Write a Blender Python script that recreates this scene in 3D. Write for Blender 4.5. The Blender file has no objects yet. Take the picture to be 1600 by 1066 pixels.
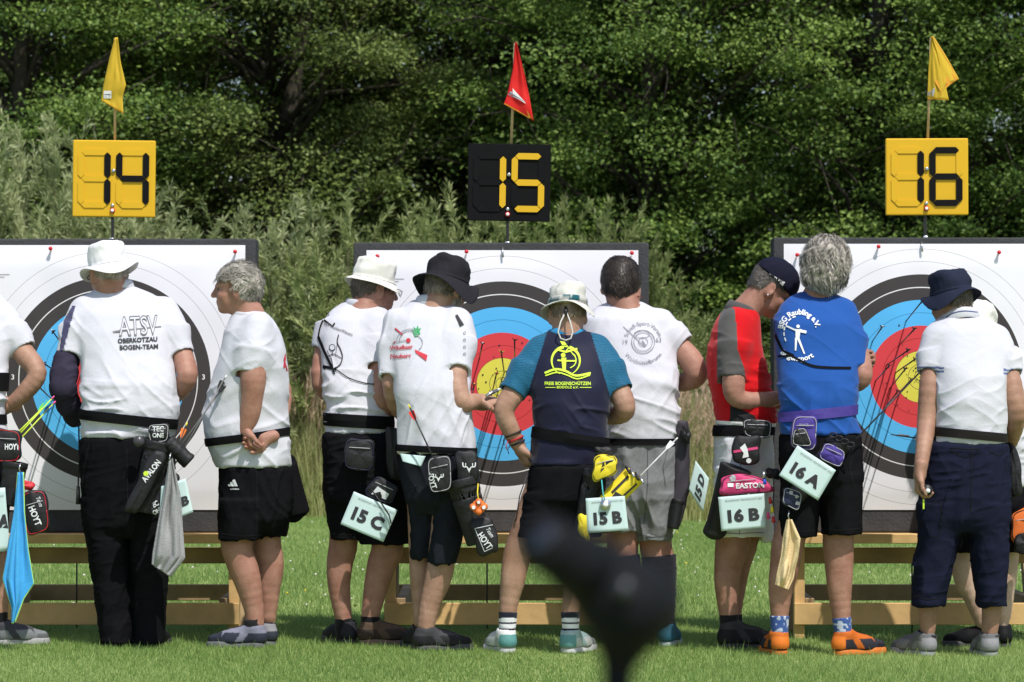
import bpy, bmesh, math, random
import numpy as np
from mathutils import Vector, Matrix
from mathutils.bvhtree import BVHTree
from mathutils.geometry import tessellate_polygon
R = math.radians
S = bpy.context.scene
COL = S.collection

# ---------------------------------------------------------------- camera
FPX, HORY, CAMD, CAMH = 5232.0, 603.0, 16.0, 1.2      # focal length in photo px, horizon row, distance, height
cd = bpy.data.cameras.new('camera'); cam = bpy.data.objects.new('camera', cd); COL.objects.link(cam)
cam.location = (0, -CAMD, CAMH); cam.rotation_euler = (R(90), 0, 0)
cd.sensor_width = 36; cd.lens = 36*FPX/1600; cd.shift_y = (HORY-533)/1600
cd.clip_start = .1; cd.clip_end = 500
cd.dof.use_dof = True; cd.dof.focus_distance = 15.35; cd.dof.aperture_fstop = 7.3
S.camera = cam
# ---------------------------------------------------------------- light
SUN = Vector((.52, -1, 1.85)).normalized()
elev = math.asin(SUN.z); az = math.atan2(SUN.x, SUN.y)
w = bpy.data.worlds.new('World'); S.world = w; w.use_nodes = True
nt = w.node_tree; bgn = nt.nodes['Background']
sky = nt.nodes.new('ShaderNodeTexSky'); sky.sky_type = 'NISHITA'; sky.sun_disc = False
sky.sun_elevation = elev; sky.sun_rotation = az % (2*math.pi); sky.air_density = 1.0; sky.dust_density = 1.5
nt.links.new(sky.outputs[0], bgn.inputs[0]); bgn.inputs[1].default_value = 0.15
sl = bpy.data.lights.new('sun', 'SUN'); so = bpy.data.objects.new('sun', sl); COL.objects.link(so)
sl.energy = 4.5; sl.angle = R(.53); sl.color = (1, .955, .89)
so.rotation_euler = SUN.to_track_quat('Z', 'Y').to_euler(); so.location = (5, -8, 12)
S.view_settings.view_transform = 'Standard'; S.view_settings.look = 'None'
S.view_settings.exposure = 0.04; S.view_settings.gamma = 1.0
S.render.engine = 'CYCLES'
S.cycles.max_bounces = 6; S.cycles.transparent_max_bounces = 6

rng = np.random.default_rng(7)
random.seed(7)
def P3(px, py, Y):                       # photo pixel + depth -> world point
    d = Y+CAMD
    return Vector(((px-800)*d/FPX, Y, CAMH-(py-HORY)*d/FPX))
def GZ(x): return -0.008*x               # the lawn falls a little to the right
def PXM(Y): return FPX/(Y+CAMD)          # px per metre at depth Y

# ---------------------------------------------------------------- materials
MATS = {}
def mat(name, col, rough=.7, metal=0, var=.08, scale=30, bump=0, bscale=60, attr=None, spec=.35, sheen=0, trans=0, mottled=None):
    if name in MATS: return MATS[name]
    m = bpy.data.materials.new(name); m.use_nodes = True; n = m.node_tree; L = n.links
    p = n.nodes['Principled BSDF']; p.inputs['Roughness'].default_value = rough; p.inputs['Metallic'].default_value = metal
    p.inputs['Specular IOR Level'].default_value = spec
    if sheen: p.inputs['Sheen Weight'].default_value = sheen
    tc = n.nodes.new('ShaderNodeTexCoord'); nz = n.nodes.new('ShaderNodeTexNoise')
    nz.inputs['Scale'].default_value = scale; nz.inputs['Detail'].default_value = 4
    L.new(tc.outputs['Object'], nz.inputs['Vector'])
    mr = n.nodes.new('ShaderNodeMapRange'); mr.inputs['To Min'].default_value = 1-var; mr.inputs['To Max'].default_value = 1+var
    L.new(nz.outputs['Fac'], mr.inputs['Value'])
    mx = n.nodes.new('ShaderNodeMix'); mx.data_type = 'RGBA'; mx.blend_type = 'MULTIPLY'; mx.inputs['Factor'].default_value = 1
    if attr:
        a = n.nodes.new('ShaderNodeAttribute'); a.attribute_name = attr; L.new(a.outputs['Color'], mx.inputs['A'])
    else: mx.inputs['A'].default_value = (*col, 1)
    if mottled:
        m2 = n.nodes.new('ShaderNodeMix'); m2.data_type = 'RGBA'
        nz2 = n.nodes.new('ShaderNodeTexNoise'); nz2.inputs['Scale'].default_value = mottled[1]; nz2.inputs['Detail'].default_value = 3
        L.new(tc.outputs['Object'], nz2.inputs['Vector'])
        m3 = n.nodes.new('ShaderNodeMapRange'); m3.inputs['From Min'].default_value = .35; m3.inputs['From Max'].default_value = .7
        L.new(nz2.outputs['Fac'], m3.inputs['Value']); L.new(m3.outputs[0], m2.inputs['Factor'])
        if attr: L.new(a.outputs['Color'], m2.inputs['A'])
        else: m2.inputs['A'].default_value = (*col, 1)
        m2.inputs['B'].default_value = (*mottled[0], 1); L.new(m2.outputs['Result'], mx.inputs['A'])
    L.new(mr.outputs[0], mx.inputs['B']); L.new(mx.outputs['Result'], p.inputs['Base Color'])
    if bump:
        nb = n.nodes.new('ShaderNodeTexNoise'); nb.inputs['Scale'].default_value = bscale; nb.inputs['Detail'].default_value = 5
        L.new(tc.outputs['Object'], nb.inputs['Vector'])
        bp = n.nodes.new('ShaderNodeBump'); bp.inputs['Strength'].default_value = 1; bp.inputs['Distance'].default_value = bump
        L.new(nb.outputs['Fac'], bp.inputs['Height']); L.new(bp.outputs[0], p.inputs['Normal'])
    if trans:
        tr = n.nodes.new('ShaderNodeBsdfTranslucent'); ms = n.nodes.new('ShaderNodeMixShader'); ms.inputs[0].default_value = trans
        L.new(mx.outputs['Result'], tr.inputs[0]); L.new(p.outputs[0], ms.inputs[1]); L.new(tr.outputs[0], ms.inputs[2])
        L.new(ms.outputs[0], n.nodes['Material Output'].inputs[0])
    MATS[name] = m; return m
def leafmat(name, c1, c2, tr=.3, rough=.55):
    m = bpy.data.materials.new(name); m.use_nodes = True; n = m.node_tree; L = n.links
    p = n.nodes['Principled BSDF']; p.inputs['Roughness'].default_value = rough; p.inputs['Specular IOR Level'].default_value = .3
    a = n.nodes.new('ShaderNodeAttribute'); a.attribute_name = 'tint'
    mx = n.nodes.new('ShaderNodeMix'); mx.data_type = 'RGBA'; mx.inputs['A'].default_value = (*c1, 1); mx.inputs['B'].default_value = (*c2, 1)
    L.new(a.outputs['Fac'], mx.inputs['Factor']); L.new(mx.outputs['Result'], p.inputs['Base Color'])
    t = n.nodes.new('ShaderNodeBsdfTranslucent'); L.new(mx.outputs['Result'], t.inputs[0])
    ms = n.nodes.new('ShaderNodeMixShader'); ms.inputs[0].default_value = tr
    L.new(p.outputs[0], ms.inputs[1]); L.new(t.outputs[0], ms.inputs[2]); L.new(ms.outputs[0], n.nodes['Material Output'].inputs[0])
    return m

# ---------------------------------------------------------------- objects
def tag(o, label=None, cat=None, group=None, kind=None):
    if label: o['label'] = label
    if cat: o['category'] = cat
    if group: o['group'] = group
    if kind: o['kind'] = kind
    return o
def empty(name, loc, label=None, cat=None, group=None):
    o = bpy.data.objects.new(name, None); COL.objects.link(o); o.location = loc; o.empty_display_size = .1
    o['_o'] = list(loc)
    return tag(o, label, cat, group)
def origin(o):
    if o is None: return Vector((0, 0, 0))
    return Vector(o['_o']) if '_o' in o else Vector((0, 0, 0))
def link(name, me, m, parent=None):
    o = bpy.data.objects.new(name, me); COL.objects.link(o)
    if m is not None:
        for q in (m if isinstance(m, (list, tuple)) else [m]): me.materials.append(q)
    if parent is not None:
        o.parent = parent; o['_o'] = parent['_o']
    else: o['_o'] = [0, 0, 0]
    return o
def mk(name, V, Fc, m, parent=None, smooth=True, colors=None, mi=None):
    """V: world coordinates; stored relative to the thing's base"""
    V = np.asarray(V, dtype=np.float64)
    V = V-np.array(origin(parent))
    me = bpy.data.meshes.new(name)
    if isinstance(Fc, np.ndarray) and Fc.ndim == 2:
        k = Fc.shape[1]; nf = len(Fc)
        me.vertices.add(len(V)); me.vertices.foreach_set('co', V.astype(np.float32).ravel())
        me.loops.add(nf*k); me.loops.foreach_set('vertex_index', Fc.astype(np.int32).ravel())
        me.polygons.add(nf); me.polygons.foreach_set('loop_start', np.arange(nf, dtype=np.int32)*k)
        me.polygons.foreach_set('loop_total', np.full(nf, k, dtype=np.int32)); me.update(calc_edges=True)
    else: me.from_pydata([tuple(v) for v in V], [], [tuple(int(i) for i in f) for f in Fc])
    if smooth: me.polygons.foreach_set('use_smooth', np.ones(len(me.polygons), dtype=bool))
    if mi is not None: me.polygons.foreach_set('material_index', np.asarray(mi, dtype=np.int32))
    if colors is not None:
        at = me.color_attributes.new('Col', 'FLOAT_COLOR', 'POINT')
        c = np.ones((len(V), 4), dtype=np.float32); c[:, :3] = colors; at.data.foreach_set('color', c.ravel())
    me.update()
    return link(name, me, m, parent)
def join(*parts):
    Vs, Fs, o = [], [], 0
    for V, Fc in parts:
        Vs.append(np.asarray(V, float)); Fs += [tuple(int(i)+o for i in f) for f in Fc]; o += len(V)
    return np.concatenate(Vs), Fs
def box(c, s, rot=None, bev=0.0, seg=2):
    bm = bmesh.new(); bmesh.ops.create_cube(bm, size=1)
    for v in bm.verts: v.co = Vector((v.co.x*s[0], v.co.y*s[1], v.co.z*s[2]))
    if bev: bmesh.ops.bevel(bm, geom=bm.edges[:], offset=bev, segments=seg, affect='EDGES', profile=.6)
    M = (rot if rot is not None else Matrix.Identity(3))
    V = [M @ v.co + Vector(c) for v in bm.verts]; bm.verts.index_update()
    Fc = [tuple(v.index for v in f.verts) for f in bm.faces]; bm.free()
    return np.array([tuple(v) for v in V]), Fc
def tube(pts, r, n=8, flat=1.0, nrm=None):
    """tube along points; r number or list; flat<1 squashes along the second axis"""
    pts = [Vector(p) for p in pts]; rr = r if hasattr(r, '__len__') else [r]*len(pts)
    V, Fc = [], []; up = Vector(nrm) if nrm is not None else None
    for i, p in enumerate(pts):
        t = (pts[min(i+1, len(pts)-1)]-pts[max(i-1, 0)]).normalized()
        if up is None: up = Vector((0, 0, 1)) if abs(t.z) < .9 else Vector((1, 0, 0))
        a = t.cross(up)
        if a.length < 1e-5: a = t.orthogonal()
        a.normalize(); b = t.cross(a).normalized()
        if nrm is None: up = -b if (-b).dot(up) > 0 else b
        for k in range(n):
            an = 2*math.pi*k/n; V.append(p+a*math.cos(an)*rr[i]+b*math.sin(an)*rr[i]*flat)
    for i in range(len(pts)-1):
        for k in range(n):
            k2 = (k+1) % n; Fc.append((i*n+k, i*n+k2, (i+1)*n+k2, (i+1)*n+k))
    Fc.append(tuple(range(n))[::-1]); Fc.append(tuple((len(pts)-1)*n+k for k in range(n)))
    return np.array([tuple(v) for v in V]), Fc
def grid_cloth(fn, nu, nv, th=.004):
    """two-sided sheet: fn(u,v)->Vector, given a real thickness along y"""
    P = np.array([[tuple(fn(i/nu, j/nv)) for i in range(nu+1)] for j in range(nv+1)])
    du = np.gradient(P, axis=1); dv = np.gradient(P, axis=0); N = np.cross(du, dv); N /= (np.linalg.norm(N, axis=2, keepdims=True)+1e-9)
    A = (P+N*th/2).reshape(-1, 3); B = (P-N*th/2).reshape(-1, 3); n = len(A); V = np.concatenate([A, B]); W = nu+1; Fc = []
    for j in range(nv):
        for i in range(nu):
            a = j*W+i; Fc.append((a, a+1, a+W+1, a+W)); Fc.append((n+a+W, n+a+W+1, n+a+1, n+a))
    for i in range(nu): Fc += [(i, n+i, n+i+1, i+1), (nv*W+i+1, n+nv*W+i+1, n+nv*W+i, nv*W+i)]
    for j in range(nv): Fc += [(j*W, (j+1)*W, n+(j+1)*W, n+j*W), (j*W+nu, n+j*W+nu, n+(j+1)*W+nu, (j+1)*W+nu)]
    return V, Fc

# ---------------------------------------------------------------- noise
_T = np.random.default_rng(11).random((64, 64, 64)).astype(np.float32)
def vnoise(Pn, seed=0):
    Pn = np.asarray(Pn)+seed*7.31; i = np.floor(Pn).astype(np.int64); f = Pn-i; f = f*f*(3-2*f); i &= 63; j = (i+1) & 63
    x0, y0, z0 = i.T; x1, y1, z1 = j.T; fx, fy, fz = f.T
    def g(a, b, c): return _T[a, b, c]
    return ((g(x0, y0, z0)*(1-fx)+g(x1, y0, z0)*fx)*(1-fy)+(g(x0, y1, z0)*(1-fx)+g(x1, y1, z0)*fx)*fy)*(1-fz) + \
           ((g(x0, y0, z1)*(1-fx)+g(x1, y0, z1)*fx)*(1-fy)+(g(x0, y1, z1)*(1-fx)+g(x1, y1, z1)*fx)*fy)*fz
def vnormals(V, Fc):
    fn = np.cross(V[Fc[:, 2]]-V[Fc[:, 0]], V[Fc[:, 3]]-V[Fc[:, 1]]); N = np.zeros_like(V)
    for k in range(4): np.add.at(N, Fc[:, k], fn)
    return N/(np.linalg.norm(N, axis=1, keepdims=True)+1e-12)

# ---------------------------------------------------------------- solid shapes as distance fields -> one continuous mesh
class Shape:
    def __init__(s): s.p = []
    def add(s, lo, hi, fn, k=.01, op='u'): s.p.append((np.array(lo, float), np.array(hi, float), fn, k, op)); return s
    def cone(s, a, b, ra, rb, k=.015, op='u', flat=False, sq=None):
        a = np.array(a, float); b = np.array(b, float); d = b-a; L2 = float(d@d)+1e-12; L = math.sqrt(L2); rm = max(ra, rb)
        def fn(X, Y, Z):
            px, py, pz = X-a[0], Y-a[1], Z-a[2]; t0 = (px*d[0]+py*d[1]+pz*d[2])/L2; t = np.clip(t0, 0, 1)
            dd = np.sqrt((px-t*d[0])**2+(py-t*d[1])**2+(pz-t*d[2])**2)-(ra+(rb-ra)*t)
            if flat:
                q = np.sqrt(np.maximum((px-t0*d[0])**2+(py-t0*d[1])**2+(pz-t0*d[2])**2, 0))-(ra+(rb-ra)*t)
                dd = np.maximum(q, np.maximum(-t0*L, (t0-1)*L))
            return dd
        return s.add(np.minimum(a, b)-rm, np.maximum(a, b)+rm, fn, k, op)
    def chain(s, pts, k=.015, op='u'):
        for (a, ra), (b, rb) in zip(pts[:-1], pts[1:]): s.cone(a, b, ra, rb, k, op)
        return s
    def ell(s, c, r, M=None, k=.015, op='u', n=2.0):
        c = np.array(c, float); r = np.array(r, float); Mi = np.eye(3) if M is None else np.array(M).T; m = r.max()*(1.0 if n <= 2 else 1.25); mn = r.min()
        if M is not None: m = m*1.05
        def fn(X, Y, Z):
            x, y, z = X-c[0], Y-c[1], Z-c[2]
            u = (Mi[0, 0]*x+Mi[0, 1]*y+Mi[0, 2]*z)/r[0]; v = (Mi[1, 0]*x+Mi[1, 1]*y+Mi[1, 2]*z)/r[1]; q = (Mi[2, 0]*x+Mi[2, 1]*y+Mi[2, 2]*z)/r[2]
            if n == 2: l = np.sqrt(u*u+v*v+q*q)
            else: l = (np.abs(u)**n+np.abs(v)**n+np.abs(q)**n)**(1/n)
            return (l-1)*mn
        return s.add(c-m, c+m, fn, k, op)
    def stack(s, rings, k=.02, op='u', n=2.3, grow=0.0, zlo=None, zhi=None, rnd=.01, win=.03):
        """rings: (z, cx, cy, a, b) ellipses piled up"""
        rg = sorted([tuple(map(float, q)) for q in rings]); A = np.array(rg); z0, z1 = A[0, 0], A[-1, 0]
        z0 = z0 if zlo is None else zlo; z1 = z1 if zhi is None else zhi
        ab = max(A[:, 3].max(), A[:, 4].max())+max(grow, 0)
        lo = (A[:, 1].min()-A[:, 3].max()-max(grow, 0), A[:, 2].min()-A[:, 4].max()-max(grow, 0), z0); hi = (A[:, 1].max()+A[:, 3].max()+max(grow, 0), A[:, 2].max()+A[:, 4].max()+max(grow, 0), z1)
        def fn(X, Y, Z):
            z = Z.ravel(); zz = A[:, 0]
            def it(c):
                v = np.interp(z, zz, A[:, c]); 
                ker = max(3, int(win/max(1e-4, abs(z[1]-z[0]) if len(z) > 1 else 1))|1)
                if len(z) > ker: 
                    vp = np.pad(v, ker//2, mode='edge'); v = np.convolve(vp, np.ones(ker)/ker, 'valid')
                return v.reshape(1, 1, -1)
            cx, cy, a, b = it(1), it(2), it(3)+grow, it(4)+grow
            u = np.abs((X-cx)/a); v = np.abs((Y-cy)/b); l = (u**n+v**n)**(1/n); d = (l-1)*np.minimum(a, b)
            e = np.maximum(z0-Z, Z-z1)
            h = np.maximum(rnd-np.abs(d-e), 0)/rnd if rnd else 0
            return np.maximum(d, e)+h*h*rnd/4
        return s.add(lo, hi, fn, k, op)
    def halfspace(s, pt, nrm, lo, hi, k=.002):       # cut away what lies beyond the plane, within a box
        pt = np.array(pt, float); nrm = np.array(nrm, float); nrm /= np.linalg.norm(nrm)
        return s.add(lo, hi, lambda X, Y, Z: -((X-pt[0])*nrm[0]+(Y-pt[1])*nrm[1]+(Z-pt[2])*nrm[2]), k, 's')
    def mesh(s, h=.006):
        us = [q for q in s.p if q[4] == 'u']; lo = np.min([q[0] for q in us], 0)-3*h-.01; hi = np.max([q[1] for q in us], 0)+3*h+.01
        n = np.ceil((hi-lo)/h).astype(int)+1
        F = np.full(n, .06, dtype=np.float32)
        ax = [(lo[i]+np.arange(n[i])*h).astype(np.float32) for i in range(3)]
        for a, b, fn, k, op in s.p:
            i0 = np.clip(np.floor((a-lo-k-2*h)/h).astype(int), 0, n-1); i1 = np.clip(np.ceil((b-lo+k+2*h)/h).astype(int)+1, 1, n)
            if np.any(i1 <= i0): continue
            sl_ = tuple(slice(i0[i], i1[i]) for i in range(3))
            X = ax[0][sl_[0]].reshape(-1, 1, 1); Y = ax[1][sl_[1]].reshape(1, -1, 1); Z = ax[2][sl_[2]].reshape(1, 1, -1)
            d = fn(X, Y, Z)*np.ones((1, 1, 1), np.float32); c = F[sl_]
            if op == 'u':
                hh = np.maximum(k-np.abs(c-d), 0)/k; F[sl_] = np.minimum(c, d)-hh*hh*k/4
            else:
                d = -d; hh = np.maximum(k-np.abs(c-d), 0)/k; F[sl_] = np.maximum(c, d)+hh*hh*k/4
        return nets(F, lo, h)
def nets(F, lo, h):
    s = F < 0
    cnt = np.zeros(tuple(np.array(F.shape)-1), np.int8)
    for dx in (0, 1):
        for dy in (0, 1):
            for dz in (0, 1):
                cnt += s[dx:F.shape[0]-1+dx, dy:F.shape[1]-1+dy, dz:F.shape[2]-1+dz]
    act = (cnt > 0) & (cnt < 8); idx = np.argwhere(act); ids = np.full(act.shape, -1, np.int64); ids[act] = np.arange(len(idx))
    acc = np.zeros((len(idx), 3)); num = np.zeros(len(idx)); c = [(0, 0, 0), (1, 0, 0), (0, 1, 0), (1, 1, 0), (0, 0, 1), (1, 0, 1), (0, 1, 1), (1, 1, 1)]
    val = [F[idx[:, 0]+q[0], idx[:, 1]+q[1], idx[:, 2]+q[2]] for q in c]
    for a, b in [(0, 1), (2, 3), (4, 5), (6, 7), (0, 2), (1, 3), (4, 6), (5, 7), (0, 4), (1, 5), (2, 6), (3, 7)]:
        va, vb = val[a], val[b]; m = (va < 0) != (vb < 0); t = np.where(m, va/np.where(m, va-vb, 1), 0)
        pa, pb = np.array(c[a]), np.array(c[b])
        acc += np.where(m[:, None], pa+(pb-pa)*t[:, None], 0); num += m
    V = (idx+acc/num[:, None])*h+lo; Fc = []
    for ax in range(3):
        sh = [slice(None)]*3; sh2 = list(sh); sh[ax] = slice(0, -1); sh2[ax] = slice(1, None)
        a = s[tuple(sh)]; b = s[tuple(sh2)]; e = np.argwhere(a != b); u, v = (ax+1) % 3, (ax+2) % 3
        ok = (e[:, u] > 0) & (e[:, v] > 0) & (e[:, u] < F.shape[u]-1) & (e[:, v] < F.shape[v]-1); e = e[ok]
        def cell(du, dv):
            q = e.copy(); q[:, u] -= du; q[:, v] -= dv; return ids[q[:, 0], q[:, 1], q[:, 2]]
        q = np.stack([cell(1, 1), cell(0, 1), cell(0, 0), cell(1, 0)], 1)
        fl = ~a[e[:, 0], e[:, 1], e[:, 2]]; q[fl] = q[fl][:, ::-1]; Fc.append(q)
    Fc = np.concatenate(Fc); Fc = Fc[(Fc >= 0).all(1)]
    return V, Fc
def relax(V, Fc, it=1, lam=.5):
    e = np.concatenate([Fc[:, [0, 1]], Fc[:, [1, 2]], Fc[:, [2, 3]], Fc[:, [3, 0]]]); 
    for _ in range(it):
        A = np.zeros_like(V); n = np.zeros(len(V)); np.add.at(A, e[:, 0], V[e[:, 1]]); np.add.at(n, e[:, 0], 1); np.add.at(A, e[:, 1], V[e[:, 0]]); np.add.at(n, e[:, 1], 1)
        V = V+(A/n[:, None]-V)*lam
    return V
def folds(V, Fc, comps, seed=0, mask=None):
    """cloth folds pushed into a garment: comps = (angle, length, width, amplitude, zlo, zhi)"""
    N = vnormals(V, Fc); D = np.zeros(len(V))
    for i, (th, ln, wd, amp, zl, zh) in enumerate(comps):
        if i and (seed+i) % 2 and amp > .004: amp *= .3
        c, s_ = math.cos(R(th)), math.sin(R(th)); u = V[:, 0]*c+V[:, 2]*s_; v = -V[:, 0]*s_+V[:, 2]*c
        q = np.stack([u/ln, V[:, 1]/(ln*.7), v/wd], 1); warp = vnoise(np.stack([V[:, 0]*5, V[:, 1]*5, V[:, 2]*5], 1), seed+i+3)*1.1; q[:, 2] += warp
        n_ = vnoise(q, seed+i); r = .75*(1-np.abs(2*n_-1))**2.6+.45*n_-.1; m = 1.0
        if zl is not None: m = np.clip((V[:, 2]-zl)/.04, 0, 1)*np.clip((zh-V[:, 2])/.04, 0, 1)
        D += (r-.35)*amp*1.15*m*(.1+1.4*vnoise(V*4.0, seed+i+9))
    if mask is not None: D = D*mask(V)
    return V+N*D[:, None]

# ---------------------------------------------------------------- prints: flat shapes given in photo px, laid on a real surface
def bvh(o):
    me = o.data; off = Vector(o['_o'])
    return BVHTree.FromPolygons([v.co+off for v in me.vertices], [tuple(p.vertices) for p in me.polygons])
CAMP = Vector((0, -CAMD, CAMH))
def project(tree, q, off):
    d = (P3(q[0], q[1], 0)-CAMP).normalized(); h = tree.ray_cast(CAMP, d)
    if h[0] is None:
        h2 = tree.find_nearest(P3(q[0], q[1], -.6)); return (h2[0] if h2[0] else P3(q[0], q[1], -.6))+Vector((0, -off, 0))
    return h[0]-d*off
def catmull(P, m=4):
    P = [np.array(p, float) for p in P]
    if len(P) < 3: return P
    out = []
    for i in range(len(P)-1):
        a = P[i-1] if i else 2*P[0]-P[1]; b, c = P[i], P[i+1]; d = P[i+2] if i+2 < len(P) else 2*P[-1]-P[-2]
        for k in range(m): t = k/m; out.append(.5*((2*b)+(c-a)*t+(2*a-5*b+4*c-d)*t*t+(3*b-a-3*c+d)*t**3))
    out.append(P[-1]); return out
class Print:
    def __init__(s): s.V = []; s.F = []
    def line(s, pts, w, closed=False):
        P = [Vector(p) for p in pts]
        if len(P) > 3: P = [Vector(q[:2]) for q in catmull([(*p, 0) for p in P], 5)]
        if closed: P = P+[P[0]]
        Q = [P[0]]
        for a, b in zip(P[:-1], P[1:]):
            n = max(1, int((b-a).length/3)); Q += [a.lerp(b, i/n) for i in range(1, n+1)]
        o = len(s.V); ww = w if hasattr(w, '__len__') else [w]*2
        for i, p in enumerate(Q):
            t = (Q[min(i+1, len(Q)-1)]-Q[max(i-1, 0)]); t = t.normalized() if t.length > 0 else Vector((1, 0)); n = Vector((-t.y, t.x)); f = i/(len(Q)-1); hw = (ww[0]*(1-f)+ww[1]*f)/2
            s.V += [p+n*hw, p-n*hw]
        for i in range(len(Q)-1): s.F.append((o+2*i, o+2*i+1, o+2*i+3, o+2*i+2))
        return s
    def arc(s, c, r, a0, a1, w, ry=None, n=28):
        ry = ry or r; return s.line([(c[0]+r*math.cos(R(a0+(a1-a0)*i/n)), c[1]+ry*math.sin(R(a0+(a1-a0)*i/n))) for i in range(n+1)], w)
    def poly(s, pts):
        o = len(s.V); V = [Vector((p[0], p[1], 0)) for p in pts]; T = tessellate_polygon([V]); s.V += [v.to_2d() for v in V]; s.F += [tuple(o+i for i in t) for t in T]; return s
    def disc(s, c, r, n=14): return s.poly([(c[0]+r*math.cos(2*math.pi*i/n), c[1]+r*math.sin(2*math.pi*i/n)) for i in range(n)])
    def text(s, t, c, size, width=None, rot=0, bold=0, arc=None, shear=0, skew=0):
        """arc=(radius, centre angle deg in px space, outward?)"""
        o = len(s.V); V2, F2 = textmesh(t, bold)
        V2 = np.array(V2); x0, x1 = V2[:, 0].min(), V2[:, 0].max(); k = size/.72
        V2 = V2.copy(); V2[:, 0] = (V2[:, 0]-(x0+x1)/2)*k; V2[:, 1] = (V2[:, 1]-.36)*k
        if width: V2[:, 0] *= width/((x1-x0)*k)
        V2[:, 0] += shear*V2[:, 1]
        if arc:
            rad, a0, outw = arc; out = []
            for x, y in V2:
                if outw: a = R(a0)+x/rad; rr = rad+y
                else: a = R(a0)-x/rad; rr = rad-y
                out.append((c[0]+rr*math.cos(a), c[1]+rr*math.sin(a)))
        else:
            cr, sr = math.cos(R(rot)), math.sin(R(rot)); out = [(c[0]+x*cr+y*sr, c[1]-(y*cr-x*sr)+skew*x) for x, y in V2]
        s.V += [Vector(q) for q in out]; s.F += [tuple(o+i for i in f) for f in F2]; return s
    def put(s, name, on, m, off=.0025, tree=None, parent=None):
        tree = tree or bvh(on); V = [project(tree, v, off) for v in s.V]
        V = [tuple(v) for v in V]
        Fc = []
        for f in s.F:                                 # face the camera side
            a, b, c = (Vector(V[f[0]]), Vector(V[f[1]]), Vector(V[f[2]])); nn = (b-a).cross(c-a)
            Fc.append(f if nn.y <= 0 else f[::-1])
        return mk(name, V, Fc, m, parent or on, smooth=False)
_TM = {}
def textmesh(t, bold=0):
    if (t, bold) in _TM: return _TM[(t, bold)]
    cu = bpy.data.curves.new('lettering', 'FONT'); cu.body = t; cu.resolution_u = 3; cu.offset = bold; cu.fill_mode = 'FRONT'
    ob = bpy.data.objects.new('lettering', cu); COL.objects.link(ob); bpy.context.view_layer.update()
    me = ob.evaluated_get(bpy.context.evaluated_depsgraph_get()).to_mesh()
    V = [(v.co.x, v.co.y) for v in me.vertices]; Fc = [tuple(p.vertices) for p in me.polygons]
    bpy.data.objects.remove(ob); bpy.data.curves.remove(cu); _TM[(t, bold)] = (V, Fc); return V, Fc
# ================================================================ THE SETTING
def lawn_material():
    m = bpy.data.materials.new('soil_and_turf'); m.use_nodes = True; n = m.node_tree; L = n.links; p = n.nodes['Principled BSDF']
    p.inputs['Roughness'].default_value = .95; p.inputs['Specular IOR Level'].default_value = .1
    tc = n.nodes.new('ShaderNodeTexCoord'); a = n.nodes.new('ShaderNodeTexNoise'); a.inputs['Scale'].default_value = .9; a.inputs['Detail'].default_value = 8
    b = n.nodes.new('ShaderNodeTexNoise'); b.inputs['Scale'].default_value = 45; b.inputs['Detail'].default_value = 4
    L.new(tc.outputs['Object'], a.inputs['Vector']); L.new(tc.outputs['Object'], b.inputs['Vector'])
    r = n.nodes.new('ShaderNodeValToRGB'); r.color_ramp.elements[0].position = .3; r.color_ramp.elements[0].color = (.18, .24, .07, 1)
    r.color_ramp.elements[1].position = .72; r.color_ramp.elements[1].color = (.32, .38, .14, 1)
    ad = n.nodes.new('ShaderNodeMath'); ad.operation = 'MULTIPLY_ADD'; ad.inputs[1].default_value = .5
    hf = n.nodes.new('ShaderNodeMath'); hf.operation = 'MULTIPLY'; hf.inputs[1].default_value = .5
    L.new(a.outputs['Fac'], hf.inputs[0]); L.new(b.outputs['Fac'], ad.inputs[0]); L.new(hf.outputs[0], ad.inputs[2])
    L.new(ad.outputs[0], r.inputs[0]); L.new(r.outputs[0], p.inputs['Base Color'])
    return m
gx = np.array([-200, -60, -20, -8, 0, 8, 20, 60, 200.]); gy = np.array([-40, -14, -6, 0, 6, 14, 20, 40, 90, 200.])
V = [(x, y, GZ(np.clip(x, -20, 20))) for y in gy for x in gx]; nx = len(gx)
Fc = [(j*nx+i, j*nx+i+1, (j+1)*nx+i+1, (j+1)*nx+i) for j in range(len(gy)-1) for i in range(nx-1)]
tag(mk('ground', V, Fc, lawn_material(), smooth=False), kind='structure')

def tinted(name, V, Fc, tint, m, parent=None):
    o = mk(name, V, Fc, m, parent, smooth=False)
    at = o.data.attributes.new('tint', 'FLOAT', 'POINT'); at.data.foreach_set('value', np.asarray(tint, np.float32)); return o
def blades(n, xr, yr, h0, h1, wid, lean=.5, dens=None):
    x = rng.uniform(*xr, n); y = rng.uniform(*yr, n)
    if dens is not None:
        q = vnoise(np.stack([x*dens, y*dens, x*0], 1), 5); keep = rng.random(n) < .35+.9*q; x, y = x[keep], y[keep]; n = len(x)
    h = rng.uniform(h0, h1, n)*(.55+.9*vnoise(np.stack([x*1.3, y*1.3, x*0], 1), 2)); a = rng.uniform(0, 2*np.pi, n); la = rng.uniform(0, 2*np.pi, n); ln = rng.uniform(0, lean, n)*h
    z = -0.008*x; wd = wid*rng.uniform(.6, 1.3, n)
    A = np.stack([x-np.cos(a)*wd, y-np.sin(a)*wd, z-.003], 1); B = np.stack([x+np.cos(a)*wd, y+np.sin(a)*wd, z-.003], 1)
    T = np.stack([x+np.cos(la)*ln, y+np.sin(la)*ln, z+h], 1)
    V = np.stack([A, B, T], 1).reshape(-1, 3); Fc = np.arange(3*n).reshape(-1, 3)
    big = vnoise(np.stack([x*.8, y*.5, x*0+3], 1), 8); t = np.clip(.15+.5*big+rng.normal(0, .2, n), 0, 1)
    return V, Fc, np.repeat(t, 3)
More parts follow.
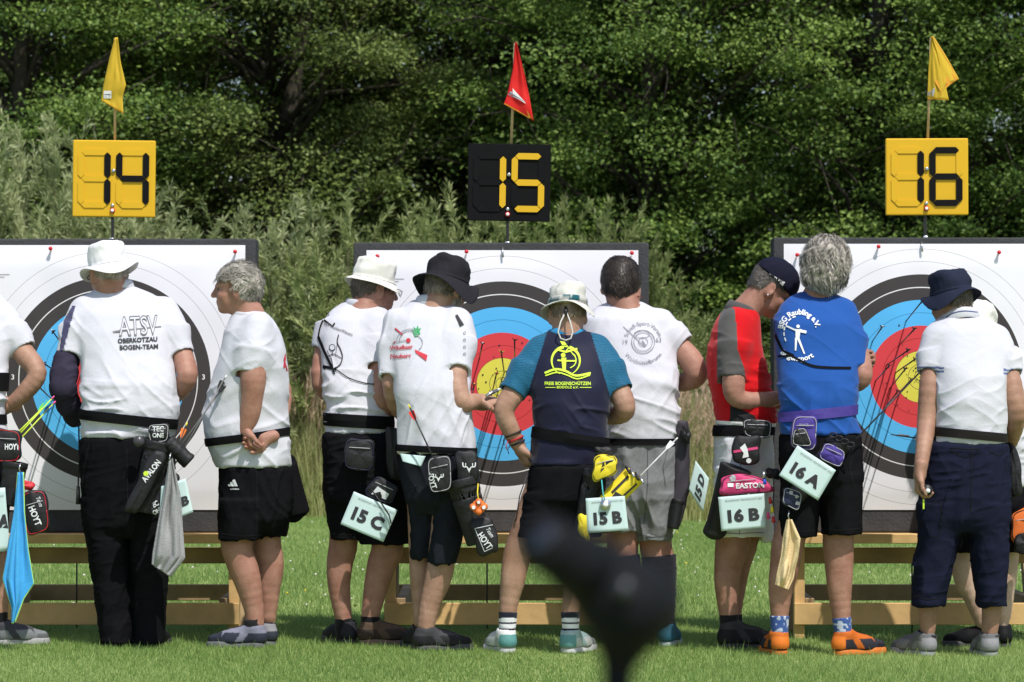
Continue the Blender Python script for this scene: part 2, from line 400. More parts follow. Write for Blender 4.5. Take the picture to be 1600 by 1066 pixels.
def multi(*bs):
    Vs = np.concatenate([b[0] for b in bs]); o = 0; Fs = []
    for b in bs: Fs.append(b[1]+o); o += len(b[0])
    return Vs, np.concatenate(Fs), np.concatenate([b[2] for b in bs])
gm = leafmat('lawn_blade', (.15, .27, .06), (.47, .58, .22), .5)
V, Fc, t = multi(blades(300000, (-3.6, 3.6), (-3.2, 1.6), .008, .026, .0024, 1.1), blades(330000, (-6.0, 6.0), (1.6, 14.6), .015, .042, .0045, .8),
                 blades(5000, (-3.6, 3.6), (-2.4, 1.6), .03, .06, .003, .9, 2.0))
tag(tinted('grass', V, Fc, t, gm), 'short mown green grass blades covering the shooting field', 'grass', kind='stuff')
# clover and small yellow flowers in the lawn
def specks(n, xr, yr, r, z0, z1):
    x = rng.uniform(*xr, n); y = rng.uniform(*yr, n); k = vnoise(np.stack([x*.9, y*.6, x*0], 1), 21) > .5; x, y = x[k], y[k]; n = len(x)
    z = -0.008*x+rng.uniform(z0, z1, n); c = np.stack([x, y, z], 1); rr = (r*rng.uniform(.6, 1.2, n))[:, None]
    dirs = np.array([(1, 0, 0), (0, 1, 0), (-1, 0, 0), (0, -1, 0), (0, 0, .8), (0, 0, -.8)]); V = (c[:, None]+dirs[None]*rr[:, None]).reshape(-1, 3)
    f = np.array([(0, 1, 4), (1, 2, 4), (2, 3, 4), (3, 0, 4), (1, 0, 5), (2, 1, 5), (3, 2, 5), (0, 3, 5)]); return V, (np.arange(n)[:, None, None]*6+f[None]).reshape(-1, 3)
wf = mat('clover_white', (.62, .6, .52), .9); yf = mat('buttercup_yellow', (.65, .5, .03), .8)
V, Fc = specks(520, (-5.6, 5.6), (1.5, 13.5), .009, .03, .06); tag(mk('clover_flowers', V, Fc, wf, smooth=False), 'small white clover heads dotted over the lawn behind the stands', 'flowers', kind='stuff')
V, Fc = specks(110, (-5.4, 5.4), (1.0, 13.5), .008, .03, .08); tag(mk('yellow_flowers', V, Fc, yf, smooth=False), 'tiny yellow flowers scattered in the lawn', 'flowers', kind='stuff')

# tall meadow grass at the foot of the bushes
def tall(n, xr, yr, h0, h1, wid, lean):
    x = rng.uniform(*xr, n); y = rng.uniform(*yr, n); h = rng.uniform(h0, h1, n)*np.clip((y-yr[0])/1.2+.35, .35, 1)*(.7+.6*vnoise(np.stack([x*1.1, y*1.1, x*0], 1), 4))
    a = rng.uniform(0, np.pi, n); la = rng.uniform(0, 2*np.pi, n); l = rng.uniform(.05, lean, n)*h; z = -0.008*x
    w_ = wid*rng.uniform(.6, 1.4, n); c = np.stack([np.cos(a)*w_, np.sin(a)*w_, 0*a], 1); B = np.stack([x, y, z], 1)
    M = B+np.stack([np.cos(la)*l*.3, np.sin(la)*l*.3, h*.55], 1); T = B+np.stack([np.cos(la)*l, np.sin(la)*l, h], 1)
    V = np.stack([B-c, B+c, M+c*.8, M-c*.8, T], 1).reshape(-1, 3); k = np.arange(n)[:, None]*5
    F3 = np.concatenate([k+np.array([[0, 1, 2]]), k+np.array([[0, 2, 3]]), k+np.array([[3, 2, 4]])]); t = np.clip(.1+.75*vnoise(np.stack([x*.9, y*.9, x*0], 1), 14)+rng.normal(0, .2, n), 0, 1)
    return V, F3, np.repeat(t, 5), T
tm = leafmat('meadow_blade', (.20, .26, .07), (.62, .60, .30), .5)
a = tall(42000, (-6.6, 6.6), (13.8, 16.6), .45, 1.05, .006, .45); b = tall(9000, (-2.6, -1.2), (14.3, 16.2), .8, 1.2, .005, .4); c = tall(8000, (1.3, 3.4), (14.3, 16.2), .7, 1.15, .005, .4)
V, Fc, t = multi(a, b, c); tag(tinted('tall_grass', V, Fc, t, tm), 'uncut tall meadow grass along the foot of the bushes', 'tall grass', kind='stuff')
def plumes(n, xr, yr, h0, h1):
    x = rng.uniform(*xr, n); y = rng.uniform(*yr, n); z = rng.uniform(h0, h1, n)-.008*x; V = []; Fc = []; t = []
    for i in range(n):
        bx, by, bz = x[i], y[i], z[i]; dx, dy = rng.normal(0, .05, 2)
        for j in range(16):
            f = j/16; p = np.array([bx+dx*f, by+dy*f, bz-.17+.2*f]); q = p+np.array([rng.normal(0, .022), rng.normal(0, .022), .045+rng.random()*.03]); s_ = np.array([.0045, 0, 0])
            o = len(V); V += [p-s_, p+s_, q]; Fc.append((o, o+1, o+2)); t += [rng.random()]*3
        o = len(V); V += [(bx-.003, by, -.008*bx), (bx+.003, by, -.008*bx), (bx+dx, by+dy, bz)]; Fc.append((o, o+1, o+2)); t += [.4]*3
    return np.array(V, float), np.array(Fc), np.array(t)
pm = leafmat('seed_head', (.38, .27, .17), (.62, .46, .34), .4)
V, Fc, t = multi(plumes(190, (-2.35, -1.55), (14.4, 15.6), .95, 1.35), plumes(170, (1.35, 2.3), (14.3, 15.6), .75, 1.3), plumes(110, (-6, 6), (14.6, 16), .7, 1.1))
tag(tinted('seed_heads', V, Fc, t, pm), 'dry pinkish brown seed heads standing over the tall grass', 'grass seed heads', kind='stuff')

# ---------------------------------------------------------------- foliage
def kite(C, D, Nn, L, W):
    """leaves: centre, axis, normal, length, width -> folded four-cornered leaf"""
    S_ = np.cross(D, Nn); S_ /= np.linalg.norm(S_, axis=1, keepdims=True)+1e-9; L = L[:, None]; W = W[:, None]
    a = C-D*L*.5; b = C+D*L*.5; l = C-S_*W*.5+D*L*.05+Nn*W*.12; r = C+S_*W*.5+D*L*.05+Nn*W*.12
    V = np.stack([a, r, b, l], 1).reshape(-1, 3); k = np.arange(len(C))[:, None]*4
    return V, np.concatenate([k+np.array([[0, 1, 2]]), k+np.array([[0, 2, 3]])])
def unit(v): return v/(np.linalg.norm(v, axis=1, keepdims=True)+1e-9)
def limbs(segs, n=6):
    Vs, Fs, o = [], [], 0
    for pts, rr in segs:
        V, Fc = tube(pts, rr, n); Vs.append(V); Fs += [tuple(i+o for i in f) for f in Fc]; o += len(V)
    return np.concatenate(Vs), Fs
bark = mat('bark', (.045, .038, .028), .9, var=.4, scale=14, bump=.01, bscale=25)
twig = mat('willow_bark', (.13, .11, .07), .9, var=.3, scale=20)
def broad_tree(seed, H=9.5, rad=2.5, nc=215, per=700, leaf=.062):
    g = np.random.default_rng(seed); cl = []
    while len(cl) < nc:
        z = g.uniform(.5, H); f = z/H; rr = rad*math.sqrt(max(.05, 1-abs(2*f-.75)**2.2*.55))
        a = g.uniform(0, 2*math.pi); q = rr*math.sqrt(g.uniform(.12, 1))*g.uniform(.8, 1.12)
        cl.append((q*math.cos(a), q*math.sin(a), z, g.uniform(.38, .8)))
    segs = [([Vector((0, 0, -.2)), Vector((.05, .02, H*.3)), Vector((g.normal(0, .2), g.normal(0, .2), H*.65)), Vector((g.normal(0, .3), g.normal(0, .3), H*.95))], [.2, .15, .09, .02])]
    for c in cl[::2]:
        z0 = max(.5, c[2]-g.uniform(.4, 1.6)); e = Vector(c[:3]); s0 = Vector((0, 0, z0)); mid = s0.lerp(e, .5)+Vector((g.normal(0, .15), g.normal(0, .15), .15))
        segs.append(([s0, mid, e], [.05, .03, .008]))
        for _ in range(3):
            d = Vector(g.normal(0, .45, 3)); segs.append(([e.lerp(mid, g.uniform(.1, .8)), e+d*.5, e+d], [.014, .009, .004]))
    C, D, N, Tn = [], [], [], []
    for cx, cy, cz, r in cl:
        # sprays: each clump is a handful of flat leafy sprays
        ns = 9
        for s_ in range(ns):
            d = unit(g.normal(0, 1, (1, 3)))[0]; d[2] = abs(d[2])*.7-.1; n_ = per//ns
            ctr = np.array([cx, cy, cz])+d*np.array([1, 1, .6])*r*g.uniform(.45, 1); out = np.array([cx, cy, .2*g.normal()]); out = out/(np.linalg.norm(out)+.3)+d*.6
            out /= np.linalg.norm(out); t1 = np.cross(out, (0, 0, 1)); t1 /= np.linalg.norm(t1)+1e-6; sp = r*.42
            uv = g.normal(0, 1, (n_, 3)); C.append(ctr+out*uv[:, :1]*sp*.9+t1*uv[:, 1:2]*sp*.7+np.array([0, 0, 1])*(uv[:, 2:3]*sp*.36-(uv[:, :1]**2)*sp*.18))
            D.append(unit(out+g.normal(0, .65, (n_, 3))+np.array([0, 0, -.25]))); N.append(unit(np.array([0, -.0, 1])+out*.8+g.normal(0, .6, (n_, 3))))
            Tn.append(np.clip(g.uniform(.05, .8)+g.normal(0, .16, n_), 0, 1))
    C, D, N, Tn = map(np.concatenate, (C, D, N, Tn)); n = len(C)
    V, Fc = kite(C, D, N, leaf*g.uniform(.7, 1.3, n), leaf*.62*g.uniform(.7, 1.2, n))
    return limbs(segs, 5), (V, Fc, np.repeat(Tn, 4))
def willow(seed, H=2.6, rad=1.6, ns=430, per=150, leaf=.085):
    g = np.random.default_rng(seed); segs = []; C, D, N, Tn = [], [], [], []
    for i in range(ns):
        a = g.uniform(0, 2*math.pi); q = math.sqrt(g.uniform(0, 1)); h = H*(1-.5*q*q)*g.uniform(.5, .98)
        b = np.array([math.cos(a)*q*rad*.35, math.sin(a)*q*rad*.35, 0]); e = np.array([math.cos(a)*q*rad, math.sin(a)*q*rad, h]); side = g.normal(0, .12, 3)
        mid = (b+e)/2+np.array([0, 0, h*.14])+side; tt = np.linspace(0, 1, 7); pts = [tuple((1-t)**2*b+2*t*(1-t)*mid+t*t*e) for t in tt]
        if i % 3 == 0: segs.append(([Vector(p) for p in pts], [.012, .01, .009, .007, .006, .004, .002]))
        nsub = 5
        for s_ in range(nsub):
            t0 = g.uniform(.25, 1.0) if s_ else 1.0; p0 = (1-t0)**2*b+2*t0*(1-t0)*mid+t0*t0*e; dd = 2*(1-t0)*(mid-b)+2*t0*(e-mid); dd /= np.linalg.norm(dd)+1e-6
            dd = dd+g.normal(0, .65 if s_ else .25, 3); dd[2] = abs(dd[2])*.8+.08; dd /= np.linalg.norm(dd); n_ = per//nsub; ln = g.uniform(.14, .34)
            u = g.uniform(-.5, 1, n_); base = p0+np.outer(u*ln, dd)+np.outer(-(u**2)*ln*.1, (0, 0, 1))
            ld = unit(dd*1.0+g.normal(0, .62, (n_, 3))); C.append(base+ld*leaf*.5); D.append(ld); N.append(unit(g.normal(0, .8, (n_, 3))+np.array([0, 0, .9])+np.array([e[0], e[1], 0])*.4))
            Tn.append(np.clip(g.uniform(.1, .8)+g.normal(0, .18, n_), 0, 1))
    C, D, N, Tn = map(np.concatenate, (C, D, N, Tn)); n = len(C)
    V, Fc = kite(C, D, N, leaf*g.uniform(.7, 1.3, n), .014*g.uniform(.8, 1.3, n))
    return limbs(segs, 4), (V, Fc, np.repeat(Tn, 4))
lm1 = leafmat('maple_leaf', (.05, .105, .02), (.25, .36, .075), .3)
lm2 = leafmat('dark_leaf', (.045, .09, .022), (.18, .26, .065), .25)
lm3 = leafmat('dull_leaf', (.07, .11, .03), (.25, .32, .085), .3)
wl = leafmat('willow_leaf', (.19, .24, .09), (.50, .54, .29), .4, .5)
wl2 = leafmat('willow_leaf_green', (.14, .19, .055), (.40, .45, .19), .4, .5)
def proto(name, gen, lf, bk, parts=('trunk', 'crown')):
    (V1, F1), (V2, F2, t) = gen; m1 = mk('tmp', V1, F1, bk).data; o = tinted('tmp', V2, F2, t, lf); return m1, o.data, parts, name
def plant(pr, x, y, rz, sc, label, cat, group, lf=None):
    m1, m2, parts, name = pr; e = empty(name, (x, y, GZ(x)-.02), label, cat, group); e['_o'] = [x, y, GZ(x)-.02]
    e.rotation_euler = (0, 0, rz); e.scale = sc
    for me, pn in ((m1, parts[0]), (m2, parts[1])):
        o = bpy.data.objects.new(pn, me); COL.objects.link(o); o.parent = e
        if pn == parts[1] and lf is not None:
            o.material_slots[0].link = 'OBJECT'; o.material_slots[0].material = lf
    return e
def clear_tmp():
    for o in list(COL.objects):
        if o.name.startswith('tmp'): bpy.data.objects.remove(o)
tp = [proto('broadleaf_tree', broad_tree(k), lm1, bark) for k in (1, 2, 3)]
bp = [proto('willow_bush', willow(k, per=260), wl, twig, ('branches', 'foliage')) for k in (4, 5)]
clear_tmp()
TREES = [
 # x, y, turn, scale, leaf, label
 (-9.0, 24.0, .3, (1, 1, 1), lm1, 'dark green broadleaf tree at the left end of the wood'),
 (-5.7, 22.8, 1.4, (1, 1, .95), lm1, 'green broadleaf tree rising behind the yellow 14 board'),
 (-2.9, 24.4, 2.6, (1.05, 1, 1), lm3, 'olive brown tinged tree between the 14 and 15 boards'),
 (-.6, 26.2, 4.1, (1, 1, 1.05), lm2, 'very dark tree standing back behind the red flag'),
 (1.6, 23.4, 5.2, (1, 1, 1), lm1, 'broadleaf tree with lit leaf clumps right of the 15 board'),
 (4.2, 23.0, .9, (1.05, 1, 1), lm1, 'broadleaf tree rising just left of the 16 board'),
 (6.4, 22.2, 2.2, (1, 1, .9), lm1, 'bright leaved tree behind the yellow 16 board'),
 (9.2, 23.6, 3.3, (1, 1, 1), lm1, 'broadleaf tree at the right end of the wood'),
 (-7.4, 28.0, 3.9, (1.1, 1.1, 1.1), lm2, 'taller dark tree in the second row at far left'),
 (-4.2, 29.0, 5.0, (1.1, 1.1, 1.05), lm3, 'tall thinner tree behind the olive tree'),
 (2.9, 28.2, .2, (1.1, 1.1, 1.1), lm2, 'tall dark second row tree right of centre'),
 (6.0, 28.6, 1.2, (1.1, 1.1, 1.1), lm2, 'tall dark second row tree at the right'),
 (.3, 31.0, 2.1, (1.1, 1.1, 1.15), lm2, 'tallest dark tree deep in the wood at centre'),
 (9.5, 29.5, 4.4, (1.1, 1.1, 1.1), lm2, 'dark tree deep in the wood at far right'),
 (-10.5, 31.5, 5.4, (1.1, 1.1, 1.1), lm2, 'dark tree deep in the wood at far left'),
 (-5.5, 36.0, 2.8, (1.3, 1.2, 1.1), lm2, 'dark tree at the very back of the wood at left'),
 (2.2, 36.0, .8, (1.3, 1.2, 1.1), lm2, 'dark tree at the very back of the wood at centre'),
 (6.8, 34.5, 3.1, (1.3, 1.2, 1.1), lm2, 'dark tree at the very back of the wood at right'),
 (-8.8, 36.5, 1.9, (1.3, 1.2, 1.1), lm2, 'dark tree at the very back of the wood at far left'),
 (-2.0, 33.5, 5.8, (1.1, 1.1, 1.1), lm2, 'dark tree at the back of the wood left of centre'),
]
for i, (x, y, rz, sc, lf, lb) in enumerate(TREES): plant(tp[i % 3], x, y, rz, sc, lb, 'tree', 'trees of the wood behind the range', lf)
BUSH = [
 (-4.75, 16.6, .5, (1.25, 1.1, 1.46), wl, 'tall silvery willow bush at the left edge'),
 (-3.5, 16.4, 2.0, (1.1, 1, 1.10), wl, 'silvery willow bush behind the 14 board'),
 (-2.35, 16.2, 3.6, (1.25, 1.1, 1.12), wl, 'silvery willow bush right of the 14 board'),
 (-1.35, 16.0, 5.1, (1.25, 1.1, 1.15), wl2, 'greener willow bush in the gap left of the middle target'),
 (-.3, 16.6, .9, (1.15, 1, 1.16), wl2, 'willow bush left of the black 15 board'),
 (.65, 18.6, 4.0, (.85, 1, 1.22), wl2, 'loose willow bush right of the black 15 board'),
 (1.95, 18.2, 2.9, (.75, .8, .66), wl2, 'low sparse willow bush in the gap right of the middle target'),
 (-6.6, 17.0, 1.9, (1.1, 1, 1.5), wl, 'tall silvery willow bush beyond the left edge'),
]
for i, (x, y, rz, sc, lf, lb) in enumerate(BUSH): plant(bp[i % 2], x, y, rz, sc, lb, 'bush', 'willow bushes in front of the wood', lf)
UNDER = [(3.0, 19.6, 1.2, (.62, .6, .22), lm2), (4.6, 19.4, 2.2, (.66, .6, .27), lm1), (6.4, 19.6, 4.0, (.66, .6, .25), lm1), (-.2, 20.6, 5.0, (.6, .6, .24), lm2)]
UL = ['low dark leafy shrub at the wood edge right of the middle target', 'low leafy shrub behind the left end of target sixteen', 'low leafy shrub behind the right hand target', 'low dark shrub behind the willow at centre']
for i, ((x, y, rz, sc, lf), lb) in enumerate(zip(UNDER, UL)): e = plant(tp[(i+1) % 3], x, y, rz, sc, lb, 'shrub', 'low shrubs at the wood edge', lf); e.name = 'leafy_shrub'
# ================================================================ TARGETS
M_wood = mat('pine_board', (.70, .45, .19), .75, var=.25, scale=9, bump=.002, bscale=30, mottled=((.50, .33, .14), 5))
M_wood2 = mat('shaded_board', (.42, .29, .15), .8, var=.35, scale=9, bump=.002, bscale=30, mottled=((.22, .16, .09), 4))  # darker pine: shade on the bars behind the front rail, put into the colour
M_foam = mat('grey_foam', (.060, .061, .065), .95, spec=.08, var=.3, scale=14, bump=.004, bscale=70)
M_red = mat('red_plastic', (.6, .02, .03), .4); M_black = mat('black_plastic', (.018, .018, .02), .45); M_steel = mat('steel', (.55, .56, .58), .3, metal=.9)
M_yel = mat('board_yellow', (.66, .39, .012), .5, var=.05, scale=6); M_white = mat('white_plastic', (.8, .8, .8), .5)
M_bk2 = mat('board_black', (.008, .008, .009), .8, spec=.08, var=.2, scale=12); M_ink = mat('grey_ink', (.16, .16, .17), .8); M_inkd = mat('black_ink', (.03, .03, .035), .8)
def paper_material():
    m = bpy.data.materials.new('target_print'); m.use_nodes = True; n = m.node_tree; L = n.links; p = n.nodes['Principled BSDF']; p.inputs['Roughness'].default_value = .75; p.inputs['Specular IOR Level'].default_value = .2
    a = n.nodes.new('ShaderNodeAttribute'); a.attribute_name = 'Col'; ln = n.nodes.new('ShaderNodeVectorMath'); ln.operation = 'LENGTH'; L.new(a.outputs['Vector'], ln.inputs[0])
    r = n.nodes.new('ShaderNodeValToRGB'); r.color_ramp.interpolation = 'CONSTANT'; el = r.color_ramp.elements
    Y, Rd, B, K, Wt = (.74, .68, .09), (.68, .06, .07), (.10, .47, .85), (.055, .05, .05), (.79, .785, .83); bl = (.10, .09, .06); gl = (.42, .42, .42)
    rings = [(0, Y), (3.0, bl), (3.15, Y), (6.0, bl), (6.2, Y), (12.1, (.3, .1, .05)), (12.28, Rd), (18.2, (.3, .02, .02)), (18.45, Rd), (24.3, (.2, .1, .2)), (24.45, B), (30.4, (.03, .2, .4)), (30.65, B), (36.6, K), (42.5, (.75, .75, .75)), (42.95, K), (48.8, Wt), (54.8, gl), (55.1, Wt), (60.9, gl), (61.2, Wt)]
    el[0].position = 0; el[0].color = (*Y, 1); el[1].position = rings[1][0]/64; el[1].color = (*rings[1][1], 1)
    for q, c in rings[2:]: e = el.new(q/64); e.color = (*c, 1)
    mr = n.nodes.new('ShaderNodeMath'); mr.operation = 'DIVIDE'; mr.inputs[1].default_value = 64; L.new(ln.outputs['Value'], mr.inputs[0]); L.new(mr.outputs[0], r.inputs[0]); L.new(r.outputs[0], p.inputs['Base Color'])
    return m
M_paper = paper_material()
DXD = {14: (169, 593, 0), 15: (785, 600, 1), 16: (1439, 589, 2)}
BUTT = {}
words = {14: 'left hand', 15: 'middle', 16: 'right hand'}
SEG = {'1': 'bc', '4': 'bcfg', '5': 'acdfg', '6': 'acdefg'}
def seven(cell, on):
    """raised hexagonal bars of one digit; cell=(x0,x1,z0,z1) metres"""
    x0, x1, z0, z1 = cell; t = .015; zm = (z0+z1)/2; g = .0018
    def bar(a, b):
        a = Vector(a); b = Vector(b); d = (b-a).normalized(); n = Vector((-d.y, d.x)); a = a+d*g; b = b-d*g
        return [a, a+d*t+n*t, b-d*t+n*t, b, b-d*t-n*t, a+d*t-n*t]
    q = {'a': bar((x0+t, z1-t), (x1-t, z1-t)), 'g': bar((x0+t, zm), (x1-t, zm)), 'd': bar((x0+t, z0+t), (x1-t, z0+t)),
         'f': bar((x0+t, zm), (x0+t, z1-t)), 'e': bar((x0+t, z0+t), (x0+t, zm)), 'b': bar((x1-t, zm), (x1-t, z1-t)), 'c': bar((x1-t, z0+t), (x1-t, zm))}
    return q
def board(num, px, py, tilt, dark):
    Y = .06; c = P3(px, py, Y); root = empty('number_board', c, {14: 'yellow number board reading 14 over the left hand target', 15: 'black number board with yellow digits reading 15', 16: 'yellow number board reading 16 over the right hand target'}[num], 'number board', 'number boards above the targets')
    Rt = Matrix.Rotation(R(tilt), 3, 'Y'); k = 1/PXM(Y); W, H = 129*k, 120*k
    bg, fg = (M_bk2, M_yel) if dark else (M_yel, M_bk2)
    V, Fc = box((0, 0, 0), (W, .03, H), bev=.008 if not dark else .003, seg=3)
    mk('panel', [tuple(c+Rt @ Vector(v)) for v in V], Fc, bg, root, smooth=False)
    cells = [(-56*k, -5*k, -46*k, 46*k), (3.5*k, 55*k, -46*k, 46*k)]
    for ci, dg in enumerate(str(num)):
        qs = seven(cells[ci], None)
        for key, poly in qs.items():
            on = key in SEG[dg]; d0, d1 = (-.0151, -.0225 if on else -.0195); V = [Vector((p.x, d0, p.y)) for p in poly]+[Vector((p.x, d1, p.y)) for p in poly]
            Fc = [(6, 7, 8, 9, 10, 11)]+[(i, (i+1) % 6, (i+1) % 6+6, i+6) for i in range(6)]
            o = mk('digit_segment', [tuple(c+Rt @ v) for v in V], Fc, fg if on else bg, root, smooth=False)
    for bx, bz, r, m in ((-.5*k, 12*k, .0095, M_steel), (-1.5*k, -42*k, .009, M_steel), (-1.5*k, -50*k, .012, M_red), (-1.5*k, -50*k, .008, M_white)):
        y0 = -.016; y1 = -.026 if m is not M_white else -.031
        V, Fc = tube([Vector((bx, y0, bz)), Vector((bx, y1+.002, bz)), Vector((bx, y1, bz))], [r, r, r*.6], 14); mk('bolt', [tuple(c+Rt @ Vector(v)) for v in V], Fc, m, root)
    pt = P3(px-2, py+118/2, Y); pb = P3(px-3, py+108, Y)
    V, Fc = box((pt+pb)/2, (.014, .014, (pt-pb).length+.05), bev=.002); mk('pole', V, Fc, M_black, root, smooth=False)
    V, Fc = join(box(pb+Vector((0, -.02, .03)), (.022, .03, .035), bev=.003), tube([pb+Vector((-.02, -.04, .02)), pb+Vector((-.022, -.066, .0)), pb+Vector((-.02, -.068, -.03))], .005)); mk('clamp', V, Fc, M_steel, root)
    return root
def sheet(Lp, Rp, Y, nv=26, nu=14, th=.0025, rip=.012, fr=3, seed=0, ph=0, sag=0):
    def it(pl, v):
        f = v*(len(pl)-1); i = min(int(f), len(pl)-2); t = f-i; a, b = pl[i], pl[i+1]; return [a[j]+(b[j]-a[j])*t for j in range(3)]
    def fn(u, v):
        a, b = it(Lp, v), it(Rp, v); q = [a[j]+(b[j]-a[j])*u for j in range(3)]
        p = P3(q[0], q[1]+sag*math.sin(math.pi*u)*v, Y+q[2]); n_ = float(vnoise(np.array([[u*3, v*3, seed+.5]]), seed)[0])
        n2_ = float(vnoise(np.array([[u*fr*2.6, v*1.6, seed+9.5]]), seed)[0]); p.y += rip*1.7*((1-abs(2*n2_-1))-.5)*min(1, .25+v)+rip*(n_-.5)+rip*.35*math.sin(u*fr*5+n_*5); return p
    return grid_cloth(fn, nu, nv, th)
def flag(num, panels, hemc, stick, tg, m, lab):
    Y = .06; base = P3(*stick[1], Y+.02); root = empty('flag', base, lab, 'flag', 'flags on sticks above the number boards')
    V, Fc = tube([P3(stick[0][0], stick[0][1], Y), P3(*stick[1], Y+.02)], .0065, 8); mk('stick', V, Fc, mat('flag_stick', (.55, .38, .22), .6, var=.2, scale=40), root)
    vs = []
    for i, (Lp, Rp, seed) in enumerate(panels):
        vs.append(sheet([(*p, -.01-.012*i) for p in Lp], [(*p, -.03+.05*i) for p in Rp], Y, rip=.010, seed=seed, fr=1.2, th=.0015))
    V, Fc = join(*vs); cl = mk('cloth', V, Fc, m, root)
    tr = bvh(cl); pr = Print()
    for h in hemc: pr.line(h, 1.6)
    pr.put('hem', cl, mat('hem_orange', (.55, .25, .02) if num != 15 else (.5, .02, .02), .8), .002, tree=tr)
    t = Print().poly([(tg[0]-6, tg[1]-6), (tg[0]+6, tg[1]-6), (tg[0]+6, tg[1]+6), (tg[0]-6, tg[1]+6)])
    a = t.put('care_tag', cl, mat('tag_white', (.75, .75, .76), .7), .004, tree=tr)
    Print().line([(tg[0]-5, tg[1]), (tg[0]+5, tg[1])], 2).line([(tg[0]-5, tg[1]+3.5), (tg[0]+4, tg[1]+3.5)], .8).put('print', a, mat('tag_grey', (.3, .3, .35), .7), .006, tree=tr)
FY = mat('flag_yellow', (.74, .52, .045), .75, trans=.35, var=.05); FR = mat('flag_red', (.78, .022, .02), .7, trans=.3, var=.05)
def target(num):
    cx, cy, idx = DXD[num]; c = P3(cx, cy, 0); bx = {14: 168, 15: 783, 16: 1440}[num]; bc = P3(bx, 0, 0).x
    top = P3(0, {14: 373, 15: 379, 16: 371}[num], 0).z; W = 1.413; H = top-.50; base = Vector((bc, 0, GZ(bc)))
    root = empty('target_butt', Vector((bc, .1, .5)), f'{words[num]} square foam target with a paper face under board {num}', 'archery target', 'archery targets on wooden stands')
    # layered foam block: three stacked slabs, edges a little worn
    V, Fc = box((bc, .115, .5+H/2), (W, .2, H), bev=.008, seg=2); mk('foam_block', V, Fc, M_foam, root, smooth=False)
    n = 56; pw = {14: (380-(-48)), 15: 425, 16: 428}[num]/PXM(0); x0 = c.x-pw/2; z1 = P3(0, {14: 383, 15: 391, 16: 381}[num], 0).z; z0 = P3(0, {14: 797, 15: 797, 16: 797}[num], 0).z
    V, Fc, C = [], [], []; sd = num*3.1
    for j in range(n+1):
        for i in range(n+1):
            x = x0+pw*i/n; z = z0+(z1-z0)*j/n; q = vnoise(np.array([[x*3, sd, z*2.2], [x*9, sd, z*5]]), 3); e = 1-max(abs(2*i/n-1), abs(2*j/n-1))
            y = .0145-.002-(q[0]*.016+q[1]*.007)*min(1, .25+e*5); V.append((x, y, z)); C.append(((x-c.x)*100, 0, (z-c.z)*100))
    for j in range(n):
        for i in range(n): a = j*(n+1)+i; Fc.append((a, a+1, a+n+2, a+n+1))
    face = mk('target_face', V, Fc, M_paper, root, colors=np.array(C)); tr = bvh(face)
    # line ticks, ring figure, logo block and tiny text
    pr = Print(); pr.line([(cx-3, cy), (cx+3, cy)], .8).line([(cx, cy-3), (cx, cy+3)], .8); pr.put('centre_cross', face, M_inkd, .002, tree=tr)
    for q in (149, -149): Print().text('3', (cx+q, cy-4), 8, bold=.02).put('ring_number', face, M_white, .002, tree=tr)
    lx = cx-206; ly = cy-206
    pr = Print(); pr.poly([(lx+16, ly+14), (lx+36, ly+14), (lx+36, ly+21), (lx+16, ly+21)]).poly([(lx+16, ly+23), (lx+36, ly+23), (lx+36, ly+32), (lx+16, ly+32)])
    for k in range(3): pr.line([(lx+22, ly+42+k*4), (lx+52-k*8, ly+42+k*4)], .8)
    pr.put('maker_mark', face, M_ink, .002, tree=tr)
    pins = {14: [(80, 390), (368, 395)], 15: [(729, 395), (987, 397), (590, 402)], 16: [(1245, 400), (1372, 387), (1560, 396)]}[num]
    for p in pins:
        a = P3(*p, .004); V, Fc = join(tube([a, a+Vector((0, -.02, .004)), a+Vector((0, -.024, .004))], [.004, .007, .005], 8), tube([a+Vector((0, -.024, .004)), a+Vector((0, -.03, .004))], [.010, .009], 10)); mk('pin', V, Fc, M_red, root)
    # shot holes
    hp = Print(); g = random.Random(num)
    for _ in range(46):
        a, r = g.uniform(0, 6.28), abs(g.gauss(0, 55)); hp.disc((cx+r*math.cos(a), cy+r*math.sin(a)), g.uniform(.7, 1.5), 7)
    hp.put('shot_hole', face, M_inkd, .0022, tree=tr); COL.objects[-1]['kind'] = 'stuff'
    # wooden stand
    st = empty('target_stand', base, f'low wooden stand carrying the {words[num]} target butt', 'target stand', 'wooden target stands'); px = {14: -.40, 15: -.535, 16: -.585}
    xl, xr = bc-.585, bc+.585
    if num == 15: xl, xr = bc-.53, bc+.60
    if num == 14: xl, xr = bc-.60, bc+.605
    def pl(nm, cc, ss, m=M_wood, rot=None): V, Fc = box(cc, ss, rot, bev=.003, seg=1); return mk(nm, V, Fc, m, st, smooth=False)
    for x in (xl, xr):
        zt = .45; pl('post', (x, .02, (zt+GZ(x))/2-.01), (.05, .075, zt-GZ(x)+.02), M_wood)
        rl = math.atan2(.75, 1.2); Rt = Matrix.Rotation(-rl*0+R(-28), 3, 'X'); pl('rear_leg', (x, .70, .62), (.048, .07, 1.42), M_wood2, Rt)
        pl('side_rail', (x+(.05 if x < bc else -.05), .55, .14), (.045, 1.1, .09), M_wood2)
    pl('ledge', ((xl+xr)/2, .035, .474), (xr-xl+.12, .30, .045), M_wood)
    pl('front_rail', ((xl+xr)/2, -.032, .113), (xr-xl+.055, .024, .104), M_wood)
    for z in (.337, .142): pl('rear_rail', ((xl+xr)/2, 1.15 if z < .2 else 1.05, z), (xr-xl+.05, .03, .082), M_wood2)
    pl('middle_rail', ((xl+xr)/2, .10, .385), (xr-xl-.055, .03, .075), M_wood2)
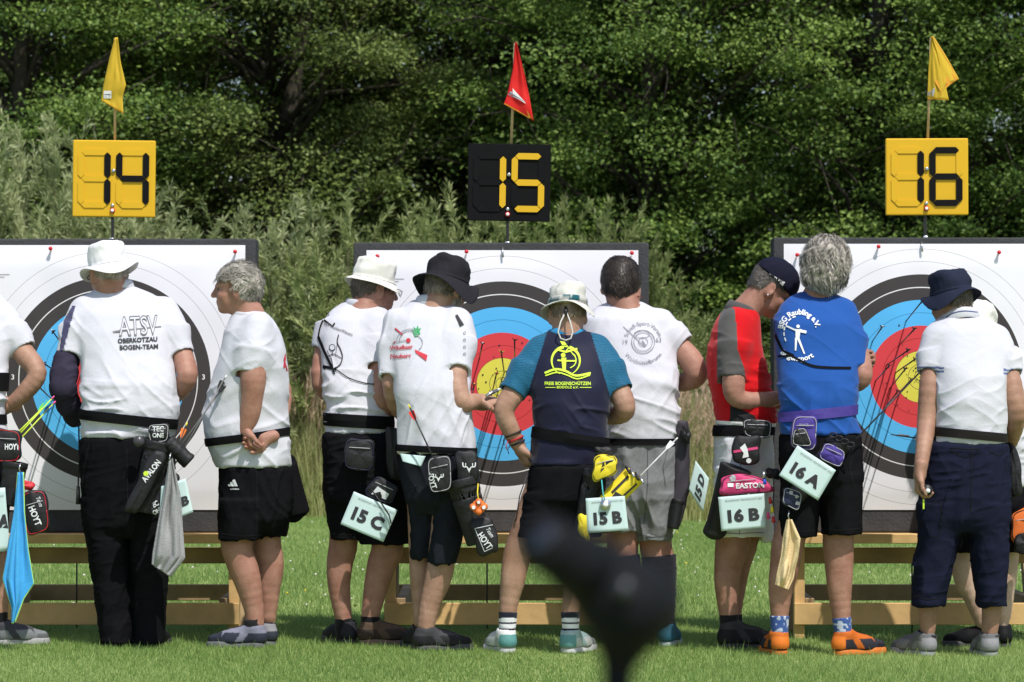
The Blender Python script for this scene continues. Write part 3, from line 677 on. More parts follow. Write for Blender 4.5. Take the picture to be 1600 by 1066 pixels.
    V, Fc = tube([P3({14: 120, 15: 761, 16: 1425}[num], 855, .3), P3({14: 120, 15: 761, 16: 1425}[num], 990, .3)], .004); mk('tie_cord', V, Fc, M_black, st)
    return root, face
FACE = {}
for k in (14, 15, 16): FACE[k] = target(k)
board(14, 178.5, 279.5, .6, False); board(15, 795.5, 285.5, 1.0, True); board(16, 1448, 276.5, -.2, False)
flag(14, [([(179, 59), (170, 95), (161, 135), (158, 158)], [(184, 58), (188, 95), (197, 133), (191, 152), (193, 178)], 1)], [[(158, 157), (176, 168), (192, 177)]], ((180, 60), (179.5, 222)), (168, 148), FY, 'limp yellow flag with folds above the 14 board')
flag(15, [([(805, 66), (801, 110), (792, 150), (787, 163)], [(807, 66), (818, 110), (827, 150), (834, 189)], 2)], [[(788, 162), (810, 174), (833, 188)]], ((805, 68), (798.5, 228)), (795, 144), FR, 'red triangular flag above the black 15 board')
flag(16, [([(1455, 57), (1451, 105), (1449, 155)], [(1457, 57), (1471, 100), (1483, 157)], 3), ([(1457, 57), (1466, 90), (1475, 133)], [(1459, 57), (1480, 90), (1499, 124)], 4)], [[(1458, 58), (1498, 123)], [(1498, 124), (1477, 133)], [(1450, 154), (1482, 157)]], ((1455, 59), (1449.5, 220)), (1451, 146), FY, 'yellow flag blown open to the right above the 16 board')

M_carbon = mat('carbon_shaft', (.02, .02, .022), .35)
ARN = 0
def arrow(nock, tip, vane, nockc, label, group, r=.0034, shaft=None, target_at=None):
    nock, tip = Vector(nock), Vector(tip); d = (tip-nock).normalized(); root = empty('arrow', tip, label, 'arrow', group)
    V, Fc = tube([nock, tip], r, 6); mk('shaft', V, Fc, shaft or M_carbon, root)
    V, Fc = tube([nock-d*.012, nock+d*.006], [r*.9, r*1.25], 6); mk('nock', V, Fc, nockc, root)
    a = d.orthogonal().normalized(); b = d.cross(a)
    for k in range(3):
        n_ = a*math.cos(k*2.094+.5)+b*math.sin(k*2.094+.5); s_ = d.cross(n_)*.0005; p0, p1, p2, p3 = nock+d*.018+n_*r, nock+d*.022+n_*(r+.012), nock+d*.05+n_*(r+.008), nock+d*.066+n_*r
        Vv = [p0-s_, p1-s_, p2-s_, p3-s_, p0+s_, p1+s_, p2+s_, p3+s_]; mk('vane', [tuple(q) for q in Vv], [(0, 1, 2, 3), (7, 6, 5, 4), (0, 4, 5, 1), (1, 5, 6, 2), (2, 6, 7, 3)], vane, root, smooth=False)
    return root
vcol = {k: mat('vane_'+k, c, .5) for k, c in dict(red=(.7, .03, .03), blue=(.03, .1, .5), green=(.15, .6, .05), yellow=(.75, .62, .05), black=(.03, .03, .03), orange=(.85, .2, .03), white=(.7, .7, .7), teal=(.05, .4, .4)).items()}
NOCKS = {14: [(81, 516, 'black', 'upper part of the blue ring of'), (66, 566, 'blue', 'blue ring low at the left of'), (101, 528, 'black', 'blue ring nearest the padded arm sleeve, on'), (112, 486, 'red', 'blue ring above the padded arm sleeve, on'), (56, 600, 'black', 'left edge of the blue ring of')],
         15: [(754, 536, 'black', 'upper left red ring of'), (804, 530, 'black', 'upper middle red ring of'), (783, 549, 'yellow', 'edge of the yellow centre of'), (776, 583, 'yellow', 'left half of the yellow centre of'), (790, 592, 'black', 'very middle of the yellow centre of'), (803, 600, 'yellow', 'right half of the yellow centre of'), (768, 612, 'black', 'lower left part of the yellow centre of'), (741, 600, 'black', 'left red ring beside the scoring hands of'), (813, 566, 'black', 'upper right red ring of')],
         16: [(1379, 510, 'black', 'upper left blue ring of'), (1443, 468, 'black', 'very top of the blue ring of'), (1430, 513, 'black', 'top of the red ring of'), (1391, 570, 'black', 'left red ring of'), (1416, 575, 'black', 'upper left yellow centre of'), (1425, 592, 'black', 'lower left yellow centre of'), (1421, 546, 'black', 'edge between red and yellow of'), (1432, 560, 'yellow', 'top of the yellow centre of'), (1404, 610, 'black', 'lower left edge of the yellow centre of')]}
for num, lst in NOCKS.items():
    for i, (nx_, ny_, vc, wh) in enumerate(lst):
        g = random.Random(num*50+i); L = g.uniform(.6, .7); nk = P3(nx_, ny_, -L); c0 = P3(DXD[num][0], 0, 0)
        tp_ = Vector((nk.x+g.uniform(-.03, .03), .03, nk.z-g.uniform(.06, .10)))
        wh2 = wh+f' target {num}'
        arrow(nk, tp_, vcol[vc], vcol[random.Random(i).choice(['black', 'red', 'yellow', 'white'])], 'arrow stuck in the '+wh2, f'arrows stuck in target {num}')

# ---------------------------------------------------------------- out of focus telescope near the camera
def scope():
    Y = -14.0; q = lambda x, y, dy=0: P3(x, y, Y+dy)
    b = q(966, 1100); root = empty('spotting_scope', b, 'black out of focus spotting scope close in front at the bottom', 'spotting scope')
    m = mat('scope_rubber', (.010, .011, .013), .7, var=.2, spec=.06); mg = mat('scope_gloss', (.02, .022, .03), .12, spec=.8)
    s = 1/PXM(Y)
    V, Fc = join(tube([q(846, 838, -.045), q(852, 845, -.04), q(880, 868, -.03), q(884, 870, -.03), q(935, 905, -.01)], [40*s, 46*s, 46*s, 46*s, 50*s], 28)); mk('eyepiece', V, Fc, m, root)
    V, Fc = tube([q(845, 837, -.0462), q(847, 839, -.0455)], [24*s, 27*s], 24); mk('eye_lens', V, Fc, mg, root)
    F_ = Shape(); F_.cone(q(905, 882, -.012), q(975, 935, .01), 54*s, 66*s, .01); F_.cone(q(985, 945, -.01), q(985, 945, .07), 66*s, 64*s, .015); F_.cone(q(992, 940, .0), q(1028, 952, .0), 44*s, 26*s, .01); F_.cone(q(975, 990, 0), q(968, 1035, 0), 42*s, 28*s, .015)
    V, Fc = F_.mesh(.0016); mk('prism_housing', V, Fc, m, root)
    V, Fc = tube([q(985, 945, .05), q(985, 945, .16), q(985, 945, .165), q(985, 945, .27)], [55*s, 55*s, 62*s, 62*s], 32); mk('objective_tube', V, Fc, m, root)
    V, Fc = tube([q(976, 922, -.02), q(975, 920, -.042)], [15*s, 13*s], 18); mk('focus_knob', V, Fc, mg, root)
    t = empty('tripod', P3(965, 0, Y)-Vector((0, 0, P3(965, 0, Y).z)), 'black tripod column under the blurred spotting scope', 'tripod')
    x = P3(965, 0, Y).x; zt = q(966, 1030).z
    V, Fc = join(tube([(x, Y, zt), (x, Y, zt-.035)], [24*s, 26*s], 18), tube([(x, Y, zt-.03), (x, Y, .35)], 17*s, 14)); mk('column', V, Fc, m, t)
    for k in range(3):
        a = 2*math.pi*k/3+.5; V, Fc = tube([(x+.02*math.cos(a), Y+.02*math.sin(a), zt-.12), (x+.42*math.cos(a), Y+.42*math.sin(a), .0)], [.013, .009], 10); mk('leg', V, Fc, m, t)
scope()
# ================================================================ PEOPLE
def skin(name, c, c2=None): return mat(name, c, .55, var=.16, scale=70, bump=.0016, bscale=160, spec=.35, mottled=(c2 or (c[0]*.82, c[1]*.62, c[2]*.58), 15))
SK_tan = skin('skin_tanned', (.37, .21, .145), (.28, .15, .10)); SK_mid = skin('skin', (.41, .245, .175), (.32, .175, .12)); SK_pale = skin('skin_pale', (.52, .37, .29), (.43, .28, .21)); SK_red = skin('skin_reddened', (.38, .20, .145), (.29, .135, .095))
def cloth(name, rough=.85, var=.05, bump=.0012, bscale=90, sheen=.1, spec=.12): return mat(name, (1, 1, 1), rough, var=var, scale=25, bump=bump, bscale=bscale, attr='Col', sheen=sheen, spec=spec)
C_knit = cloth('cotton_cloth'); C_dark = cloth('dark_cloth', .95, .25, .0012, 110, 0, .03); C_hat = cloth('hat_cloth', .9, .06, .001, 70, 0, .06)
C_shoe = mat('shoe_upper', (1, 1, 1), .6, var=.15, scale=60, bump=.001, bscale=200, attr='Col', spec=.12)
C_sole = mat('shoe_sole', (1, 1, 1), .6, var=.12, scale=50, attr='Col')
M_hair = {}
def rotm(yaw, pitch=0, roll=0): return np.array(Matrix.Rotation(R(yaw), 3, 'Z') @ Matrix.Rotation(R(-pitch), 3, 'X') @ Matrix.Rotation(R(roll), 3, 'Y'))
def colorize(V, base, regions):
    """regions: list of (mask_fn(V)->bool/float, rgb)"""
    C = np.tile(np.array(base, float), (len(V), 1))
    for fn, rgb in regions: m = fn(V); m = m.astype(float)[:, None]; C = C*(1-m)+np.array(rgb)*m
    return C
def seg_t(V, a, b):
    a, b = np.array(a), np.array(b); d = b-a; L = np.linalg.norm(d); t = (V-a)@d/L; r = np.linalg.norm((V-a)-np.outer(t, d/L), axis=1); return t/L, r
FINGER = [(-.030, .078, .068, .0086), (-.0105, .084, .077, .0088), (.010, .080, .072, .0084), (.029, .070, .056, .0074)]
def hand_prims(S_, w, d, pn, thumb, curl=35, spread=1.0, sc=1.0, tcurl=20, toward=0):
    """w wrist, d direction to the knuckles, pn palm normal (fingers curl towards it), thumb=+1/-1 side along cross(d,pn)"""
    w = Vector(w); d = Vector(d).normalized(); pn = Vector(pn); pn = (pn-d*pn.dot(d)).normalized(); s = d.cross(pn).normalized()*thumb
    M = np.array([list(s), list(d), list(pn)]).T
    pc = w+d*.045*sc; S_.ell(pc, (.042*sc, .054*sc, .0165*sc), M, .012, n=2.6); S_.cone(w-d*.03, w+d*.02, .0265*sc, .027*sc, .02)
    for i, (off, kn, ln, r) in enumerate(FINGER):
        b = w+s*(-off*sc*spread)+d*kn*sc*.98; a = 0; p = b-d*.025*sc; c = [(p, r*1.08*sc), (b, r*1.05*sc)]; q = b
        cc = curl[i] if hasattr(curl, '__len__') else curl+i*3
        for k, f in enumerate((.46, .30, .24)):
            a += cc*(1.0, 1.05, .75)[k]; dd = d*math.cos(R(a))+pn*math.sin(R(a))+s*(-off*(spread-1)*6); q = q+dd.normalized()*ln*f*sc; c.append((q.copy(), r*sc*(1.0, .93, .84)[k]))
        S_.chain(c, .004)
    b = w+s*.026*sc+d*.018*sc; k1 = b+(s*.75+d*.75+pn*.35).normalized()*.036*sc; k2 = k1+(s*.35+d*1+pn*math.tan(R(tcurl))).normalized()*.032*sc; k3 = k2+(s*.05+d*1+pn*(math.tan(R(tcurl))+.35)).normalized()*.026*sc
    S_.cone(w+s*.01+d*.01, k1, .016*sc, .0125*sc, .012); S_.chain([(k1, .0115*sc), (k2, .0102*sc), (k3, .0088*sc)], .004)
class Person:
    def __init__(s, label, px, Y, skin_m, lean=.11):
        s.lean = lean
        s.Y = Y; x = P3(px, 0, Y).x; s.root = empty('person', (x, Y, GZ(x)), label, 'person', 'archers at the targets'); s.sk = skin_m; s.S = Shape(); s.hands = []; s.tree = {}
    def pt(s, x, y, dy=0):
        z = P3(x, y, s.Y).z; u = max(0., min(1.3, (z-1.12)/.36)); return P3(x, y, s.Y+dy+s.lean*u*u*(3-2*min(u, 1))/1.0)
    def ring(s, rows, grow=0):
        """rows (py, xl, xr, half depth m, dy)"""
        out = []
        for r in rows:
            py, xl, xr, b = r[:4]; dy = r[4] if len(r) > 4 else 0
            a = s.pt(xl, py, dy); c = s.pt(xr, py, dy); out.append((a.z, (a.x+c.x)/2, a.y, (c.x-a.x)/2+grow, b+grow))
        return out
    def ch(s, pts): return [(s.pt(p[0], p[1], p[2]), p[3]) for p in pts]
    # ---- head
    def head(s, px, py, yaw=0, pitch=0, roll=0, dy=0, sc=1.0, neck=None, nr=.057, ears=True):
        c = np.array(s.pt(px, py, dy)); M = rotm(yaw, pitch, roll); s.hc, s.hM, s.hs = c, M, sc; L = lambda x, y, z: c+M@(np.array((x, y, z))*sc)
        F_ = s.S; E = lambda p, r, k=.015, rot=None, op='u', n=2: F_.ell(L(*p), np.array(r)*sc, M if rot is None else M@rot, k*sc, op, n)
        E((0, -.012, .03), (.077, .096, .086)); E((0, .028, -.04), (.061, .070, .072), .03); E((0, .035, -.065), (.052, .055, .042), .02); E((0, .073, -.092), (.022, .020, .018), .02)
        E((0, .080, .026), (.050, .018, .012), .02); E((.034, .066, -.026), (.026, .024, .022), .02); E((-.034, .066, -.026), (.026, .024, .022), .02)
        F_.cone(L(0, .094, .018), L(0, .116, -.022), .0075*sc, .0125*sc, .012*sc); E((.011, .103, -.026), (.008, .010, .007), .008); E((-.011, .103, -.026), (.008, .010, .007), .008)
        E((0, .093, -.054), (.024, .010, .0055), .006); E((0, .090, -.066), (.021, .010, .006), .006)
        for q in (-1, 1):
            E((q*.032, .104, .006), (.017, .014, .011), .012, op='s')
            if ears:
                rt = np.array(Matrix.Rotation(R(-q*26), 3, 'Z') @ Matrix.Rotation(R(12), 3, 'X'))
                E((q*.084, -.006, -.006), (.008, .021, .034), .006, rt); E((q*.094, -.002, -.002), (.007, .011, .019), .006, rt, 's'); E((q*.079, .004, -.036), (.007, .010, .010), .006)
        nb = neck if neck is not None else (0, 0)
        np_ = s.pt(*nb[:3]) if len(nb) == 3 else s.pt(px, py+55, dy)
        F_.cone(L(0, -.022, -.03), np_, nr*sc, nr*1.08, .03)
        s.eyes = [L(q*.032, .0800, .006) for q in (-1, 1)]
    def arm(s, pts, hand=None, k=.02):
        c = s.ch(pts); c[0] = (c[0][0], c[0][1]*.72); q = catmull([(*p, r) for p, r in c], 4); s.S.chain([(p[:3], p[3]) for p in q], .004)
        if hand: s.hands.append(hand)
        return c
    def leg(s, pts, back=(0, -1)):
        c = s.ch(pts); c[0] = (c[0][0], c[0][1]*.68); c[-1] = (c[-1][0]+Vector((0, 0, .042)), c[-1][1]*.82); q = catmull([(*p, r) for p, r in c], 4); gz = GZ(float(q[0][0])); q = [np.array((*p[:3], p[3]*(.80 if p[2]-gz < .105 else 1))) for p in q]; s.S.chain([(p[:3], p[3]) for p in q], .004)
        q = sorted([tuple(map(float, p)) for p in q], key=lambda p: p[2]); A = np.array(q); g = GZ(A[0, 0])
        for z, off, k1, k2, hh in ((.345, .016, .80, .72, .085), (.47, .020, .35, .25, .05)):
            x, y, r = (float(np.interp(z+g, A[:, 2], A[:, i])) for i in (0, 1, 3)); 
            if z < .4:
                for q_ in (-1, 1): s.S.ell((x+back[0]*off+q_*r*.30*abs(back[1]), y+back[1]*off+q_*r*.3*abs(back[0]), z+g+q_*.008), (r*.62, r*.62, hh), None, .012)
        x, y, r = (float(np.interp(.12+g, A[:, 2], A[:, i])) for i in (0, 1, 3)); s.S.cone((x+back[0]*r*.7, y+back[1]*r*.7, g+.05), (x+back[0]*r*.75, y+back[1]*r*.75, g+.20), .011, .009, .012)
        return c
    def torso(s, rows): s.S.stack(s.ring(rows, -.022), .03); return s
    def body(s, h=.0055):
        parts = []
        V, Fc = s.S.mesh(h); V = relax(V, Fc, 1, .4); parts.append((V, Fc))
        for hd in s.hands:
            H = Shape(); hand_prims(H, **hd); v, f = H.mesh(.0028); parts.append((v, f))
        o = 0; Vs, Fs = [], []
        for v, f in parts: Vs.append(v); Fs.append(f+o); o += len(v)
        b = mk('body', np.concatenate(Vs), np.concatenate(Fs), s.sk, s.root); s.bodyo = b
        if hasattr(s, 'eyes'):
            em = mat('eye_dark', (.10, .08, .07), .25)
            for e in s.eyes:
                r = .0115*s.hs; th = np.linspace(0, math.pi, 9); V, Fc = [], []
                F_ = Shape(); F_.ell(e, (r, r, r)); v, f = F_.mesh(.003); mk('eye', v, f, em, s.root)
        return b
    # ---- hair: scalp shell with combed ridges and loose locks
    def hair(s, col, t=.012, front=.045, low=-.075, top=None, wave=0, seed=0, name='hair', locks=900, llen=.035, lthick=.0016, vol=(0, 0, 0), bob=None, curly=0, sideburn=-.03, part=0, grow_top=.0, capz=None):
        c, M, sc = s.hc, s.hM, s.hs; F_ = Shape(); L = lambda x, y, z: c+M@(np.array((x, y, z))*sc)
        F_.ell(L(0, -.014, .032+grow_top), (np.array((.077, .096, .086+grow_top))+t)*sc, M, .01)
        if vol[0]: F_.ell(L(0, -.045, -.01), (np.array((.070+vol[0], .062+vol[1], .07+vol[2])))*sc, M, .03)
        else: F_.ell(L(0, -.035, -.02), (np.array((.066, .066, .062))+t*.6)*sc, M, .02)
        if bob: F_.ell(L(*bob[0]), np.array(bob[1])*sc, M, .03)
        V, Fc = F_.mesh(.006); Q = (V-c)@M/sc; N = vnormals(V, Fc)
        q = np.stack([Q[:, 0]*45, Q[:, 1]*22, Q[:, 2]*14], 1); D = (vnoise(q, seed)-.5)*.007+(vnoise(q*2.4, seed+1)-.5)*.004
        if curly: w_ = vnoise(Q*16, seed+4)*6; D += np.sin(Q[:, 2]*85+w_+Q[:, 0]*28)*curly
        wavy = curly > .004
        if wavy:
            vn = vnoise(Q*12, seed+31)*5; an = np.arctan2(Q[:, 0], -Q[:, 1]); lat = np.cos(Q[:, 2]*62+vn); phs = an*24+1.7*np.sin(Q[:, 2]*62+vn)+vn*.6
            D = .0036*np.sin(phs)+(vnoise(Q*13, seed+33)-.5)*.022+(vnoise(q, seed)-.5)*.003
        V2 = V+N*D[:, None]
        def hairline(Q): # keep above / behind this line
            zl = np.where(Q[:, 1] > .02, front+(Q[:, 1]-.02)*.15, np.where(Q[:, 1] > -.015, sideburn+(Q[:, 1]+.015)/.035*(front-sideburn), low+(Q[:, 1]+.095)*.35*(1 if low < -.04 else .2)))
            k_ = Q[:, 2] > zl+(vnoise(Q*60, seed+2)-.5)*.012
            return k_ & (Q[:, 2] < capz) if capz is not None else k_
        keepv = hairline(Q); kf = keepv[Fc].all(1); Fk = Fc[kf]; use = np.unique(Fk); mp = np.full(len(V), -1); mp[use] = np.arange(len(use))
        col = np.array(col); n1 = vnoise(np.stack([Q[:, 0]*80, Q[:, 1]*70, Q[:, 2]*18], 1), seed+6)[:, None]; n1 = .35*n1+.65*(.5+.5*np.sin(phs))[:, None] if wavy else n1; Cc = col*(.45+1.0*n1)
        m = hairmat(); h = mk(name, V2[use], mp[Fk], m, s.root, colors=Cc[use])
        g = np.random.default_rng(seed+50); Vl, Fl, Cl = [], [], []; idx = g.choice(use, min(locks, len(use)), replace=False)
        FL = np.stack([vnoise(Q*22, seed+20)-.5, vnoise(Q*22, seed+21)-.5, vnoise(Q*22, seed+22)-.5], 1)*1.3; PH = vnoise(Q*26, seed+23)*12; TN = vnoise(Q*34, seed+24)
        if wavy: TN = .3*TN+.7*(.5+.5*np.sin(phs))
        for i in idx:
            p = V2[i]; n_ = N[i]; ql = Q[i]; fl = FL[i]; dn = np.array([0, -.35, -1.0])+np.array([ql[0]*6, -.6 if ql[2] > .06 else 0, 0])+fl*(1.1+wave*150)+g.normal(0, .12, 3); dn = M@dn; dn -= n_*(dn@n_)*.9
            if wavy: d0 = M@np.array((0, 0, -1.)); d0 -= n_*(d0@n_); sd0 = np.cross(d0, n_); dn = d0+sd0*lat[i]*.75+g.normal(0, .07, 3)
            dn = dn*1.0; dn /= np.linalg.norm(dn)+1e-6
            sd = np.cross(dn, n_); sd /= np.linalg.norm(sd)+1e-6; ln = llen*g.uniform(.5, 1.2); ww = lthick*g.uniform(.7, 1.6); o = len(Vl); nsg = 5; ph = PH[i]+g.uniform(-.4, .4)
            cc = col*(.35+1.5*TN[i])*g.uniform(.75, 1.3)
            for k in range(nsg+1):
                f = k/nsg; ctr = p+dn*ln*f+n_*(.0015+.004*math.sin(f*math.pi)*g.uniform(.5, 1.2))+sd*math.sin(f*5+ph)*wave*(1 if not curly else 1.6)+n_*(curly*1.5*math.sin(f*4+ph)); wv = ww*(1-.75*f); Vl += [ctr-sd*wv, ctr+sd*wv]; Cl += [cc, cc]
            for k in range(nsg): Fl.append((o+2*k, o+2*k+1, o+2*k+3, o+2*k+2))
        if Vl: mk('hair_locks', np.array(Vl), np.array(Fl), m, h, colors=np.array(Cl))
        return h
    # ---- garments
    def shirt(s, rows, sleeves, col=(.535, .54, .59), regions=(), fold=None, seed=0, k=.035, neck=None, h=.006, hemcut=None, collar=None, mtl=None, name='shirt', sleeve_cuff=None, fscale=1.0, n=2.3):
        F_ = Shape(); rg = s.ring(rows); F_.stack(rg, .02, n=n, rnd=.012); zs = [q[0] for q in rg]; zb, zt = min(zs), max(zs); s.hemz = zb
        s.slv = []
        for pts in sleeves:                             # chain of (px,py,dy,r); last one is the open end
            c = s.ch(pts); 
            for (a, ra), (b, rb) in zip(c[:-2], c[1:-1]): F_.cone(a, b, ra, rb, k)
            (a, ra), (b, rb) = c[-2], c[-1]; F_.cone(a, b, ra, rb, k, flat=True); s.slv.append((a, b, ra, rb))
        for a, b, ra, rb in s.slv:
            d = (b-a).normalized(); F_.cone(b-d*.022, b+d*.03, rb-.008, rb-.007, .004, 's', flat=True)
        if neck is not None: F_.cone(s.pt(*neck[0][:3]), s.pt(*neck[1][:3]), neck[0][3], neck[1][3], .02)
        F_.stack([(z, x, y, a-.010, b-.010) for z, x, y, a, b in rg if z < zb+.25], .004, op='s', zlo=zb-.05, zhi=zb+.02, rnd=0, n=n)
        V, Fc = F_.mesh(h); fold = fold if fold is not None else [(0, .16, .032, .011, zb, zb+.34), (38, .3, .05, .012, None, None), (-42, .3, .05, .012, None, None), (90, .3, .06, .010, None, None)]
        fold = [(a, b, c_, d*fscale, e, f) for a, b, c_, d, e, f in fold]
        arms_ = [np.array(c[0]) for c in s.slv] or [np.zeros(3)]
        def msk(W):
            u = np.clip((W[:, 2]-(zb+.20))/(.22), 0, 1); k_ = 1-.72*u
            for a in arms_: k_ = np.maximum(k_, 1.1*np.exp(-(np.linalg.norm(W-a, axis=1)/.11)**2))
            return k_
        V = folds(V, Fc, fold, seed, msk)
        C = colorize(V, col, list(regions)); o = mk(name, V, Fc, mtl or C_knit, s.root, colors=C); s.sh = o; s.tree['shirt'] = bvh(o); return o
    def bottoms(s, waist, legs, col, name='shorts', fold=None, seed=0, regions=(), h=.006, mtl=None, k=.016, fscale=1.0, cuffdepth=.03):
        F_ = Shape(); wr = sorted(s.ring(waist)); A = np.array(wr); hz = s.hemz
        at = lambda z, g: (z, *[float(np.interp(z, A[:, 0], A[:, c_])) for c_ in (1, 2)], *[float(np.interp(z, A[:, 0], A[:, c_]))-g for c_ in (3, 4)])
        wr = [q for q in wr if q[0] < hz-.006]+[at(hz-.005, 0), at(hz+.006, .022), at(max(hz+.05, A[-1, 0]), .026)]
        z_, x_, y_, a_, b_ = min(wr); wr = [(z_-.06, x_, y_, a_*.72, b_*.72)]+wr
        F_.stack(wr, .02, n=2.4, win=.012)
        for rows in legs:
            rg = s.ring(rows); zb = min(q[0] for q in rg); F_.stack(rg, k, n=2.1, rnd=.006)
        for rows in legs:
            rg = s.ring(rows); zb = min(q[0] for q in rg); F_.stack([(z, x, y, a-.009, b-.009) for z, x, y, a, b in rg], .003, op='s', zlo=zb-.04, zhi=zb+cuffdepth, rnd=0, n=2.1)
        V, Fc = F_.mesh(h); fold = fold if fold is not None else [(75, .25, .045, .010, None, None), (-70, .22, .05, .008, None, None), (8, .12, .03, .005, None, None), (60, .06, .016, .002, None, None)]
        V = folds(V, Fc, [(a, b, c_, d*fscale, e, f) for a, b, c_, d, e, f in fold], seed+30); o = mk(name, V, Fc, mtl or C_dark, s.root, colors=colorize(V, col, list(regions))); s.tree['bottoms'] = bvh(o); return o
    def band(s, name, rows, zc, hgt, th, m, tilt=0, n=72, parent=None, ydrop=0, pexp=2.3, sag=0):
        """strap round the body: follows the rows outline grown by th; zc(px)->py via tilt"""
        rg = sorted(s.ring(rows)); A = np.array(rg); V, Fc = [], []; xm = A[:, 1].mean(); n = 120; z0 = s.pt(800, zc).z; off = .005 if th < .015 else .006
        T = [s.tree[k] for k in ('shirt', 'bottoms') if k in s.tree]; RR = []
        for i in range(n):
            a = 2*math.pi*i/n; ca, sa = math.cos(a), math.sin(a); cx, cy, aa, bb = (float(np.interp(z0, A[:, 0], A[:, c_])) for c_ in (1, 2, 3, 4)); rr = (abs(ca)**pexp+abs(sa)**pexp)**(-1/pexp); x = cx+aa*ca*rr; row = []
            r0 = math.hypot(aa*ca*rr, bb*sa*rr); dv = Vector((aa*ca*rr, bb*sa*rr, 0)).normalized()
            for dz in (-hgt/2, 0, hgt/2):
                z = z0+(x-xm)*tilt+sag*ca*ca+dz; best = r0*.9
                for t in T:
                    h = t.ray_cast(Vector((cx, cy, z))+dv*(r0+.06), -dv, .16)
                    if h[0] is not None: best = max(best, (h[0]-Vector((cx, cy, z))).length)
                row.append((best, z))
            RR.append((cx, cy, dv, row))
        rads = np.array([[q[0] for q in r_[3]] for r_ in RR]); rads = np.stack([np.max([np.roll(rads, k, 0) for k in (-2, -1, 0, 1, 2)], 0)])[0]; rads = np.mean([np.roll(rads, k, 0) for k in (-3, -2, -1, 0, 1, 2, 3)], 0); mid = .5*rads.max(1)+.5*rads.mean(1)
        for i, (cx, cy, dv, row) in enumerate(RR):
            for (k, g) in ((0, -.004), (0, off), (1, off+.001), (2, off), (2, -.004)):
                p_ = Vector((cx, cy, row[k][1]))+dv*(.6*rads[i, k]+.4*mid[i]+g); V.append(p_)
        for i in range(n):
            j = (i+1) % n
            for q in range(4): Fc.append((i*5+q, j*5+q, j*5+q+1, i*5+q+1))
            Fc.append((i*5+4, j*5+4, j*5, i*5))
        return mk(name, V, Fc, m, parent or s.root, smooth=False)
    def collar(s, px, py, dy, rx, ry, hgt, m_col=(.535, .54, .59), tilt=0, flare=.012, name='collar', roll=0, parent=None):
        c = s.pt(px, py, dy); V, Fc = [], []; n = 40; Rt = Matrix.Rotation(R(-tilt), 3, 'X') @ Matrix.Rotation(R(roll), 3, 'Y')
        prof = [(0, -.01), (0, hgt*.9), (.002, hgt), (.006, hgt), (.010, hgt*.75), (flare+.006, -.012), (flare+.003, -.014)]
        for i in range(n):
            a = 2*math.pi*i/n
            for g, z in prof: V.append(tuple(c+Rt @ Vector(((rx+g)*math.cos(a), (ry+g)*math.sin(a), z+.003*math.sin(3*a)))))
        k = len(prof)
        for i in range(n):
            j = (i+1) % n
            for q in range(k-1): Fc.append((i*k+q, j*k+q, j*k+q+1, i*k+q+1))
        return mk(name, V, Fc, C_knit, parent or s.sh, colors=np.tile(m_col, (len(V), 1)))
    # ---- hats
    def bucket(s, col, crown=.10, brim=.06, drop=.035, bandcol=None, up=.075, tilt=(0, 0), rx=.094, ry=.110, seed=0, taper=.86, name='bucket_hat', wob=.006, yawo=0, regions=()):
        c, M, sc = s.hc, s.hM, s.hs; Mh = M@rotm(yawo, tilt[0], tilt[1]); base = c+M@(np.array((0, -.01, up-.03))*sc); n = 64; V, Fc, rw = [], [], []
        prof = [(1.0-.02, -.004), (1.0, .0), (.985, crown*.32), (.5+taper*.5+.02, crown*.62), (taper+.035, crown*.82), (taper-.04, crown*.95), (taper*.75, crown*1.02), (taper*.4, crown*1.07), (.02, crown*1.08)]
        g = np.random.default_rng(seed)
        ring = []
        bp_ = [(1.0, .0), (1.0+brim*.35/rx, -drop*.28), (1.0+brim*.7/rx, -drop*.62), (1.0+brim/rx, -drop), (1.0+brim/rx, -drop-.003), (1.0+brim*.7/rx, -drop*.62-.004), (1.0+brim*.3/rx, -drop*.28-.004), (.98, -.006)]
        def rows(pr, brimmy):
            out = []
            for f, z in pr:
                r_ = []
                for i in range(n):
                    a = 2*math.pi*i/n; wv = wob*(f-1)*6*(math.sin(2*a+seed)+.5*math.sin(3*a+seed*2)) if brimmy else 0
                    p = np.array((rx*f*math.cos(a), ry*(1+(f-1)*rx/ry)*math.sin(a) if brimmy else ry*f*math.sin(a), z+wv))*sc; r_.append(base+Mh@p)
                out.append(r_)
            return out
        R1 = rows(bp_[::-1], True); R2 = rows(prof[2:], False); allr = R1+R2[0:]
        V = np.array([p for r_ in allr for p in r_]); m_ = len(allr); Fc = np.array([(j*n+i, j*n+(i+1) % n, (j+1)*n+(i+1) % n, (j+1)*n+i) for j in range(m_-1) for i in range(n)])
        # subdivide once for soft creases
        bm = bmesh.new(); vs = [bm.verts.new(v) for v in V]; [bm.faces.new([vs[i] for i in f]) for f in Fc]; bmesh.ops.contextual_create(bm, geom=vs[-n:]); bmesh.ops.subdivide_edges(bm, edges=bm.edges[:], cuts=1, use_grid_fill=True); bmesh.ops.triangulate(bm, faces=[f for f in bm.faces if len(f.verts) > 4])
        bm.normal_update(); V = np.array([v.co[:] for v in bm.verts]); N = np.array([v.normal[:] for v in bm.verts]); bm.verts.index_update(); Fc = [tuple(v.index for v in f.verts) for f in bm.faces]; bm.free()
        Q = (V-base)@Mh/sc; D = ((vnoise(np.stack([Q[:, 0]*16, Q[:, 1]*16, Q[:, 2]*26], 1), seed)-.5)*.020+(vnoise(np.stack([Q[:, 0]*40, Q[:, 1]*40, Q[:, 2]*30], 1), seed+5)-.5)*.008)*np.clip(Q[:, 2]/.03, 0.15, 1)+(vnoise(Q*70, seed+1)-.5)*.003; V = V+N*D[:, None]
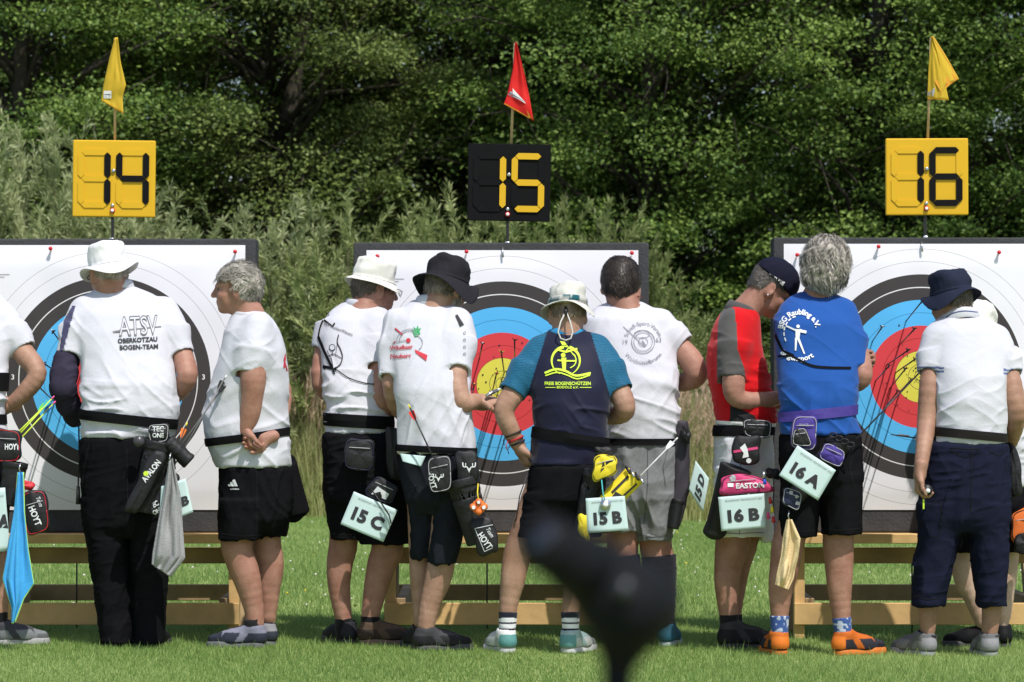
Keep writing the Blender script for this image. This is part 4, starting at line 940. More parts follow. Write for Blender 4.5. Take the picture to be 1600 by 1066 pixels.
        reg = [((lambda W, fn=fn: fn((W-base)@Mh/sc)), rgb) for fn, rgb in regions]
        o = mk(name, V, Fc, C_hat, s.root, colors=colorize(V, col, reg)); s.hat = o
        # stitched seam between crown and brim, stitch rings on the brim
        def loop(f, z, r, nm, cc):
            pts = [base+Mh@(np.array((rx*f*math.cos(a), ry*(1+(f-1)*rx/ry)*math.sin(a), z))*sc) for a in np.linspace(0, 2*math.pi, 49)]; V, Fc = tube([Vector(p) for p in pts], r, 5); mk(nm, V, Fc, C_hat, o, colors=np.tile(cc, (len(V), 1)))
        loop(1.045, -.001, .0020, 'seam', np.array(col)*.8); s.hatbase, s.hatM = base, Mh
        if bandcol is not None:
            V, Fc = [], []
            for i in range(n):
                a = 2*math.pi*i/n
                for f, z in ((1.0, .004), (1.03, .006), (1.02, .028), (.99, .030)): V.append(base+Mh@(np.array((rx*f*math.cos(a), ry*f*math.sin(a), z))*sc))
            Fc = [(i*4+q, ((i+1) % n)*4+q, ((i+1) % n)*4+q+1, i*4+q+1) for i in range(n) for q in range(3)]; V = np.array(V); q_ = vnoise(V*60, 3)[:, None]; cc = np.where(q_ > .55, np.array(bandcol), np.array(col)*.85); mk('hat_band', V, Fc, C_hat, o, colors=cc)
        return o
    # ---- feet
    def shoe(s, hx, hy, ang, col, sole, dy=0, accent=None, lace=None, sc=1.0, lift=0, name='shoe', high=.086, heelcol=None):
        """heel centre px on the ground, ang: 0 = toe away from the camera, +90 = toe to the left"""
        g = s.pt(hx, 1005, dy); g = Vector((g.x, g.y, GZ(g.x)+lift)); M = rotm(ang); g = g-Vector(M@np.array((0, .052*sc, 0))); L = lambda x, y, z: np.array(g)+M@(np.array((x, y, z))*sc)
        W = 1.0; F_ = Shape(); F_.cone(L(0, .035, .052), L(-.002, .17, .042), .039*sc, .042*sc, .02); F_.cone(L(-.002, .16, .04), L(.0, .245, .032), .042*sc, .030*sc, .02)
        F_.cone(L(0, .042, .05), L(0, .052, high), .041*sc, .045*sc, .015); F_.cone(L(0, .07, .085), L(0, .14, .055), .034*sc, .036*sc, .02)
        F_.cone(L(0, .05, high-.014), L(0, .05, high+.06), .033*sc, .037*sc, .006, 's', flat=True)
        lo = np.array(g)-.4; hi = np.array(g)+.4; F_.halfspace(np.array(g)+(0, 0, .022*sc), (0, 0, -1), lo, hi)
        V, Fc = F_.mesh(.005); Q = (V-np.array(g))@M/sc; C = np.tile(np.array(col, float), (len(V), 1))
        if accent is not None: mk_ = (np.sin(Q[:, 1]*55+Q[:, 2]*40) > .55) & (Q[:, 1] > .06) & (Q[:, 1] < .2); C[mk_] = accent; C[(Q[:, 2] > high-.014)] = accent
        if heelcol is not None: C[(Q[:, 1] < .032) & (Q[:, 2] < .085)] = heelcol
        C[Q[:, 2] < .030] = np.array(col)*.5; C[(Q[:, 1] > .215) & (Q[:, 2] < .05)] = np.array(col)*.6; C[(np.abs(Q[:, 0]) < .017) & (Q[:, 1] > .075) & (Q[:, 1] < .19) & (Q[:, 2] > .05)] = np.array(col)*.45
        o = mk(name, V, Fc, C_shoe, s.root, colors=C)
        F2 = Shape(); F2.cone(L(0, .045, .012), L(0, .10, .010), .040*sc, .034*sc, .01); F2.cone(L(0, .10, .010), L(-.003, .20, .008), .034*sc, .046*sc, .01); F2.cone(L(-.003, .20, .008), L(0, .245, .012), .046*sc, .036*sc, .01)
        F2.halfspace(np.array(g)+(0, 0, .031*sc), (0, 0, 1), lo, hi); F2.halfspace(np.array(g)+(0, 0, .0), (0, 0, -1), lo, hi); V, Fc = F2.mesh(.005); mk('sole', V, Fc, C_sole, o, colors=np.tile(sole, (len(V), 1)))
        if lace is not None:
            vs = []
            for k in range(5):
                y = .10+.022*k; z = .094-.011*k; vs.append(tube([L(-.024, y, z-.010), L(0, y+.008, z+.003), L(.024, y, z-.010)], .0028, 5))
            vs.append(tube([L(0, .1, .093), L(.022, .09, .103), L(.03, .105, .085)], .0024, 5)); vs.append(tube([L(0, .1, .093), L(-.022, .09, .103), L(-.03, .11, .083)], .0024, 5)); V, Fc = join(*vs); mk('laces', V, Fc, C_shoe, o, colors=np.tile(lace, (len(V), 1)))
        s.lastheel = g; return o
    def sock(s, pts, col, regions=(), name='sock', h=.005, mtl=None):
        F_ = Shape(); c = s.ch(pts); c[-1] = (c[-1][0], c[-1][1]*.84)
        for (a, ra), (b, rb) in zip(c[:-1], c[1:]): F_.cone(a, b, ra, rb, .01, flat=True); 
        V, Fc = F_.mesh(h); V = folds(V, Fc, [(5, .05, .012, .002, None, None)], 5); return mk(name, V, Fc, mtl or C_knit, s.root, colors=colorize(V, col, list(regions)))
_hm = []
def hairmat():
    if not _hm:
        m = mat('hair_strands', (1, 1, 1), .45, var=.1, attr='Col', spec=.4); _hm.append(m)
    return _hm[0]
def pyreg(Y, y0, y1): z0, z1 = P3(0, y1, Y).z, P3(0, y0, Y).z; return lambda V: (V[:, 2] > z0) & (V[:, 2] < z1)
def print_on(p, key='shirt'): return p.tree[key]
WHITE = (.535, .54, .59); BLK = (.018, .018, .020)
M_strap = mat('black_webbing', (.008, .008, .009), .9, spec=.05, bump=.0005, bscale=300)
def pxs(V): return 800+FPX*V[:, 0]/(V[:, 1]+CAMD), HORY-(V[:, 2]-CAMH)*FPX/(V[:, 1]+CAMD)
def inpoly(poly):
    def fn(V):
        x, y = pxs(V); ins = np.zeros(len(V), bool); n = len(poly)
        for i in range(n):
            x1, y1 = poly[i]; x2, y2 = poly[(i+1) % n]; c = ((y1 > y) != (y2 > y)) & (x < (x2-x1)*(y-y1)/(y2-y1+1e-9)+x1); ins ^= c
        return ins
    return fn
NAVY = (.012, .014, .04); BLACKC = (.0085, .0085, .010)
WCOL = (.7,.7,.7)
ppl = {}
# ---------------------------------------------------------------- 1: cut off by the left edge
p = Person('person cut by the left edge, white shirt, hand on hip, elbow out', -32, -.75, SK_tan); ppl[1] = p
rows = [(452, -60, -10, .06), (466, -85, 8, .085), (488, -98, 22, .11), (520, -100, 22, .12), (570, -92, 12, .13), (620, -86, 8, .13), (660, -84, 10, .13), (690, -84, 12, .13)]
p.torso(rows); p.head(-38, 432, -5, 15, 0, neck=(-36, 480, 0))
p.arm([(8, 505, 0, .052), (34, 548, 0, .050), (58, 582, -.01, .043), (40, 612, .02, .040), (14, 634, .05, .029)]); p.hands.append(dict(w=p.pt(16, 633, .05), d=Vector((-1, -.25, -.05)), pn=Vector((0, 1, .2)), thumb=1, curl=22))
p.arm([(-88, 505, 0, .05), (-100, 600, 0, .042), (-70, 650, .2, .03)])
p.leg([(-60, 740, 0, .085), (-62, 850, 0, .06), (-62, 960, 0, .038)]); p.leg([(-12, 740, 0, .085), (-8, 845, 0, .060), (-4, 890, 0, .058), (-1, 965, 0, .037), (4, 995, 0, .035)]); p.body()
p.shirt(rows, [[(4, 496, 0, .058), (22, 518, 0, .060), (37, 545, 0, .058)], [(-88, 500, 0, .058), (-97, 555, 0, .058)]], seed=1)
p.bottoms([(672, -84, 10, .13), (720, -88, 14, .135), (760, -86, 12, .13)], [[(745, -88, -38, .09), (862, -86, -34, .085)], [(745, -38, 14, .09), (862, -34, 12, .085)]], BLACKC, seed=1)
p.hair((.20, .17, .14), seed=1, locks=300); p.shoe(1, 0, -68, (.17, .18, .19), (.3, .3, .3), accent=(.05, .05, .06), lace=(.6, .6, .2)); p.sock([(-2, 955, 0, .041), (0, 985, 0, .043)], BLACKC); p.shoe(-62, 0, -10, (.25, .26, .28), (.55, .55, .55)); p.band('chest_strap', rows, 597, .085, .006, M_strap)
# ---------------------------------------------------------------- 2: white hat, white polo, long black trousers
p = Person('person in white bucket hat, white polo and long black trousers seen from behind', 205, -.75, SK_red); ppl[2] = p
rows = [(447, 158, 208, .055, .02), (456, 142, 232, .075, .01), (468, 126, 252, .10), (490, 114, 268, .125), (520, 114, 272, .14), (560, 126, 270, .15), (600, 128, 276, .165), (640, 127, 279, .17), (664, 129, 273, .165), (684, 126, 268, .165)]
p.torso(rows); p.head(170, 430, 28, 14, 0, neck=(178, 470, 0), nr=.062)
p.arm([(128, 500, 0, .055), (104, 560, 0, .052), (99, 604, 0, .048), (118, 650, .16, .040), (128, 648, .24, .030)]); p.arm([(262, 500, 0, .055), (286, 560, 0, .050), (292, 592, 0, .046), (272, 618, .14, .040), (255, 622, .25, .030)])
p.hands.append(dict(w=p.pt(128, 648, .24), d=Vector((.5, 1, 0)), pn=Vector((1, -.3, 0)), thumb=1, curl=40)); p.hands.append(dict(w=p.pt(255, 622, .25), d=Vector((-.6, 1, 0)), pn=Vector((-1, -.3, 0)), thumb=1, curl=40))
p.leg([(168, 700, 0, .08), (178, 850, 0, .06), (184, 985, 0, .04)]); p.leg([(232, 700, 0, .08), (232, 850, 0, .06), (233, 985, 0, .04)]); p.body()
fd2 = [(-4, .20, .034, .016, P3(0, 690, -.75).z, P3(0, 590, -.75).z), (32, .22, .05, .011, None, None), (-48, .2, .05, .010, None, None), (80, .3, .055, .007, None, None)]
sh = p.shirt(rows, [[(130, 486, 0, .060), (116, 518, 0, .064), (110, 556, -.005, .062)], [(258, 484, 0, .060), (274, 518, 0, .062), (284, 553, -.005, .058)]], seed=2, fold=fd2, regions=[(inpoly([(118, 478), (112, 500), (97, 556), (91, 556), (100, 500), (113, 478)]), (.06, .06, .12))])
p.collar(181, 452, .02, .072, .066, .034, tilt=12, roll=-6)
p.bottoms([(664, 128, 272, .16), (700, 125, 274, .165), (760, 127, 270, .16), (820, 131, 268, .14)], [[(780, 127, 200, .125), (830, 133, 201, .12), (913, 146, 204, .10), (960, 155, 206, .095), (992, 158, 207, .10), (1004, 158, 208, .105)], [(780, 198, 270, .125), (830, 202, 266, .12), (913, 206, 262, .10), (960, 208, 259, .095), (992, 209, 257, .10), (1004, 208, 256, .105)]], (.0075, .0075, .009), name='trousers', seed=2, fscale=1.2)
p.bucket((.70, .70, .71), crown=.105, brim=.047, drop=.030, tilt=(-4, -6), rx=.088, ry=.104, seed=2, up=.072, bandcol=None)
p.hair((.30, .25, .21), capz=.03, front=.0, low=-.045, seed=2, locks=500, llen=.015, t=.004); p.shoe(181, 0, 10, BLACKC, (.03, .03, .03), lift=-.005); p.shoe(234, 0, -14, BLACKC, (.03, .03, .03), lift=-.005)
F_ = Shape(); F_.chain([(p.pt(104, 562, 0), .060), (p.pt(100, 585, -.005), .060), (p.pt(98, 606, -.002), .058), (p.pt(107, 632, .07), .053), (p.pt(117, 650, .15), .048), (p.pt(127, 650, .23), .038)], .02); V, Fc = F_.mesh(.006); V = folds(V, Fc, [(20, .06, .02, .004, None, None)], 4); mk('arm_sleeve', V, Fc, C_dark, p.root, colors=np.tile((.035, .03, .05), (len(V), 1)))
fr = lambda x, y, z: Vector(p.hc+p.hM@np.array((x, y, z)))
V, Fc = join(tube([fr(.082, -.0, .008), fr(.075, .08, .010), fr(.06, .108, .008), fr(0, .118, .012), fr(-.06, .108, .008), fr(-.075, .08, .01), fr(-.082, 0, .008)], .0022, 6)); mk('glasses', V, Fc, M_black, p.root)
# ---------------------------------------------------------------- 3: grey hair, profile to the left, black shorts
p = Person('grey haired bareheaded person in profile facing left, hands behind the back', 395, -.75, SK_red, lean=0); ppl[3] = p
rows = [(487, 366, 412, .06), (497, 360, 424, .085), (515, 352, 437, .13), (545, 346, 446, .17), (575, 337, 450, .18), (610, 326, 451, .175), (645, 318, 451, .17), (675, 318, 449, .17), (695, 325, 453, .17), (715, 335, 456, .17), (729, 340, 455, .17)]
p.torso(rows); p.head(370, 452, 88, 4, 0, neck=(393, 500, 0), sc=.95, nr=.064)
p.arm([(398, 530, -.15, .054), (396, 585, -.17, .058), (394, 618, -.17, .050), (390, 650, -.16, .045), (383, 674, -.16, .031)]); p.hands.append(dict(w=p.pt(384, 672, -.16), d=Vector((.25, -.12, -1)), pn=Vector((1, .35, .25)), thumb=1, curl=[48, 42, 40, 38], spread=1.1))
p.hands.append(dict(w=p.pt(418, 684, -.15), d=Vector((-.95, -.15, -.2)), pn=Vector((.1, -1, .2)), thumb=-1, curl=30, sc=.95))
p.arm([(410, 540, .15, .05), (440, 610, .1, .045), (432, 665, -.02, .04), (420, 683, -.13, .029)])
p.leg([(384, 750, -.05, .09), (370, 838, -.05, .072), (374, 872, -.05, .066), (386, 905, -.05, .062), (396, 950, -.05, .044), (398, 975, -.05, .040), (398, 1000, -.05, .038)], back=(.98, -.2)); p.leg([(420, 750, .08, .085), (416, 842, .08, .066), (422, 880, .08, .062), (420, 920, .08, .052), (417, 975, .08, .036), (416, 1000, .08, .036)], back=(.98, -.2)); p.body()
p.shirt(rows, [[(402, 512, -.10, .068), (397, 550, -.14, .074), (391, 583, -.155, .070)], [(400, 512, .10, .06), (412, 560, .14, .06)]], seed=3, fold=[(30, .2, .045, .013, None, None), (-50, .2, .045, .010, None, None), (70, .25, .05, .008, None, None)])
p.collar(391, 496, 0, .072, .075, .014, tilt=0, flare=.0, roll=14, name='neckband')
p.bottoms([(700, 334, 453, .16), (735, 342, 455, .165), (780, 343, 456, .16), (810, 343, 450, .15)], [[(780, 343, 425, .13, -.05), (843, 342, 410, .11, -.05)], [(780, 385, 458, .12, .07), (838, 384, 447, .10, .08)]], BLACKC, seed=3)
p.hair((.27, .25, .215), t=.017, front=.050, low=-.062, seed=3, locks=2600, llen=.036, wave=.005, sideburn=-.02, curly=.003, lthick=.0019)
p.shoe(399, 0, 80, (.03, .034, .05), (.12, .12, .13), dy=-.05, accent=(.20, .20, .26), lace=(.3, .3, .32)); p.shoe(416, 0, 62, (.035, .04, .055), (.14, .14, .16), dy=.08, accent=(.24, .24, .26))
p.sock([(396, 967, -.05, .045), (398, 1003, -.05, .041)], (.02, .02, .022)); p.sock([(417, 972, .08, .040), (416, 1003, .08, .040)], (.02, .02, .022))
# ---------------------------------------------------------------- 4: white hat, white tee, black shorts, card 15 C
p = Person('person in white bucket hat, white t-shirt and black shorts wearing card 15 C', 560, -.55, SK_red); ppl[4] = p
rows = [(472, 538, 590, .06, .02), (482, 520, 604, .085, .01), (500, 506, 614, .11), (525, 500, 618, .13), (570, 503, 616, .14), (610, 506, 614, .145), (640, 509, 613, .145), (660, 508, 613, .145), (677, 507, 612, .145)]
p.torso(rows); p.head(585, 452, -62, 10, 0, neck=(566, 490, 0), nr=.062)
p.arm([(598, 530, -.06, .055), (594, 580, -.08, .054), (598, 628, -.09, .047), (622, 636, .02, .040), (655, 620, .12, .03)]); p.hands.append(dict(w=p.pt(655, 620, .12), d=Vector((1, .5, .2)), pn=Vector((0, .3, 1)), thumb=1, curl=40))
p.arm([(508, 520, .05, .05), (502, 600, .05, .043), (540, 630, .25, .03)])
p.leg([(538, 740, .04, .088), (537, 842, .04, .066), (531, 880, .04, .060), (530, 920, .04, .050), (537, 968, .04, .038), (537, 1000, .04, .038)]); p.leg([(596, 740, -.02, .09), (606, 846, -.02, .074), (597, 880, -.02, .066), (588, 915, -.02, .056), (578, 966, -.02, .040), (577, 1000, -.02, .038)]); p.body()
p.shirt(rows, [[(588, 508, -.05, .066), (590, 540, -.07, .068), (588, 575, -.085, .062)], [(512, 508, .03, .058), (505, 545, .03, .056)]], seed=4, fold=[(-8, .16, .04, .014, P3(0, 680, -.6).z, P3(0, 570, -.6).z), (-45, .25, .05, .012, None, None), (50, .2, .05, .008, None, None), (80, .3, .05, .007, None, None)])
p.collar(566, 482, .015, .076, .072, .018, tilt=8, flare=.0, roll=22, name='neckband')
p.bottoms([(655, 508, 614, .145), (690, 504, 620, .15), (740, 506, 628, .155), (780, 510, 632, .15)], [[(760, 508, 568, .13, .03), (842, 517, 566, .115, .03)], [(760, 556, 634, .13, -.02), (800, 558, 640, .13, -.02), (850, 562, 642, .12, -.02)]], (.009, .009, .011), seed=4, fscale=1.2)
p.bucket((.70, .69, .64), crown=.098, brim=.030, drop=.026, rx=.092, ry=.104, seed=4, up=.070, tilt=(3, 0), taper=.92)
p.hair((.09, .07, .055), capz=.03, front=.0, low=-.05, seed=4, locks=500, llen=.018, t=.006)
fr = lambda x, y, z: Vector(p.hc+p.hM@np.array((x, y, z)))
V, Fc = join(tube([fr(.082, -.0, .012), fr(.078, .09, .012), fr(.055, .118, .010), fr(.045, .118, -.012), fr(.06, .11, -.018), fr(.076, .09, -.004)], .0022, 6), tube([fr(-.082, 0, .012), fr(-.078, .09, .012), fr(-.05, .118, .012), fr(0, .122, .012), fr(.05, .118, .012)], .0022, 6)); mk('glasses', V, Fc, M_steel, p.root)
p.sock([(537, 966, .04, .042), (538, 1004, .04, .042)], BLACKC); p.sock([(579, 963, -.02, .045), (577, 1006, -.02, .043)], BLACKC); p.shoe(543, 0, 30, (.02, .02, .025), (.05, .05, .05), dy=.04); p.shoe(578, 0, -76, (.045, .032, .026), (.16, .10, .08), dy=-.02, lace=(.6, .12, .04), accent=(.10, .065, .045), sc=1.05)
# ---------------------------------------------------------------- 5: dark hat, white polo with carrot print
p = Person('bearded person in black bucket hat and white polo with red lettering, scoring', 672, -.85, SK_mid); ppl[5] = p
rows = [(470, 645, 702, .065, .02), (480, 630, 720, .085, .01), (498, 614, 734, .11), (525, 607, 738, .13), (570, 612, 735, .14), (610, 618, 733, .145), (650, 622, 738, .15), (690, 622, 744, .155), (708, 621, 744, .155)]
p.torso(rows); p.head(697, 452, -42, 22, 0, neck=(676, 490, 0), nr=.060)
p.arm([(722, 520, -.05, .055), (712, 590, -.07, .052), (721, 628, -.08, .045), (734, 629, -.05, .038), (750, 625, -.01, .028)]); p.hands.append(dict(w=p.pt(749, 625, -.01), d=Vector((1, .25, -.10)), pn=Vector((.1, .45, -1)), thumb=-1, curl=[40, 46, 50, 54], sc=1.0, spread=1.1))
p.arm([(628, 530, .04, .05), (612, 600, .03, .043), (640, 650, .2, .038), (740, 630, .28, .03)]); p.hands.append(dict(w=p.pt(748, 632, .26), d=Vector((.9, .3, -.1)), pn=Vector((0, .3, 1)), thumb=-1, curl=30))
p.leg([(655, 760, .05, .085), (657, 870, .05, .052), (657, 910, .05, .045), (658, 985, .05, .032), (658, 1000, .05, .034)]); p.leg([(700, 760, -.04, .09), (690, 872, -.04, .062), (684, 905, -.04, .058), (672, 945, -.04, .046), (664, 985, -.04, .037), (664, 1002, -.04, .036)]); p.body()
p.shirt(rows, [[(714, 502, -.03, .066), (716, 535, -.06, .068), (713, 578, -.075, .062)], [(618, 502, .02, .058), (610, 540, .02, .058), (609, 590, .01, .05)]], seed=5, fold=[(78, .3, .045, .014, None, None), (60, .25, .05, .010, None, None), (-35, .2, .05, .010, None, None), (100, .3, .06, .008, None, None)])
p.collar(676, 480, .02, .072, .068, .036, tilt=14, roll=12)
p.bottoms([(695, 624, 742, .15), (730, 626, 744, .155), (780, 634, 738, .15)], [[(760, 634, 690, .12, .04), (800, 637, 684, .11, .04), (872, 645, 680, .09, .04)], [(760, 676, 740, .13, -.03), (800, 678, 730, .125, -.03), (850, 672, 720, .10, -.04), (880, 671, 711, .09, -.04)]], (.016, .018, .024), name='three_quarter_trousers', seed=5, fscale=1.4)
p.bucket((.022, .021, .026), crown=.10, brim=.056, drop=.048, rx=.092, ry=.108, seed=5, up=.074, tilt=(-6, 2), wob=.012)
p.hair((.16, .13, .11), capz=.03, front=.0, low=-.06, seed=5, locks=700, llen=.02, t=.007)
F_ = Shape(); L5 = lambda x, y, z: p.hc+p.hM@np.array((x, y, z)); F_.ell(L5(0, .058, -.082), (.056, .050, .036), p.hM, .02); F_.ell(L5(0, .092, -.055), (.026, .012, .009), p.hM, .01); F_.ell(L5(.062, .03, -.055), (.012, .030, .04), p.hM, .02); F_.ell(L5(-.062, .03, -.055), (.012, .030, .04), p.hM, .02); V, Fc = F_.mesh(.005); V = folds(V, Fc, [(80, .02, .006, .003, None, None)], 3); nz_ = vnoise(V*150, 2)[:, None]; mk('beard', V, Fc, hairmat(), p.root, colors=np.array((.32, .28, .25))*(.5+nz_))
p.sock([(664, 984, -.04, .042), (664, 1004, -.04, .044)], (.16, .16, .17)); p.shoe(657, 0, 20, (.02, .02, .022), (.05, .05, .05), dy=.05); p.shoe(664, 0, -72, (.02, .02, .022), (.06, .06, .06), dy=-.04, lace=(.02, .02, .02), accent=(.05, .05, .055))
# ---------------------------------------------------------------- 6: navy and teal shirt, card 15 B
p = Person('person in pale grey corded hat and navy shirt with teal sleeves', 870, -.95, SK_mid); ppl[6] = p
rows = [(517, 858, 914, .06, .02), (524, 845, 932, .08, .01), (538, 834, 945, .11), (565, 826, 958, .125), (605, 829, 956, .135), (640, 834, 950, .14), (670, 838, 946, .14), (695, 832, 950, .145), (727, 828, 938, .145)]
p.torso(rows); p.head(887, 492, 4, 18, 0, neck=(887, 528, 0), nr=.062, sc=.98)
p.arm([(838, 560, 0, .052), (804, 612, 0, .050), (788, 642, -.01, .044), (798, 672, .0, .040), (812, 700, .02, .030)]); p.hands.append(dict(w=p.pt(811, 698, .02), d=Vector((.42, .1, -1)), pn=Vector((1, .4, .3)), thumb=1, curl=[35, 40, 45, 50]))
p.arm([(940, 560, 0, .052), (968, 612, 0, .050), (976, 642, 0, .045), (955, 650, .14, .040), (935, 645, .26, .03)]); p.hands.append(dict(w=p.pt(935, 645, .26), d=Vector((-1, .5, 0)), pn=Vector((-.3, -.5, .3)), thumb=1, curl=40))
p.leg([(842, 760, 0, .09), (818, 838, 0, .064), (808, 868, 0, .062), (802, 900, 0, .056), (794, 950, 0, .040), (791, 1000, 0, .036)]); p.leg([(890, 760, 0, .09), (898, 838, 0, .064), (900, 880, 0, .062), (898, 920, 0, .050), (891, 955, 0, .038), (892, 1000, 0, .036)]); p.body()
TEAL = (.014, .12, .22)
tl = lambda V: (lambda x, y: (x < 856-(y-515)*.311+2.0*np.sin(y*.2)*0) & (y < 650))(*pxs(V)); tr_ = lambda V: (lambda x, y: (x > 924+(y-522)*.30) & (y < 650))(*pxs(V))
zig = lambda f: (lambda V: f(V) & ((lambda x, y: np.sin((y+x*.35)*1.55+1.2*np.sin(x*.45)) > .2)(*pxs(V))))
p.shirt(rows, [[(844, 548, 0, .066), (822, 578, 0, .068), (800, 614, 0, .062)], [(932, 546, 0, .066), (952, 578, 0, .068), (970, 612, 0, .062)]], col=(.011, .012, .032), seed=6, regions=[(tl, TEAL), (tr_, TEAL), (zig(tl), (.012, .075, .14)), (zig(tr_), (.012, .075, .14))], h=.005, mtl=cloth('sports_jersey', .6, .05, .0004, 200, .1), fold=[(0, .16, .05, .012, P3(0, 730, -.95).z, P3(0, 620, -.95).z), (50, .25, .05, .010, None, None), (-50, .25, .05, .010, None, None), (85, .3, .06, .006, None, None)])
p.collar(886, 524, .02, .078, .070, .024, m_col=(.03, .25, .50), tilt=10)
p.bottoms([(700, 830, 948, .14), (735, 826, 946, .15), (780, 820, 944, .15)], [[(770, 818, 884, .13), (800, 812, 880, .125), (838, 806, 862, .11)], [(770, 872, 946, .13), (800, 874, 944, .125), (838, 876, 938, .11)]], BLACKC, seed=6)
p.bucket((.58, .57, .53), crown=.100, brim=.036, drop=.026, rx=.090, ry=.106, seed=6, up=.070, tilt=(-6, 1), bandcol=(.02, .10, .12), wob=.01)
p.hair((.22, .16, .12), capz=.03, front=.0, low=-.045, seed=6, locks=400, llen=.010, t=.003)
b0 = p.pt(884, 489, -.11); pts = [p.pt(884, 487, -.112), p.pt(876, 503, -.125), p.pt(872, 519, -.13), p.pt(876, 529, -.135), p.pt(884, 532, -.137), p.pt(892, 529, -.135), p.pt(895, 519, -.13), p.pt(891, 503, -.125), p.pt(885, 487, -.112)]
V, Fc = tube(pts, .0035, 7); mk('chin_cord', V, Fc, mat('cord_grey', (.5, .5, .48), .8), p.hat); V, Fc = tube([p.pt(884, 478, -.118), p.pt(884, 486, -.122), p.pt(884, 492, -.120)], [.007, .009, .006], 10); mk('cord_lock', V, Fc, M_black, p.hat)
stp = lambda V: (lambda x, y: ((y > 966) & (y < 972)) | ((y > 975) & (y < 982)))(*pxs(V))
for x0, x1 in ((794, 792), (891, 892)): p.sock([(x0, 956, 0, .042), (x1, 998, 0, .041)], (.02, .02, .035), regions=[(stp, (.75, .75, .78))], h=.004)
p.shoe(791, 0, 22, (.40, .44, .43), (.5, .5, .5), heelcol=(.10, .26, .25), accent=(.65, .66, .66), lace=(.5, .5, .5)); p.shoe(891, 0, -28, (.5, .52, .52), (.5, .5, .5), heelcol=(.12, .28, .27), accent=(.3, .4, .4))
for k, (a, c_) in enumerate((((802, 678, .0), (.02, .02, .02)), ((806, 686, .0), (.45, .02, .03)), ((809, 692, .01), (.02, .02, .05)))):
    c = p.pt(*a); d = Vector((.42, .05, -1)).normalized(); o_ = d.orthogonal().normalized(); q_ = d.cross(o_); V, Fc = tube([c+(o_*math.cos(t)+q_*math.sin(t))*(.038-.003*k) for t in np.linspace(0, 2*math.pi, 25)], .0045, 6); V2, F2 = tube([c+Vector((-.03, -.02, 0)), c+Vector((-.045, -.03, -.03)), c+Vector((-.04, -.03, -.05))], .002, 5); V, Fc = join((V, Fc), (V2, F2)); mk('wristband', V, Fc, mat(f'wrist_{k}', c_, .8), p.root)
# ---------------------------------------------------------------- 7: tall dark haired, white tee, grey shorts
p = Person('tall dark haired person in white t-shirt, grey shorts and black knee socks', 1000, -.5, SK_red); ppl[7] = p
rows = [(472, 952, 1004, .06, .02), (482, 930, 1025, .085, .01), (498, 916, 1042, .11), (525, 916, 1052, .13), (560, 926, 1056, .14), (600, 938, 1060, .145), (640, 948, 1063, .145), (668, 952, 1062, .145), (689, 954, 1058, .145)]
p.torso(rows); p.head(970, 446, -8, 12, 3, neck=(980, 488, 0), nr=.066, sc=1.03)
p.arm([(1040, 520, 0, .06), (1078, 562, 0, .056), (1088, 588, .02, .048), (1060, 598, .16, .042), (1030, 590, .28, .03)]); p.arm([(925, 525, .02, .055), (915, 600, .05, .045), (940, 620, .25, .03)]); p.hands.append(dict(w=p.pt(1030, 590, .28), d=Vector((-1, .5, .1)), pn=Vector((-.3, -.5, .3)), thumb=1, curl=40))
p.leg([(978, 780, 0, .09), (973, 840, 0, .072), (974, 880, 0, .066), (978, 930, 0, .05), (984, 995, 0, .036)]); p.leg([(1026, 780, 0, .09), (1024, 845, 0, .074), (1030, 880, 0, .070), (1034, 930, 0, .056), (1040, 995, 0, .038)]); p.body()
p.shirt(rows, [[(1030, 505, 0, .070), (1048, 525, 0, .072), (1066, 541, 0, .066)], [(930, 505, .02, .065), (920, 550, .04, .065)]], seed=7, fold=[(-20, .2, .045, .015, P3(0, 690, -.5).z, P3(0, 560, -.5).z), (55, .25, .05, .012, None, None), (-50, .2, .05, .009, None, None), (80, .3, .06, .008, None, None)])
p.collar(979, 480, .02, .082, .072, .014, tilt=8, flare=.0, name='neckband')
GR = (.19, .195, .205)
p.bottoms([(670, 958, 1056, .145), (700, 952, 1058, .15), (750, 946, 1058, .155), (780, 944, 1056, .15)], [[(770, 944, 1004, .14), (830, 950, 998, .12)], [(770, 992, 1056, .14), (845, 996, 1046, .12)]], GR, seed=7, fscale=1.5, mtl=C_knit)
p.hair((.035, .026, .022), t=.012, front=.05, low=-.070, seed=7, locks=2200, llen=.03, wave=.0005, sideburn=-.01)
p.sock([(974, 868, 0, .078), (976, 890, 0, .074), (978, 930, 0, .060), (984, 992, 0, .044)], (.014, .014, .02)); p.sock([(1029, 868, 0, .081), (1031, 890, 0, .078), (1034, 930, 0, .066), (1040, 992, 0, .046)], (.014, .014, .02)); p.shoe(984, 0, 10, (.03, .12, .16), (.35, .4, .42)); p.shoe(1042, 0, -14, (.03, .12, .18), (.35, .4, .42))
